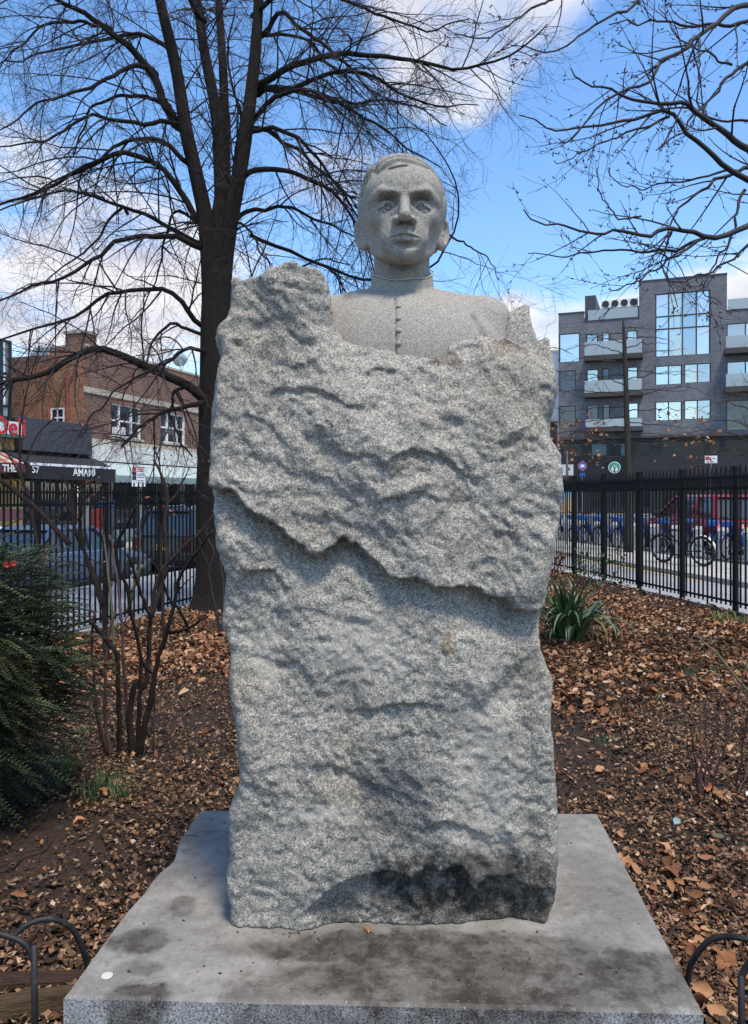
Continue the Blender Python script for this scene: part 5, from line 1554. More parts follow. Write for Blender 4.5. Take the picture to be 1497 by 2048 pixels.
def tree(name, label, base, trunk_paths, limbs, matb, matt, levels, trunk_n=14, limb_n=7, buds=0.0, leaf=None, group=None):
    """trunk_paths: (path, r0, r1[, flare]); limbs: (path, r0, r1). levels: dict list for sprout"""
    root = empty(name, tuple(base), 0, label, 'tree', group)
    b = np.array(base)
    for i, (p, r0, r1, fl) in enumerate(trunk_paths):
        s = np.linspace(0, 1, len(p)); rad = r0 + (r1 - r0) * (s ** 2.2 if fl else s ** .8)
        if fl: rad = rad + fl * np.exp(-s * len(p) / 2.2)
        v, f = tube_np(p - b, rad, trunk_n)
        v = v + (.05 * rad.mean()) * np.stack([vnoise(v[:, 0] * 5, v[:, 1] * 5, v[:, 2] * 2.2, 5 + k) for k in range(3)], 1)
        link('trunk' if i == 0 else 'leader', mesh_np('trunk', v, f, True), matb, root)
    S = 14
    P0 = []; R0 = []; L0 = []
    for (p, r0, r1) in limbs:
        q, ln = resample(np.asarray(p, float), 24)
        jit = rng.normal(0, .012 * min(ln, 2), (24, 3)); jit[0] = 0; jit = (jit + np.roll(jit, 1, 0)) / 2; jit[0] = 0
        q = q + jit
        rad = r0 + (r1 - r0) * np.linspace(0, 1, 24) ** .8
        v, f = tube_np(q - b, rad, limb_n)
        link('branch', mesh_np('branch', v, f, True), matb, root)
        P0.append(resample(q, S)[0]); R0.append(np.interp(np.linspace(0, 1, S), np.linspace(0, 1, 24), rad)); L0.append(ln)
    for (p, r0, r1, fl) in trunk_paths[1:]:
        q, ln = resample(np.asarray(p, float), S); P0.append(q); R0.append(np.linspace(r0, r1, S)); L0.append(ln)
    paths, lens, rads = np.array(P0), np.array(L0), np.array(R0)
    V = []; Q = []; n = 0; tips = []
    for lv in levels:
        lv = dict(lv); sides = lv.pop('sides', 3); rmax = lv.pop('rmax', .02)
        o, L_, rr = sprout(paths, lens, rads, **lv)
        rr = np.minimum(rr, np.linspace(rmax, rmax * .3, rr.shape[1])[None])
        v, q = batch_tubes(o - b, rr, sides); V.append(v); Q.append(q + n); n += len(v)
        paths, lens, rads = o, L_, rr
        tips = o
        if buds and lv['hi'] < 1.0:
            # knobbly buds: short fat spindles along the twig
            M = int(len(o) * buds)
            k = rng.integers(0, len(o), M); j = rng.integers(1, o.shape[1], M)
            c = o[k, j]; dd = rng.normal(size=(M, 3)); dd /= np.linalg.norm(dd, axis=1, keepdims=True)
            bp = np.stack([c, c + dd * .012, c + dd * .026], 1); br = np.tile(np.array((.003, .006, .002)), (M, 1))
            v, q = batch_tubes(bp - b, br, 3); V.append(v); Q.append(q + n); n += len(v)
    cr = link('crown', mesh_np('crown', np.vstack(V), np.vstack(Q), False), matt, root)
    cr['kind'] = 'stuff'; cr['label'] = 'bare twigs of the crown'
    return root, tips

# ---- the big linden behind the boulder
TD = 12.2
tb0 = P(425, 1212, TD); tb0[2] = -.18
trunk = smooth_path([tb0 + (0, 0, -.1), P(428, 1150, TD), P(426, 1000, TD), P(430, 850, TD), P(431, 700, TD), P(432, 600, TD), P(434, 520, TD), P(440, 440, TD), P(446, 370, TD)], 5)
def lead(pts, d1): return limb_path(pts, TD, d1, 5)
leaders = [(trunk, .275, .115, .15),
           (lead([(424, 640), (420, 540), (411, 440), (395, 360), (372, 260), (352, 135), (322, 10), (300, -90), (280, -220)], TD - .5), .160, .06, 0),
           (lead([(436, 560), (442, 400), (434, 240), (410, 110), (394, 0), (380, -120), (372, -240)], TD + .7), .130, .05, 0),
           (lead([(446, 470), (450, 330), (447, 160), (438, 0), (436, -140)], TD + 1.4), .110, .05, 0),
           (lead([(440, 650), (447, 540), (463, 430), (482, 330), (502, 190), (513, 70), (520, -40), (528, -180)], TD - .3), .165, .06, 0)]
LIMBS = [  # photo outline, depth at tip, radius at base, at tip
 ([(409,796),(361,763),(325,751),(289,733),(255,712),(216,699),(192,697),(144,712),(105,736),(60,754),(-20,776),(-90,800)], -2.0, .090, .022),
 ([(409,804),(346,817),(300,841),(280,850),(255,877),(243,898)], -1.2, .050, .016),
 ([(372,770),(346,790),(345,845),(360,880),(385,915)], -.6, .036, .012),
 ([(392,700),(350,712),(300,740),(240,772),(190,830),(160,880)], -2.4, .035, .008),
 ([(395,438),(350,370),(300,325),(245,310),(175,330),(100,375),(0,410),(-80,440)], -1.2, .060, .012),
 ([(392,492),(350,472),(295,472),(240,480),(190,515),(125,555),(50,580),(-30,610)], -1.8, .055, .011),
 ([(394,484),(320,440),(240,412),(190,395),(125,380),(40,405),(-40,440)], .8, .045, .010),
 ([(392,645),(360,600),(320,580),(250,580),(200,600),(150,630),(100,650),(30,668),(-40,700)], -1.6, .048, .011),
 ([(392,664),(345,646),(315,670),(295,718),(262,760),(235,800)], -1.0, .034, .008),
 ([(357,255),(320,243),(270,245),(220,235),(175,232),(100,280),(0,292)], -1.5, .045, .010),
 ([(325,205),(280,193),(220,195),(180,220),(150,300),(148,308)], .9, .042, .012),
 ([(345,242),(300,145),(240,75),(165,22),(90,-10),(0,-30)], -1.0, .085, .018),
 ([(298,138),(250,133),(200,165),(125,195),(75,205),(0,262)], -2.0, .045, .009),
 ([(325,88),(280,70),(220,75),(150,90),(50,115),(-20,135)], 1.0, .042, .010),
 ([(210,55),(150,43),(100,48),(50,80),(0,132)], -1.6, .036, .008),
 ([(370,322),(340,290),(300,277),(240,287),(190,320),(125,355),(40,392)], -1.2, .045, .009),
 ([(398,450),(360,420),(330,470),(322,520),(300,590),(255,650)], .8, .032, .007),
 ([(240,415),(200,470),(150,520),(90,560),(30,580)], -1.4, .028, .006),
 ([(522,168),(560,145),(615,125),(660,112),(700,109),(748,112),(850,125),(915,136),(980,125),(1045,95),(1092,43)], -1.6, .062, .009),
 ([(522,172),(600,185),(675,207),(748,200),(830,212),(890,250)], 1.0, .050, .009),
 ([(530,178),(575,180),(635,155),(700,145),(748,155),(820,195),(880,212),(960,205)], -.8, .050, .008),
 ([(512,235),(545,200),(590,180),(650,190),(740,240),(820,300),(880,330)], -1.2, .045, .008),
 ([(512,255),(550,270),(600,305),(665,360),(720,415),(760,470)], 1.1, .045, .008),
 ([(505,262),(560,262),(620,300),(680,380),(730,460),(760,520)], -1.0, .042, .008),
 ([(500,345),(550,340),(600,350),(665,380),(712,455),(745,530),(760,580)], -.6, .050, .009),
 ([(490,425),(530,415),(590,420),(650,445),(710,475),(770,520)], 1.2, .042, .008),
 ([(484,445),(525,510),(548,552),(570,600)], -.8, .026, .006),
 ([(530,65),(545,35),(565,25),(615,65),(675,110),(740,180),(790,250)], -1.2, .045, .008),
 ([(530,70),(600,75),(650,120),(700,165),(760,240)], .9, .036, .007),
 ([(520,20),(580,-20),(660,-10),(760,30),(850,60),(940,40)], -1.5, .045, .008),
 ([(452,440),(480,235),(470,200),(455,100),(470,20)], .7, .040, .012),
 ([(395,30),(360,-30),(300,-60),(200,-50),(100,-20)], -1.4, .05, .01),
 ([(866,530),(885,500),(905,470),(917,425),(912,375),(893,330),(860,280),(800,230)], -1.0, .034, .007),
 ([(900,470),(940,495),(980,520),(1000,560)], -.9, .018, .005),
 ([(472,640),(500,590),(560,560),(640,520),(700,530)], 1.4, .045, .010),
]
# the branch that shows right of the head springs from a limb passing behind the bust
limbs = []
for (pts, dt, r0, r1) in LIMBS:
    rooted = pts[0][0] in (866, 900)
    if pts[0][0] == 866: pts = [(500, 470), (580, 500), (680, 545), (790, 560)] + pts; d0 = TD + .3
    elif pts[0][0] == 900: d0 = TD - .35
    else: d0 = TD
    if not rooted:            # root every limb inside the wood it springs from
        s_ = 1 if pts[1][0] < pts[0][0] else -1
        pts = [(pts[0][0] + s_ * (30 if pts[0][1] > 430 else 15), pts[0][1] + 12)] + list(pts)
    limbs.append((limb_path(pts, d0, d0 + dt, 5), r0, r1))
linden, _ = tree('linden_tree', 'tall bare linden with several leaders and arching limbs, its trunk beside the boulder', tuple(tb0), leaders, limbs, B_LINDEN, B_LTWIG,
    [dict(per_m=4.4, lo=.7, hi=2.3, ang=48, S=9, droop=-.10, up=.02, wig=.11, rmax=.015, sides=4, t0=.08),
     dict(per_m=5.6, lo=.30, hi=.95, ang=42, S=6, droop=-.05, up=.03, wig=.13, rmax=.0072, t0=.08),
     dict(per_m=7.5, lo=.12, hi=.42, ang=45, S=4, droop=0, up=.05, wig=.14, rmax=.0042, t0=.10)])

# ---- dark cherry whose trunk stands out of frame on the right
CD = 6.2
def C(x, y): return (850 + x / 2.314, y / 2.314)
cb = np.array((5.0, 6.9, 0.0))
ctrunk = smooth_path([cb + (0, 0, -.1), cb + (-.03, 0, .9), cb + (-.15, -.1, 1.9), cb + (-.35, -.2, 2.6)], 5)
chub = ctrunk[-1]
CL_ = [([(1497,690),(1400,640),(1310,560),(1270,520),(1150,480),(1000,455),(880,420),(760,390),(670,310)], 6.0, 5.6, .040, .006),
 ([(1560,850),(1420,790),(1320,710),(1220,620),(1130,540),(1000,545),(850,570),(700,600),(560,595),(445,550)], 6.4, 6.0, .040, .006),
 ([(1560,760),(1450,790),(1350,830),(1250,900),(1170,980),(1130,1060),(1080,1150)], 6.6, 6.4, .030, .007),
 ([(1600,1000),(1497,1020),(1420,1060),(1300,1100),(1150,1050),(1000,1070),(850,1080),(650,1050),(500,1010),(445,980)], 6.2, 5.7, .042, .006),
 ([(1600,-20),(1497,20),(1380,70),(1280,170),(1150,260),(1050,350),(900,430),(750,560),(600,650)], 6.3, 5.5, .038, .006),
 ([(1300,1100),(1150,1150),(1000,1160),(850,1160),(600,1180),(480,1170)], 6.2, 6.6, .022, .005),
 ([(1300,1095),(1150,1190),(1050,1260),(950,1320),(850,1345)], 6.2, 5.8, .020, .005),
 ([(1600,130),(1497,110),(1300,120),(1100,90),(980,85),(860,100)], 6.7, 6.2, .030, .006),
 ([(1300,-120),(1150,-60),(1000,0),(880,60),(760,130),(640,220),(520,240),(440,215)], 5.6, 5.2, .024, .005),
 ([(900,-150),(640,-20),(560,10),(450,70),(350,140),(250,165),(140,155)], 5.6, 5.0, .022, .005),
 ([(1560,200),(1497,280),(1390,370),(1300,490),(1230,560),(1150,650),(1060,700)], 6.8, 6.5, .030, .006),
 ([(1420,300),(1330,260),(1200,200),(1130,120),(1080,20)], 6.8, 7.2, .018, .005),
 ([(1550,560),(1400,560),(1280,520),(1265,400),(1270,200)], 7.0, 7.3, .020, .006),
 ([(1440,790),(1250,830),(1050,870),(920,860),(840,780)], 6.5, 6.2, .018, .004),
 ([(1130,540),(1000,600),(870,640),(760,690),(640,750),(590,740)], 6.2, 5.9, .018, .004),
 ([(1480,880),(1440,960),(1430,1060),(1350,1200),(1300,1330),(1360,1400)], 6.4, 6.0, .022, .005),
 ([(1600,1000),(1500,1110),(1400,1200),(1330,1260),(1180,1300),(1120,1290),(1150,1180),(1230,1330)], 6.4, 6.0, .020, .004),
 ([(1150,1050),(1100,1200),(1140,1330),(1170,1420)], 6.0, 5.8, .016, .004),
 ([(1000,1000),(900,1010),(830,930),(800,870),(805,770)], 5.9, 5.8, .012, .004)]
climbs = []
for (pts, d0, d1, r0, r1) in CL_:
    q = limb_path([C(*p) for p in pts], d0, d1, 5)
    climbs.append((q, r0 * .68, r1 * .8))
# scaffold limbs joining the visible ones to the trunk
for (pts, d0, d1, r0, r1) in CL_:
    if pts[0][0] >= 1497:
        s = P(*C(*pts[0]), d0)
        climbs.append((smooth_path([chub, chub * .55 + s * .45 + np.array((.15, .1, .12)), s], 8), .060, r0 * .68))
cherry, _ = tree('cherry_tree', 'dark bare tree with knobbly budded twigs reaching over the fence side of the garden', tuple(cb), [(ctrunk, .17, .13, .06)], climbs, B_CHERRY, B_CHERRY,
    [dict(per_m=5.2, lo=.22, hi=.95, ang=42, S=7, droop=.015, up=.05, wig=.10, rmax=.0085, sides=4, t0=.05),
     dict(per_m=6.5, lo=.08, hi=.34, ang=46, S=5, droop=.02, up=.06, wig=.10, rmax=.0042, t0=.08)], buds=1.6)

# ---- slender street tree on the pale pavement
sb = P(1258, 1112, 20.9); sb[2] = Z_RWALK
st_ = smooth_path([sb + (0, 0, -.1), P(1257, 1000, 20.9), P(1255, 880, 20.9), P(1252, 780, 20.9), P(1249, 690, 20.9), P(1246, 640, 20.9)], 4)
SL = []
rs_ = random.Random(5)
for i in range(26):
    y = 655 + i * 10.5; s = -1 if i % 2 else 1
    ln = 60 + 110 * math.sin(min(1, (y - 640) / 180) * math.pi * .5) * rs_.uniform(.6, 1.1)
    x0 = 1247 + (y - 640) * .045; rise = rs_.uniform(-.30, .10)
    SL.append((limb_path([(x0, y), (x0 + s * ln * .4, y + ln * rise * .5), (x0 + s * ln * .75, y + ln * rise * .7 + 3), (x0 + s * ln, y + ln * rise * .5 + rs_.uniform(-5, 12))], 20.9, 20.9 + rs_.uniform(-1.6, 1.6), 4), .018, .005))
stree, tips = tree('street_tree', 'slender young street tree with level branches holding a few brown leaves', tuple(sb), [(st_, .085, .03, .05)], SL, B_OAK, B_OTWIG,
    [dict(per_m=3.2, lo=.3, hi=1.0, ang=42, S=6, droop=-.02, up=.02, wig=.10, rmax=.008, t0=.15),
     dict(per_m=4.0, lo=.12, hi=.4, ang=42, S=4, droop=0, up=.02, wig=.10, rmax=.005)], trunk_n=10, limb_n=5)
def leaves_on(root, tips, n, size, mat, zmax=None, zmin=None, name='leaves'):
    t = tips[:, -1]
    if zmax is not None: t = t[t[:, 2] < zmax]
    if zmin is not None: t = t[t[:, 2] > zmin]
    if len(t) == 0: return
    c = t[rng.integers(0, len(t), n)] + rng.normal(0, .03, (n, 3))
    v, q = leaf_cloud(c - np.array(root.location), size)
    o = link(name, mesh_np(name, v, q), mat, root); o['kind'] = 'stuff'
    return o
def leaf_cloud(c, size, flat=0.0):
    """curled two-panel leaves at points c"""
    n = len(c)
    d = rng.normal(size=(n, 3)); d[:, 2] *= 1 - flat; d /= np.linalg.norm(d, axis=1, keepdims=True)
    up = rng.normal(size=(n, 3)) * (1 - flat) * .9 + np.array((0, 0, 1.0)) * (.3 + flat * 2)
    s = np.cross(d, up); s /= np.maximum(np.linalg.norm(s, axis=1, keepdims=True), 1e-9)
    u = np.cross(s, d)
    L_ = (size * rng.uniform(.6, 1.3, n))[:, None]; W_ = L_ * rng.uniform(.28, .42, n)[:, None]; cu = L_ * rng.uniform(.05, .3, n)[:, None]
    v = np.stack([c - d * L_ * .5, c - s * W_ + u * cu - d * L_ * .05, c + d * L_ * .5 + u * cu * .5, c + s * W_ + u * cu + d * L_ * .05], 1)
    q = np.arange(n * 4).reshape(n, 4)
    tri = np.concatenate([q[:, [0, 1, 2]], q[:, [0, 2, 3]]])
    return v.reshape(-1, 3), tri
M_DEADLEAF = plain('withered_leaf', (.28, .13, .055), .8, var=.4, scale=3)
leaves_on(stree, tips, 260, .11, M_DEADLEAF, zmax=3.9)

# twiggy street trees further along, crowns only partly in the picture
def twiggy(name, label, base, h, spread, seed, leafn=0, per=3.0, lean=0.0):
    global rng
    rng = np.random.default_rng(seed)
    b = np.array(base)
    tr = smooth_path([b + (0, 0, -.1), b + (.02, 0, h * .3), b + (lean * .5, .05, h * .6), b + (lean, 0, h)], 4)
    Ls = []
    for i in range(24):
        t = .36 + .6 * i / 24
        p = tr[int(t * (len(tr) - 1))]
        a = i * 2.4 + rng.uniform(-.4, .4)
        ln = spread * (1.1 - .65 * t) * rng.uniform(.7, 1.2)
        dr = np.array((math.cos(a), math.sin(a), 0))
        Ls.append((smooth_path([p, p + dr * ln * .4 + (0, 0, ln * .28), p + dr * ln * .8 + (0, 0, ln * .36), p + dr * ln * 1.1 + (0, 0, ln * .24)], 4), .03, .006))
    o, tips = tree(name, label, tuple(b), [(tr, .10, .035, .05)], Ls, B_OAK, B_OTWIG,
        [dict(per_m=per, lo=.5, hi=1.5, ang=42, S=7, droop=-.04, up=.0, wig=.12, rmax=.012, t0=.15),
         dict(per_m=4.6, lo=.2, hi=.7, ang=42, S=4, droop=-.02, up=.02, wig=.12, rmax=.007)], trunk_n=10, limb_n=5)
    if leafn: leaves_on(o, tips, leafn, .10, M_DEADLEAF)
    return o
q = P(1545, 1100, 24.0); twiggy('street_tree', 'dense twiggy street tree overhanging the apartment balconies near the red car', (q[0], 24.0, Z_RROAD), 5.6, 3.4, 31, 60, 4.2)
q = P(985, 1080, 22.0); twiggy('street_tree', 'bare street tree behind the boulder, its thin limbs spreading past the stone shoulder', (q[0], 22.0, Z_RROAD), 6.6, 3.2, 47, 120, 3.0, .5)
rng = np.random.default_rng(77)

# ================================================================ shrubs of the garden
def gpt(px, py, h=0.0):
    """ground point seen at a photo pixel"""
    d = FPX * CAM_H / (py - HZ)
    for _ in range(6):
        x = (px - CX) / FPX * d
        d = FPX * (CAM_H - float(gz(x, d))) / (py - HZ)
    return np.array(((px - CX) / FPX * d, d, float(gz((px - CX) / FPX * d, d)) + h))

B_ROSE = bark('shrub_bark', (.060, .038, .030), .8, (30, 30, 6))
B_ROSER = plain('red_cane', (.055, .024, .020), .7)
B_GREENC = plain('olive_cane', (.10, .085, .035), .6)
def shrub(name, label, base, stems, cat='shrub', twigs=None, leaf=None, thorn=True):
    """stems: (photo outline, depth start, depth end, r0, r1, material)"""
    root = empty(name, tuple(base), 0, label, cat)
    b = np.array(base)
    Pp = []; Rr = []; Ll = []
    for (pts, d0, d1, r0, r1, m_) in stems:
        p = limb_path(pts, d0, d1, 6)
        q, ln = resample(p, max(10, len(p)))
        nq = len(q)
        kn = 1 + .16 * np.abs(vnoise(np.arange(nq) * .9, 0, r0 * 1000, 3))
        q = q + np.stack([vnoise(np.arange(nq) * .5, r0 * 900, k, 8) for k in range(3)], 1) * .006
        v, f = tube_np(q - b, (r0 + (r1 - r0) * np.linspace(0, 1, nq)) * kn, 7)
        link('stem', mesh_np('stem', v, f, True), m_, root)
        Pp.append(resample(q, 12)[0]); Rr.append(np.linspace(r0, r1, 12)); Ll.append(ln)
    paths, rads, lens = np.array(Pp), np.array(Rr), np.array(Ll)
    V = []; Q = []; n = 0; tips = paths
    for lv in (twigs or []):
        lv = dict(lv); rmax = lv.pop('rmax', .006)
        o, L_, rr = sprout(paths, lens, rads, **lv)
        rr = np.minimum(rr, np.linspace(rmax, rmax * .4, rr.shape[1])[None])
        v, q = batch_tubes(o - b, rr, 4); V.append(v); Q.append(q + n); n += len(v)
        paths, lens, rads = o, L_, rr; tips = o
    if V:
        t = link('twigs', mesh_np('twigs', np.vstack(V), np.vstack(Q)), B_ROSE, root); t['kind'] = 'stuff'
    if leaf:
        nl, sz, m_ = leaf
        t = tips.reshape(-1, 3)[rng.integers(0, tips.shape[0] * tips.shape[1], nl)] + rng.normal(0, .01, (nl, 3))
        v, q = leaf_cloud(t - b, sz)
        lo = link('leaves', mesh_np('leaves', v, q), m_, root); lo['kind'] = 'stuff'
    return root
sb_ = gpt(262, 1512)
D0 = float(sb_[1])
def Z7(x, y): return (x / 3.119, 1000 + y / 3.119)
ST = [
 ([Z7(830,1640),(262,1420),(272,1360),Z7(900,1180),Z7(930,900),Z7(940,720),Z7(960,600),Z7(1000,450),Z7(1100,340),Z7(1220,230),Z7(1340,90)], D0, D0+.3, .020, .008, B_ROSE),
 ([Z7(850,1640),Z7(900,1450),Z7(950,1200),Z7(985,980),Z7(1040,830),Z7(1080,680),Z7(1110,520),Z7(1150,420),Z7(1250,300),Z7(1330,190)], D0, D0-.3, .020, .007, B_ROSE),
 ([Z7(740,1620),Z7(745,1400),Z7(735,1150),Z7(730,980),Z7(660,870),Z7(600,800),Z7(560,740)], D0, D0-.2, .017, .010, B_ROSE),
 ([Z7(700,1620),Z7(660,1400),Z7(660,1100),Z7(665,900),Z7(690,780),Z7(720,700)], D0, D0+.1, .013, .007, B_ROSER),
 ([Z7(665,1600),Z7(620,1400),Z7(590,1150),Z7(575,900),Z7(585,700)], D0, D0-.2, .012, .007, B_ROSER),
 ([Z7(820,1640),Z7(800,1400),Z7(780,1100),Z7(760,800),Z7(745,600),Z7(720,430),Z7(700,300),Z7(690,220)], D0, D0+.3, .012, .006, B_ROSER),
 ([Z7(860,1600),Z7(870,1300),Z7(880,1000),Z7(850,820),Z7(815,680),Z7(790,540),Z7(740,420),Z7(735,260),Z7(790,150),Z7(860,30)], D0, D0-.4, .014, .007, B_ROSE),
 ([Z7(930,720),Z7(870,560),Z7(830,440),Z7(790,330)], D0, D0-.3, .011, .007, B_ROSER),
 ([Z7(940,740),Z7(985,600),Z7(1030,470),Z7(1040,300),Z7(1030,100),Z7(1045,-60),Z7(960,-250)], D0+.1, D0+.6, .012, .007, B_ROSE),
 ([Z7(1060,830),Z7(1120,815),Z7(1200,790),Z7(1255,745)], D0-.1, D0-.35, .012, .006, B_ROSE),
 ([Z7(1000,450),Z7(960,400),Z7(920,340),Z7(900,320)], D0, D0-.1, .007, .004, B_ROSE),
 ([Z7(1165,820),Z7(1165,760),Z7(1120,690),Z7(1050,600),Z7(1000,450)], D0+.2, D0, .010, .007, B_ROSE),
 ([Z7(975,1610),Z7(960,1450),Z7(965,1250),Z7(960,1100)], D0, D0, .007, .004, B_ROSER),
 ([Z7(735,970),Z7(690,900),Z7(640,850),Z7(590,820)], D0, D0+.2, .011, .007, B_ROSE),
 ([Z7(945,1080),Z7(905,1030),Z7(880,960),Z7(830,740)], D0, D0-.1, .010, .006, B_ROSE),
 ([Z7(795,700),Z7(830,560),Z7(870,450),Z7(890,410)], D0-.1, D0-.1, .012, .010, B_GREENC),
]
ST = [(p, a, b, r0, r1, m_) for (p, a, b, r0, r1, m_) in ST]
shrub('bare_rose_bush', 'leafless bush of many knotty brown canes rising from one base left of the boulder', sb_, ST,
      twigs=[dict(per_m=2.6, lo=.06, hi=.35, ang=48, S=5, droop=.02, up=.05, wig=.15, rmax=.005, t0=.35), dict(per_m=4, lo=.04, hi=.15, ang=50, S=4, droop=0, up=.05, wig=.15, rmax=.003)])
# a second, taller shrub nearer the fence with a few withered leaves
sb2 = gpt(215, 1330); d2 = float(sb2[1])
def Z2(x, y): return (x / 3.327, 640 + y / 3.327)
ST2 = [([(215,1330),(210,1270),(205,1200),(180,1130),(150,1060),(145,1000),Z2(440,1100),Z2(390,980)], d2, d2, .030, .008, B_ROSE),
 ([(205,1210),(178,1130),(165,1090),(158,1030),Z2(540,1300),Z2(545,1200),Z2(610,1150)], d2, d2-.2, .026, .010, B_ROSE),
 ([(150,1060),Z2(460,1250),Z2(400,1160)], d2, d2-.1, .010, .006, B_ROSE), ([Z2(470,1130),Z2(540,1110),Z2(620,1065)], d2, d2-.2, .010, .006, B_ROSE),
 ([(228,1330),(226,1240),(218,1160),(206,1060)], d2-.2, d2-.2, .014, .009, B_GREENC),
 ([(330,1330),(325,1200),(322,1090),(330,1000),Z2(1075,1100),Z2(1060,950),Z2(1020,850)], d2+.3, d2+.6, .018, .007, B_ROSE),
 ([(330,1010),Z2(1180,1150),Z2(1260,980)], d2+.5, d2+.8, .010, .005, B_ROSE)]
M_REDLEAF = plain('reddish_dry_leaf', (.24, .10, .06), .8, var=.4, scale=5)
shrub('bare_shrub', 'tall bare shrub with pale cut stems and dry red leaves near the shop-street fence', sb2, ST2,
      twigs=[dict(per_m=4.5, lo=.2, hi=1.0, ang=42, S=6, droop=.02, up=.02, wig=.12, rmax=.007, t0=.45), dict(per_m=5, lo=.08, hi=.4, ang=45, S=4, droop=0, up=.02, wig=.14, rmax=.004)], leaf=(90, .035, M_REDLEAF))
# leaning cut branch and twiggy sapling by the yew
sb3 = gpt(20, 1330); d3 = float(sb3[1])
ST3 = [([(95,1330),(90,1200),(70,1060),(45,960),(40,860),(60,760),(80,690)], d3, d3+.3, .022, .006, B_ROSE),
 ([(60,1000),(30,930),(0,880),(-40,800)], d3+.1, d3, .012, .005, B_ROSE), ([(48,930),(75,870),(110,830),(130,760)], d3+.1, d3+.3, .010, .004, B_ROSE),
 ([(140,1090),(100,1045),(60,1005),(0,960),(-60,915)], d3-.3, d3-.3, .026, .020, B_ROSE)]
shrub('bare_sapling', 'twiggy bare sapling crossed by a thick slanting branch above the yew', sb3, ST3,
      twigs=[dict(per_m=5, lo=.2, hi=.8, ang=42, S=6, droop=.01, up=.03, wig=.12, rmax=.006, t0=.35), dict(per_m=6, lo=.08, hi=.35, ang=45, S=4, droop=0, up=.02, wig=.14, rmax=.0035)])
# dark twisted stems at the foot of the linden
sb4 = gpt(440, 1270); d4 = float(sb4[1])
shrub('twisted_shrub', 'dark twisted bare stems between the linden trunk and the boulder', sb4,
      [([(442,1272),(430,1210),(418,1150),(428,1105),(412,1070),(420,1040)], d4, d4, .020, .010, B_LTWIG), ([(445,1272),(447,1180),(440,1110),(455,1040),(470,990)], d4, d4+.2, .016, .008, B_LTWIG),
       ([(425,1150),(405,1100),(395,1060)], d4, d4-.1, .010, .006, B_LTWIG)],
      twigs=[dict(per_m=3, lo=.1, hi=.5, ang=45, S=5, droop=0, up=.03, wig=.15, rmax=.006, t0=.3)])
# thin bare canes right of the plinth
sb5 = gpt(1408, 1590); d5 = float(sb5[1])
ST5 = []
for (x0, x1, y1) in ((1396,1378,1440), (1402,1400,1400), (1410,1412,1395), (1412,1445,1380), (1420,1490,1350), (1400,1385,1500), (1470,1497,1420), (1475,1510,1500), (1418,1440,1500)):
    ST5.append(([(x0, 1590), ((x0 * 2 + x1) / 3 + 3, 1590 - (1590 - y1) * .35), ((x0 + 2 * x1) / 3, 1590 - (1590 - y1) * .7), (x1, y1)], d5, d5 + rng.uniform(-.2, .2), .0055, .003, B_ROSER))
shrub('thin_cane_shrub', 'sparse thin reddish canes standing in fallen leaves right of the plinth', sb5, ST5, twigs=[dict(per_m=3, lo=.05, hi=.25, ang=40, S=4, droop=0, up=.03, wig=.1, rmax=.0025, t0=.3)])
sb6 = gpt(1520, 1440); d6 = float(sb6[1])
shrub('green_cane', 'slanting olive green cane leaning in from the fence side of the leaf litter', sb6, [([(1560, 1440), (1497, 1382), (1440, 1315), (1393, 1270)], d6, d6 + .2, .012, .006, B_GREENC), ([(1560, 1440), (1510, 1370), (1490, 1320)], d6, d6 + .3, .008, .005, B_GREENC)])
M_GLOSSY = plain('rose_leaf', (.060, .095, .030), .5, var=.4, scale=6)
for (px, py, pt_, nm, lb) in ((1160, 1170, 1085, 'rose_bush', 'small leafy green rose bush at the fence, the one with a single orange tip'), (1200, 1185, 1105, 'rose_bush', 'small dark leafy rose bush with bare red side shoots at the fence')):
    b_ = gpt(px, py); dd = float(b_[1])
    stt = [([(px + k * 6, py), (px + k * 11, (py + pt_) / 2), (px + k * 15 + 3, pt_ + abs(k) * 10)], dd, dd + .1 * k, .008, .004, B_ROSER) for k in (-1, 0, 1)]
    if px == 1200: stt.append(([(px, py), (px + 30, 1150), (px + 45, 1120), (px + 36, 1100)], dd, dd, .006, .003, B_ROSER))
    shrub(nm, lb, b_, stt, twigs=[dict(per_m=9, lo=.06, hi=.2, ang=50, S=4, droop=0, up=.03, wig=.1, rmax=.003, t0=.2)], leaf=(150, .055, M_GLOSSY))
b_ = gpt(1098, 1160); dd = float(b_[1])
shrub('russet_shrub', 'low russet-leaved shrub at the far corner beside the boulder', b_, [([(1098 + k * 3, 1160), (1100 + k * 7, 1140), (1102 + k * 12, 1112)], dd, dd, .006, .003, B_ROSER) for k in (-1, 0, 1, 2)],
      twigs=[dict(per_m=9, lo=.06, hi=.25, ang=45, S=4, droop=0, up=.03, wig=.1, rmax=.003, t0=.2)], leaf=(260, .06, plain('russet_leaf', (.20, .085, .03), .7, var=.4, scale=6)))

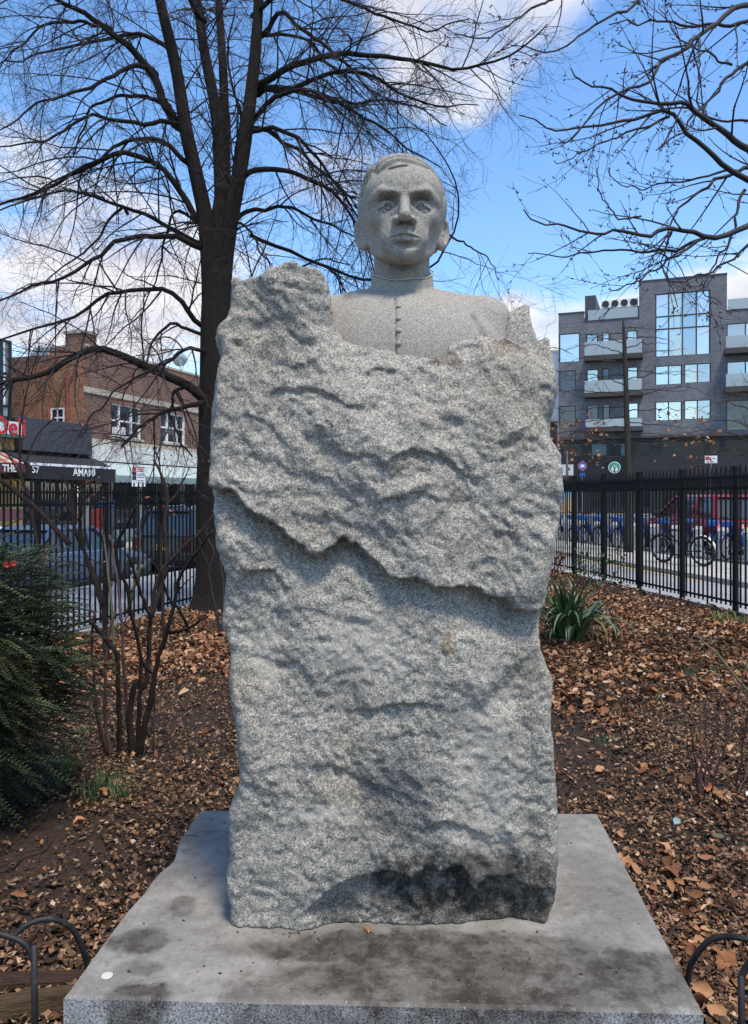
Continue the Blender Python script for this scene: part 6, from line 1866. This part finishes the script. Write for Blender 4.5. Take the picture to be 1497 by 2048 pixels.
# ---- yew
def yew():
    root = empty('yew_shrub', (-2.37, 3.85, 0), 0, 'dense dark green yew with feathery sprays left of the boulder', 'shrub')
    c0 = np.array((0, 0, .74)); R0_ = np.array((.84, .80, .78))
    # sprays on the shell and inside
    n = 5200
    u = rng.normal(size=(n, 3)); u /= np.linalg.norm(u, axis=1, keepdims=True)
    rr = rng.uniform(.25, 1.0, n) ** .5
    lump = 1 + .22 * vnoise(u[:, 0] * 2.2, u[:, 1] * 2.2, u[:, 2] * 2.2, 21)
    c = c0 + u * R0_ * (rr * lump)[:, None]
    ok = c[:, 2] > .04
    c = c[ok]; u = u[ok]
    n = len(c)
    d = u * np.array((1, 1, .35)) + rng.normal(0, .28, (n, 3)) + np.array((0, 0, .05)); d /= np.linalg.norm(d, axis=1, keepdims=True)
    L_ = rng.uniform(.16, .34, n)
    K = 17
    t = np.linspace(0, 1, K)
    sag = -.35 * (t ** 2)[None, :, None] * L_[:, None, None] * np.array((0, 0, 1.0)) * rng.uniform(.2, 1, n)[:, None, None]
    ax = c[:, None, :] + (t[None, :, None] - .4) * L_[:, None, None] * d[:, None, :] + sag
    side = np.cross(d, np.array((0, 0, 1.0)) + rng.normal(0, .25, (n, 3))); side /= np.linalg.norm(side, axis=1, keepdims=True)
    upv = np.cross(side, d)
    V = []
    for s in (-1, 1):
        nl = (.030 * (1 - .55 * t) * (.55 + .45 * np.minimum(1, t * 6)))[None, :, None] * rng.uniform(.8, 1.2, (n, K, 1))
        dirn = side[:, None, :] * s + d[:, None, :] * .55 + upv[:, None, :] * rng.uniform(-.05, .45, (n, K, 1))
        dirn /= np.linalg.norm(dirn, axis=2, keepdims=True)
        wv = d[:, None, :] * .0042
        b = ax
        V.append(np.stack([b - wv, b + dirn * nl * .6 - wv * 1.1, b + dirn * nl, b + dirn * nl * .6 + wv * 1.1], 2).reshape(-1, 3))
    v = np.vstack(V); q = np.arange(len(v)).reshape(-1, 4)
    tone = np.repeat(np.tile(np.repeat(rng.random(n), K), 2), 4)
    me = mesh_np('foliage', v, q)
    at = me.attributes.new('tone', 'FLOAT', 'POINT'); at.data.foreach_set('value', tone.astype(np.float32))
    m = Mat('yew_needle', .55, spec=.35)
    a = m.n('ShaderNodeAttribute', attribute_name='tone')
    m.color(m.ramp(a.outputs['Fac'], [(0, (.011, .026, .010)), (.5, (.025, .052, .017)), (.85, (.055, .085, .028)), (.97, (.09, .115, .038)), (1, (.14, .09, .04))]))
    m.b.inputs['Subsurface Weight'].default_value = 0
    fo = link('foliage', me, m.m, root); fo['kind'] = 'stuff'
    tv, tq = batch_tubes(ax[:, ::4], np.full((n, ax[:, ::4].shape[1]), .0022), 3)
    tw = link('twigs', mesh_np('twigs', tv, tq), B_ROSE, root); tw['kind'] = 'stuff'
    mb = MB()
    for k in range(9):
        a = k * .7; e = np.array((math.cos(a) * .55, math.sin(a) * .5, rng.uniform(.6, 1.1)))
        p = smooth_path([np.array((math.cos(a) * .05, math.sin(a) * .05, -.05)), e * np.array((.35, .35, .5)), e], 5)
        v, f = tube_np(p, np.linspace(.022, .006, len(p)), 6)
        link('stem', mesh_np('stem', v, f, True), B_ROSE, root)
yew()

# ---- strap-leaved clump right of the boulder: every blade its own piece
def strap_clump():
    b = gpt(1138, 1285)
    root = empty('strap_leaf_plant', tuple(b), 0, 'clump of long arching green strap leaves beside the boulder', 'plant')
    mats = [plain('strap_leaf_%s' % n_, c, .45, var=.25, scale=8) for n_, c in (('deep', (.040, .075, .024)), ('mid', (.075, .125, .040)), ('grey', (.12, .165, .085)), ('yellowed', (.14, .13, .03)))]
    r_ = random.Random(3)
    for i in range(96):
        a = r_.uniform(0, 2 * math.pi); ln = r_.uniform(.60, 1.12); lean = r_.uniform(.15, 1.0) ** .8 * 1.75
        w = r_.uniform(.020, .033)
        bx, by = r_.uniform(-.13, .13), r_.uniform(-.1, .1)
        n = 9; v = []; f = []
        x = 0; z = 0; th = math.pi / 2 - lean * .35
        pts = []
        for k in range(n):
            pts.append((x, z)); th -= lean * .28 * (k / n) * 1.6
            x += math.cos(th) * ln / n; z += math.sin(th) * ln / n
            z = max(z, .01)
        for k, (x, z) in enumerate(pts):
            ww = w * (1 - (k / (n - 1)) ** 2.2) + .001
            for (s, dz) in ((-1, .25 * ww), (0, -.15 * ww), (1, .25 * ww)):
                v.append((bx + x * math.cos(a) - s * ww * math.sin(a), by + x * math.sin(a) + s * ww * math.cos(a), z + dz - .02))
        for k in range(n - 1):
            for c in (0, 1): f.append((3*k+c, 3*k+c+1, 3*k+3+c+1, 3*k+3+c))
        link('leaf', mesh_np('leaf', v, f, True), mats[0 if i % 5 < 2 else 1 if i % 5 < 4 else 2] if lean < 1.68 else mats[3], root)
strap_clump()

# ---- small shoots and grass tufts
M_SHOOT = plain('bulb_shoot', (.11, .17, .04), .5, var=.3, scale=8)
M_GRASS = plain('grass_blade', (.060, .100, .025), .6, var=.4, scale=7)
def tuft(name, label, b, n, h, spread, mat, cat, group, w=.004, lean=.6):
    root = None
    v = []; f = []
    for i in range(n):
        a = rng.uniform(0, 2 * math.pi); l = h * rng.uniform(.5, 1.1); le = rng.uniform(.05, lean); r = spread * math.sqrt(rng.random())
        bx, by = r * math.cos(a * 1.7), r * math.sin(a * 1.7)
        k0 = len(v)
        for k in range(4):
            t = k / 3; x = l * le * t * t; z = l * t * (1 - .25 * le * t); ww = w * (1 - t * .85)
            v += [(bx + x * math.cos(a) - ww * math.sin(a), by + x * math.sin(a) + ww * math.cos(a), z - .01), (bx + x * math.cos(a) + ww * math.sin(a), by + x * math.sin(a) - ww * math.cos(a), z - .01)]
        for k in range(3): f.append((k0 + 2*k, k0 + 2*k + 1, k0 + 2*k + 3, k0 + 2*k + 2))
    o = link(name, mesh_np(name, v, f), mat, None, tuple(b))
    return tag(o, label, cat, group)
for i, (px, py) in enumerate(((1432, 1243), (1446, 1246), (1462, 1243), (1478, 1248), (1492, 1252))):
    tuft('bulb_shoot', 'cluster of broad bright green bulb shoots in the leaf litter close to the fence foot', gpt(px, py), 9, .17, .05, M_SHOOT, 'plant', 'bulb shoots by the fence', .010, .35)
for (px, py, h, n) in ((145, 1545, .24, 60), (128, 1575, .22, 50), (220, 1590, .20, 90), (250, 1600, .15, 70), (195, 1600, .16, 60), (175, 1470, .10, 60), (210, 1380, .12, 50), (330, 1300, .14, 60), (345, 1255, .12, 60), (370, 1240, .10, 70), (300, 1262, .1, 60),
                    (395, 1405, .1, 24), (405, 1520, .10, 26), (455, 1590, .08, 20), (380, 1225, .1, 60), (255, 1340, .12, 40)):
    tuft('grass_tuft', 'tuft of thin green grass in the soil between the yew and the boulder', gpt(px, py), n, h, .07, M_GRASS, 'grass', 'grass tufts left of the boulder', .0022, .9)
for (px, py, h, n) in ((1320, 1405, .16, 8), (1215, 1490, .08, 40), (1165, 1350, .08, 40), (1190, 1358, .07, 40), (1290, 1335, .08, 60), (1300, 1320, .07, 50), (1380, 1350, .1, 50), (1400, 1330, .1, 60), (1440, 1345, .1, 60), (1330, 1390, .06, 30), (1460, 1310, .1, 50), (1240, 1200, .08, 30), (1120, 1165, .12, 60), (1150, 1175, .10, 60), (1190, 1190, .08, 50)):
    tuft('grass_tuft', 'tuft of thin green grass growing through brown leaves between boulder and bike-stand fence', gpt(px, py), n, h, .09, M_GRASS, 'grass', 'grass tufts right of the boulder', .0022, .9)
# ================================================================ litter on the soil
rng = np.random.default_rng(5)
def tone_mat(name, stops, rough=.85):
    m = Mat(name, rough, spec=.25)
    a = m.n('ShaderNodeAttribute', attribute_name='tone')
    c = m.ramp(a.outputs['Fac'], stops)
    g = m.noise(60, 3, .6)
    m.color(m.mix(m.rng(g, .3, .7, 0, .35), c, m.mix(1.0, c, (.55, .5, .45), 'MULTIPLY')))
    return m.m
def set_tone(me, tone):
    at = me.attributes.new('tone', 'FLOAT', 'POINT'); at.data.foreach_set('value', np.asarray(tone, np.float32))
def inside(x, y, m=.05):
    return (x * NL[0] + y * NL[1] > CL + m) & (x * NR[0] + y * NR[1] < CR - m)
def off_plinth(x, y, m=.0):
    ok = np.zeros(x.shape, bool)
    for i in range(4):
        a, b = np.array(PL[i]), np.array(PL[(i + 1) % 4])
        ok |= (b[0]-a[0]) * (y-a[1]) - (b[1]-a[1]) * (x-a[0]) < -m * np.linalg.norm(b - a)
    return ok
def scatter(n, y0, y1, power=1.6, spread=.64):
    y = y0 + (y1 - y0) * rng.random(n) ** power
    x = (rng.random(n) * 2 - 1) * (spread * y + .6)
    k = inside(x, y) & off_plinth(x, y, .01)
    return x[k], y[k]
BOX = np.array([(-1,-1,-1),(1,-1,-1),(1,1,-1),(-1,1,-1),(-1,-1,1),(1,-1,1),(1,1,1),(-1,1,1)], float) * .5
BF = np.array([(0,3,2,1),(4,5,6,7),(0,1,5,4),(1,2,6,5),(2,3,7,6),(3,0,4,7)])
def rot_mats(n, tilt):
    a = rng.uniform(0, 2*np.pi, n); t = rng.normal(0, tilt, n); r = rng.normal(0, tilt, n)
    ca, sa, ct, st, cr_, sr = np.cos(a), np.sin(a), np.cos(t), np.sin(t), np.cos(r), np.sin(r)
    Rz = np.zeros((n,3,3)); Rz[:,0,0]=ca; Rz[:,0,1]=-sa; Rz[:,1,0]=sa; Rz[:,1,1]=ca; Rz[:,2,2]=1
    Ry = np.zeros((n,3,3)); Ry[:,0,0]=ct; Ry[:,0,2]=st; Ry[:,2,0]=-st; Ry[:,2,2]=ct; Ry[:,1,1]=1
    Rx = np.zeros((n,3,3)); Rx[:,1,1]=cr_; Rx[:,1,2]=-sr; Rx[:,2,1]=sr; Rx[:,2,2]=cr_; Rx[:,0,0]=1
    return Rz @ Ry @ Rx
def chips():
    x, y = scatter(64000, 1.7, 8.5, 1.7)
    # bare dark patches, sparser on the left of the plinth
    dn = .68 + .75 * vnoise(x * .9, y * .9, 2, 31) + .3 * vnoise(x * 2.7, y * 2.7, 2, 32)
    dn = np.where(x < -.3, dn * .50, dn * 1.05)
    k = rng.random(len(x)) < np.clip(dn, .07, 1)
    x, y = x[k], y[k]; n = len(x)
    big = rng.random(n)
    ln = np.where(big > .93, rng.uniform(.035, .085, n), rng.uniform(.012, .036, n)); wd = ln * rng.uniform(.22, .65, n); wd = np.minimum(wd, .022); th = rng.uniform(.0015, .005, n)
    S = np.stack([ln, wd, th], 1)
    Rm = rot_mats(n, .30)
    b = BOX[None] * S[:, None, :]
    b[:, :, 1] *= 1 - .35 * (b[:, :, 0:1] > 0)[:, :, 0] * rng.random(n)[:, None]
    v = np.einsum('nij,nkj->nki', Rm, b) + np.stack([x, y, gz(x, y) + .014 + rng.uniform(0, .012, n)], 1)[:, None, :]
    me = mesh_np('wood_chips', v.reshape(-1, 3), (BF[None] + (np.arange(n) * 8)[:, None, None]).reshape(-1, 4))
    set_tone(me, np.repeat(np.clip(rng.beta(1.5, 2.6, n), 0, 1), 8))
    o = link('wood_chips', me, tone_mat('wood_chip', [(0, (.020, .013, .009)), (.35, (.062, .038, .024)), (.6, (.15, .090, .052)), (.85, (.27, .18, .11)), (1, (.40, .31, .21))]))
    tag(o, 'bark and wood chip mulch strewn over the dark soil', 'mulch', kind='stuff')
chips()
def flakes():
    """small curled bits of bark and leaf, two-panel flakes"""
    x, y = scatter(330000, 1.7, 12, 1.55)
    dn = .80 + .8 * vnoise(x * .9, y * .9, 2, 31) + .45 * vnoise(x * 3.1, y * 3.1, 2, 33)
    dn = np.where(x < -.3, dn * .62, dn)
    k = rng.random(len(x)) < np.clip(dn, .05, 1)
    x, y = x[k], y[k]; n = len(x)
    L_ = rng.uniform(.010, .034, n); W_ = L_ * rng.uniform(.15, .5, n); cu = L_ * rng.uniform(0, .35, n); z0 = np.zeros(n)
    pts = np.stack([np.stack([-L_*.5, z0, cu], 1), np.stack([z0, -W_, z0], 1), np.stack([L_*.5, z0, cu], 1), np.stack([L_*.1, W_, z0], 1)], 1)
    v = np.einsum('nij,nkj->nki', rot_mats(n, .4), pts) + np.stack([x, y, gz(x, y) + .018 + rng.uniform(0, .014, n)], 1)[:, None, :]
    q = np.arange(n * 4).reshape(n, 4)
    me = mesh_np('bark_flakes', v.reshape(-1, 3), np.concatenate([q[:, [0, 1, 3]], q[:, [1, 2, 3]]]))
    set_tone(me, np.repeat(np.clip(rng.beta(1.3, 1.9, n), 0, 1), 4))
    tag(link('bark_flakes', me, tone_mat('bark_flake', [(0, (.026, .015, .010)), (.3, (.095, .048, .027)), (.55, (.20, .105, .055)), (.8, (.34, .205, .115)), (1, (.52, .38, .25))])), 'small curled bark flakes and leaf crumbs over the soil', 'mulch', kind='stuff')
flakes()
def litter():
    xs_, ys_ = [], []
    x, y = scatter(100000, 5.0, 20, 1.25)
    edge = 5.0 + .8 * vnoise(x * .8, 0, 0, 41) + np.where(x < 0, 1.4, 0)
    dens = np.clip((y - edge) / 1.6, 0, 1) * (.75 + .5 * vnoise(x * .9, y * .6, 0, 42))
    k = rng.random(len(x)) < dens; xs_.append(x[k]); ys_.append(y[k])
    x, y = scatter(9000, 1.8, 7, 1.4)
    dens = .13 + .20 * np.clip(vnoise(x * 1.2, y * 1.2, 0, 43), 0, 1) + .5 * np.exp(-((x - 1.75) / .5) ** 2 - ((y - 4.1) / .5) ** 2) + .55 * np.exp(-((x - 1.15) / .22) ** 2) * (y < 3.4)
    dens = np.where(x < -.3, dens * .30, dens)
    k = rng.random(len(x)) < dens; xs_.append(x[k]); ys_.append(y[k])
    x, y = np.concatenate(xs_), np.concatenate(ys_); n = len(x)
    # six-point leaves folded on the midrib with lifted margins
    L_ = .020 + .085 * rng.beta(1.3, 2.4, n) * np.where(y < 5, .80, 1.0); W_ = L_ * rng.uniform(.18, .42, n); cu = L_ * rng.uniform(-.05, .50, n)
    z0 = np.zeros(n)
    pts = np.stack([np.stack([-L_*.5, z0, z0], 1), np.stack([-L_*.12, -W_, cu], 1), np.stack([L_*.25, -W_*.8, cu*.7], 1), np.stack([L_*.5, z0, cu*.4], 1),
                    np.stack([L_*.2, W_*.85, cu*.8], 1), np.stack([-L_*.15, W_, cu], 1), np.stack([z0, z0, -cu*.12], 1)], 1)
    v = np.einsum('nij,nkj->nki', rot_mats(n, .5), pts) + np.stack([x, y, gz(x, y) + .022 + rng.uniform(0, .025, n)], 1)[:, None, :]
    T = np.array([(0,1,6), (1,2,6), (2,3,6), (3,4,6), (4,5,6), (5,0,6)])
    me = mesh_np('leaf_litter', v.reshape(-1, 3), (T[None] + (np.arange(n) * 7)[:, None, None]).reshape(-1, 3))
    set_tone(me, np.repeat(np.clip(rng.beta(1.7, 1.5, n), 0, 1), 7))
    o = link('leaf_litter', me, tone_mat('dead_leaf', [(0, (.055, .025, .014)), (.3, (.15, .062, .027)), (.55, (.27, .122, .055)), (.8, (.40, .215, .112)), (1, (.52, .36, .23))]))
    tag(o, 'carpet of brown fallen leaves on the garden soil', 'leaf litter', kind='stuff')
litter()
def dry_grass():
    x, y = scatter(5200, 3.2, 8.5, 1.0)
    k = (vnoise(x * .8, y * .8, 0, 51) > .12) & (x > .6); x, y = x[k], y[k]; n = len(x)
    a = rng.uniform(0, 2*np.pi, n); l = rng.uniform(.04, .12, n); le = rng.uniform(.3, 1.2, n); w = .0016
    b = np.stack([x, y, gz(x, y) + .01], 1)
    dx = np.stack([np.cos(a), np.sin(a), np.zeros(n)], 1); sx = np.stack([-np.sin(a), np.cos(a), np.zeros(n)], 1) * w
    up = np.array((0, 0, 1.0))
    m_ = b + dx * (l * le * .3)[:, None] + up * (l * .55)[:, None]; t = b + dx * (l * le)[:, None] + up * (l * .7)[:, None]
    v = np.stack([b - sx, b + sx, m_ + sx, m_ - sx, t], 1)
    f = [];
    q = np.arange(n) * 5
    tri = np.concatenate([np.stack([q, q+1, q+2], 1), np.stack([q, q+2, q+3], 1), np.stack([q+3, q+2, q+4], 1)])
    me = mesh_np('dry_grass', v.reshape(-1, 3), tri); set_tone(me, np.repeat(rng.random(n), 5))
    tag(link('dry_grass', me, tone_mat('dry_grass_blade', [(0, (.05, .07, .02)), (.5, (.14, .12, .05)), (1, (.28, .22, .12))])), 'thin dry and green grass blades among the leaves', 'grass', kind='stuff')
dry_grass()
# loose sticks
rs2 = random.Random(9)
STK = [((235, 1635), (330, 1665), .006), ((25, 1740), (105, 1690), .005), ((275, 1830), (330, 1790), .004), ((300, 1640), (365, 1625), .004), ((1225, 1520), (1275, 1560), .006), ((1330, 1655), (1420, 1650), .006), ((1290, 1730), (1350, 1745), .006),
       ((0, 1745), (40, 1730), .005), ((130, 1850), (185, 1843), .005), ((345, 1570), (420, 1545), .004), ((60, 1670), (150, 1600), .004), ((1220, 1400), (1262, 1412), .006), ((1395, 1790), (1440, 1820), .007), ((1200, 1610), (1232, 1640), .005)]
M_STICK = bark('fallen_stick', (.10, .07, .05), .9, (20, 20, 20))
for i, (a, b, r) in enumerate(STK):
    p0, p1 = gpt(*a, r + .018), gpt(*b, r + .018); m_ = (p0 + p1) / 2
    pts = [p0 - m_, (p0 * .6 + p1 * .4) - m_ + np.array((rs2.uniform(-.02, .02), rs2.uniform(-.02, .02), .006)), (p0 * .3 + p1 * .7) - m_ + np.array((rs2.uniform(-.02, .02), rs2.uniform(-.02, .02), .004)), p1 - m_]
    q = smooth_path(pts, 3)
    v, f = tube_np(q, np.linspace(r, r * .5, len(q)), 6)
    lb = 'thin dry stick lying on the mulch %s' % ('left of the plinth' if a[0] < 700 else 'right of the plinth')
    tag(link('fallen_stick', mesh_np('fallen_stick', v, f, True), M_STICK, None, tuple(m_)), lb, 'stick', 'sticks left of the plinth' if a[0] < 700 else 'sticks right of the plinth')
# larger single leaves
def big_leaf(px, py, ln, rz, label, c, lobed=False, tilt=.2, on=None):
    ln = ln * .62 if ln > .05 else ln
    c = tuple(q * .75 for q in c)
    v = [(0, -ln * .5, 0)]; n = 14
    outl = []
    for s in (1, -1):
        for k in range(1, n):
            t = k / n; w = ln * .30 * math.sin(math.pi * t ** .8) * (1 + (.10 * (-1) ** k if not lobed else .55 * math.cos(t * 9.4) * (1 if t < .8 else .3)))
            outl.append((s, t, max(.004, w)))
    mid = [(0, -ln * .5 + ln * k / n, .004 * math.sin(k * 1.1)) for k in range(n + 1)]
    v = list(mid); f = []
    for s in (1, -1):
        b0 = len(v)
        for k in range(n + 1):
            w = [o[2] for o in outl if o[0] == s and abs(o[1] - k / n) < 1e-6]
            w = w[0] if w else .001
            v.append((s * w, -ln * .5 + ln * (k / n) + w * .35, w * .28 + .006 * math.sin(k * 2.1)))
        for k in range(n): f.append((k, k + 1, b0 + k + 1, b0 + k) if s < 0 else (k, b0 + k, b0 + k + 1, k + 1))
    m = Mat('large_dead_leaf', .75, spec=.3)
    nn = m.noise(30, 4, .6); w_ = m.math('SINE', m.math('MULTIPLY', m.math('ADD', m.xyz()[1], m.math('MULTIPLY', m.math('ABSOLUTE', m.xyz()[0]), -1.0)), 430.0))
    col = m.mix(m.rng(nn, .3, .7), tuple(x * .7 for x in c), tuple(x * 1.2 for x in c))
    col = m.mix(m.rng(w_, .5, 1, 0, .3), col, m.mix(1.0, col, (.6, .5, .45), 'MULTIPLY'))
    m.color(col)
    p = gpt(px, py, .045)
    if on is not None: p = P(px, py, (CAM_H - on) * FPX / (py - HZ)); p[2] = on + .006
    o = link('fallen_leaf', mesh_np('fallen_leaf', v, f, True), m.m, None, tuple(p), (tilt, .12, rz))
    st = tag(o, label, 'leaf')
    return o
big_leaf(1452, 1948, .16, -.9, 'large rust-brown toothed leaf lying next to the iron hoop', (.30, .12, .045), tilt=.35)
big_leaf(1440, 1610, .15, .5, 'big curled brown maple-like leaf among the thin canes', (.30, .15, .06), True, .4)
big_leaf(1415, 1590, .12, -.4, 'orange-brown leaf leaning on the thin canes', (.36, .13, .035), False, .5)
big_leaf(1205, 1605, .11, 1.2, 'tan leaf just behind the right end of the plinth', (.34, .18, .07), False, .2)
big_leaf(209, 1600, .10, .6, 'orange leaf caught in the grass left of the boulder', (.42, .18, .07), True, .5)
big_leaf(1352, 1760, .10, -.6, 'dark brown curled leaf on the mulch by the plinth side', (.20, .09, .05), False, .4)
big_leaf(1340, 1725, .10, .3, 'buff leaf beside a glassy shard on the mulch', (.40, .25, .13), False, .3)
big_leaf(1110, 1312, .13, .8, 'bright tan leaf at the foot of the strap-leaf clump', (.45, .22, .09), True, .2)
big_leaf(736, 1862, .030, .2, 'tiny tan leaf fragment at the foot of the boulder', (.36, .19, .09), False, .3, on=ZP)
big_leaf(1345, 1410, .12, 1.0, 'pale brown leaf beside the white scrap of litter', (.36, .22, .11), True, .3)
# litter: paper cap on the slab, glass shard, wrappers
q = P(214, 1953, 1.33 * FPX / (1953 - HZ))
tag(MB().lathe([(.002, .001), (.0155, .001), (.016, .0025), (.015, .004), (.002, .0045)], 20).build('round_token', plain('token_cream', (.50, .48, .40), .6), None, False, (q[0], q[1], ZP)), 'small round cream disc lying on the plinth', 'disc')
def shard(name, px, py, s, c, label, cat, trans=.0):
    p = gpt(px, py, .035)
    v = [(-s, -s * .5, .0), (s * .3, -s * .8, .004), (s, -.1 * s, .008), (s * .2, s * .6, .016), (-s * .7, s * .4, .012)]
    v += [(a * .95, b * .95, z_ + .006) for a, b, z_ in v]
    m = Mat(name + '_mat', .25, 0, .6, c)
    m.color(m.mix(m.noise(40, 3), tuple(x * .8 for x in c), tuple(min(1, x * 1.15) for x in c)))
    tag(MB().add(v, [(4,3,2,1,0), (5,6,7,8,9)] + [(k, (k+1) % 5, (k+1) % 5 + 5, k + 5) for k in range(5)]).build(name, m.m, None, False, tuple(p), (.3, 0, .4)), label, cat)
shard('glass_shard', 1352, 1660, .024, (.16, .22, .22), 'pale blue-green flat shard on the mulch right of the plinth', 'shard')
shard('white_scrap', 1327, 1403, .022, (.45, .48, .50), 'crumpled white scrap of litter in the soil behind the plinth', 'litter')
shard('plastic_scrap', 1170, 1323, .018, (.07, .40, .09), 'bright green plastic scrap at the tip of a strap leaf', 'litter')
shard('paper_scrap', 1358, 1265, .035, (.40, .37, .34), 'pale paper scrap in the leaf carpet near the fence', 'litter')
shard('white_pebble', 1493, 1604, .010, (.66, .74, .72), 'small white pebble beside the thin canes', 'pebble')
# red flower heads in the yew
for k, (px, py) in enumerate(((15, 1130), (28, 1127))):
    p = P(px, py, 3.02)
    fl = MB()
    for i in range(7):
        a = i * .9
        fl.add([(0, 0, 0), (.009 * math.cos(a), -.006, .016 * math.sin(a)), (.012 * math.cos(a + .4), -.010, .009 * math.sin(a + .4)), (.009 * math.cos(a + .8), -.006, .008 * math.sin(a + .8))], [(0, 1, 2, 3)])
    tag(fl.build('red_flower', plain('red_petal', (.50, .02, .02), .5), None, False, tuple(p)), 'small red flower head showing among the yew sprays', 'flower', 'red flowers in the yew')

# ================================================================ low iron hoop edging
def hoop_row(label, posts, hoops):
    c = np.mean([P(*p)[:2] for p in posts], axis=0)
    root = empty('hoop_edging', (c[0], c[1], 0), 0, label, 'edging')
    o = np.array((c[0], c[1], 0))
    m = Mat('weathered_iron', .6, .2, .4)
    n = m.noise(35, 5, .7)
    m.color(m.ramp(n, [(.30, (.010, .010, .011)), (.58, (.020, .018, .018)), (.70, (.07, .035, .022)), (.80, (.40, .40, .39))])); m.bump(n, .3, .003)
    for p in posts:
        t = P(*p); MB().tube([np.array((t[0] + .004, t[1], -.05)) - o, np.array((t[0], t[1], t[2])) - o], .0095, 8).build('post', m.m, root, True)
    for pts in hoops:
        q = smooth_path([P(*p) - o for p in pts], 6)
        MB().tube(q, .0085, 8).build('hoop', m.m, root, True)
hoop_row('low rusty black iron hoop edging at the front left corner of the plinth', [(68, 1890, 2.12)],
         [[(-70, 1990, 2.12), (-50, 1900, 2.12), (-20, 1868, 2.12), (20, 1874, 2.12), (52, 1890, 2.12), (66, 1920, 2.12)],
          [(22, 1893, 2.14), (32, 1868, 2.16), (62, 1846, 2.18), (100, 1838, 2.2), (138, 1852, 2.23), (160, 1885, 2.26), (174, 1930, 2.28), (178, 1990, 2.28)]])
hoop_row('low black iron hoop edging at the front right corner of the plinth', [(1482, 1950, 2.10)],
         [[(1372, 1985, 2.22), (1380, 1935, 2.21), (1396, 1905, 2.19), (1420, 1880, 2.17), (1450, 1873, 2.15), (1480, 1876, 2.12), (1515, 1888, 2.1), (1545, 1925, 2.1), (1555, 1990, 2.1)],
          [(1482, 1960, 2.10), (1492, 1935, 2.10), (1510, 1915, 2.09), (1540, 1905, 2.08), (1580, 1940, 2.07), (1590, 2000, 2.07)]])
# broken timber at the lower left
p = gpt(60, 2035, 0)
M_TIMB = bark('weathered_timber', (.20, .125, .065), .8, (4, 30, 30))
tg = MB().add([(-.17, -.04, 0), (.15, -.045, 0), (.16, .03, 0), (-.16, .04, 0), (-.16, -.035, .05), (.13, -.035, .065), (.15, .02, .06), (-.15, .03, .045)], [(3,2,1,0), (4,5,6,7), (0,1,5,4), (1,2,6,5), (2,3,7,6), (3,0,4,7)])
tag(tg.build('timber_piece', M_TIMB, None, False, (p[0] + .04, p[1] + .02, 0), (0, .02, .22)), 'split piece of yellow-brown timber on the soil at the plinth corner', 'timber')
tg = MB().box((-.2, -.03, 0), (.2, .03, .035), bev=.006)
tag(tg.build('timber_board', bark('brown_board', (.13, .07, .045), .8, (4, 30, 30)), None, False, (p[0] - .03, p[1] + .13, .002), (0, 0, .05)), 'narrow brown board lying behind the split timber', 'timber')
# mossy stump of cut wood on the right
p = gpt(1436, 1690, 0)
sp_ = empty('cut_stump', tuple(p), 0, 'small mossy cut stump in the leaves right of the plinth', 'stump')
MB().lathe([(.038, -.03), (.034, .015), (.031, .035), (.027, .04)], 12).build('trunk', bark('stump_bark', (.06, .055, .03), .9, (20, 20, 5)), sp_, True)
MB().lathe([(.001, .038), (.026, .041), (.026, .0435), (.001, .044)], 12).build('cut_face', plain('stump_face', (.09, .085, .045), .8), sp_)

# grit, crumbs and droppings on the slab
def grit():
    n = 420
    x = rng.uniform(-.80, .86, n); y = rng.uniform(2.02, 3.2, n)
    m_ = rng.random(n) < .16                                   # crumbs lined along the block's foot, as dirt and as imitated contact shade
    x = np.where(m_, rng.uniform(-.46, .52, n), x); y = np.where(m_, 2.352 - np.abs(rng.normal(0, .018, n)), y)
    k = ~off_plinth(x, y, -.02) & ~((x > -.50) & (x < .56) & (y > 2.40)); x, y = x[k], y[k]; n = len(x)
    s = .0006 + .0024 * rng.random(n) ** 3
    S = np.stack([s * rng.uniform(1, 2.2, n), s, s * .6], 1)
    v = np.einsum('nij,nkj->nki', rot_mats(n, .2), BOX[None] * S[:, None, :] * 2) + np.stack([x, y, ZP + s * .5], 1)[:, None, :]
    me = mesh_np('grit', v.reshape(-1, 3), (BF[None] + (np.arange(n) * 8)[:, None, None]).reshape(-1, 4))
    set_tone(me, np.repeat(rng.beta(.8, 1.6, n), 8))
    tag(link('grit', me, tone_mat('grit_crumb', [(0, (.02, .017, .014)), (.5, (.11, .08, .055)), (.85, (.30, .24, .18)), (1, (.62, .60, .55))])), 'crumbs of grit and bark lying on the plinth', 'grit', kind='stuff')
grit()
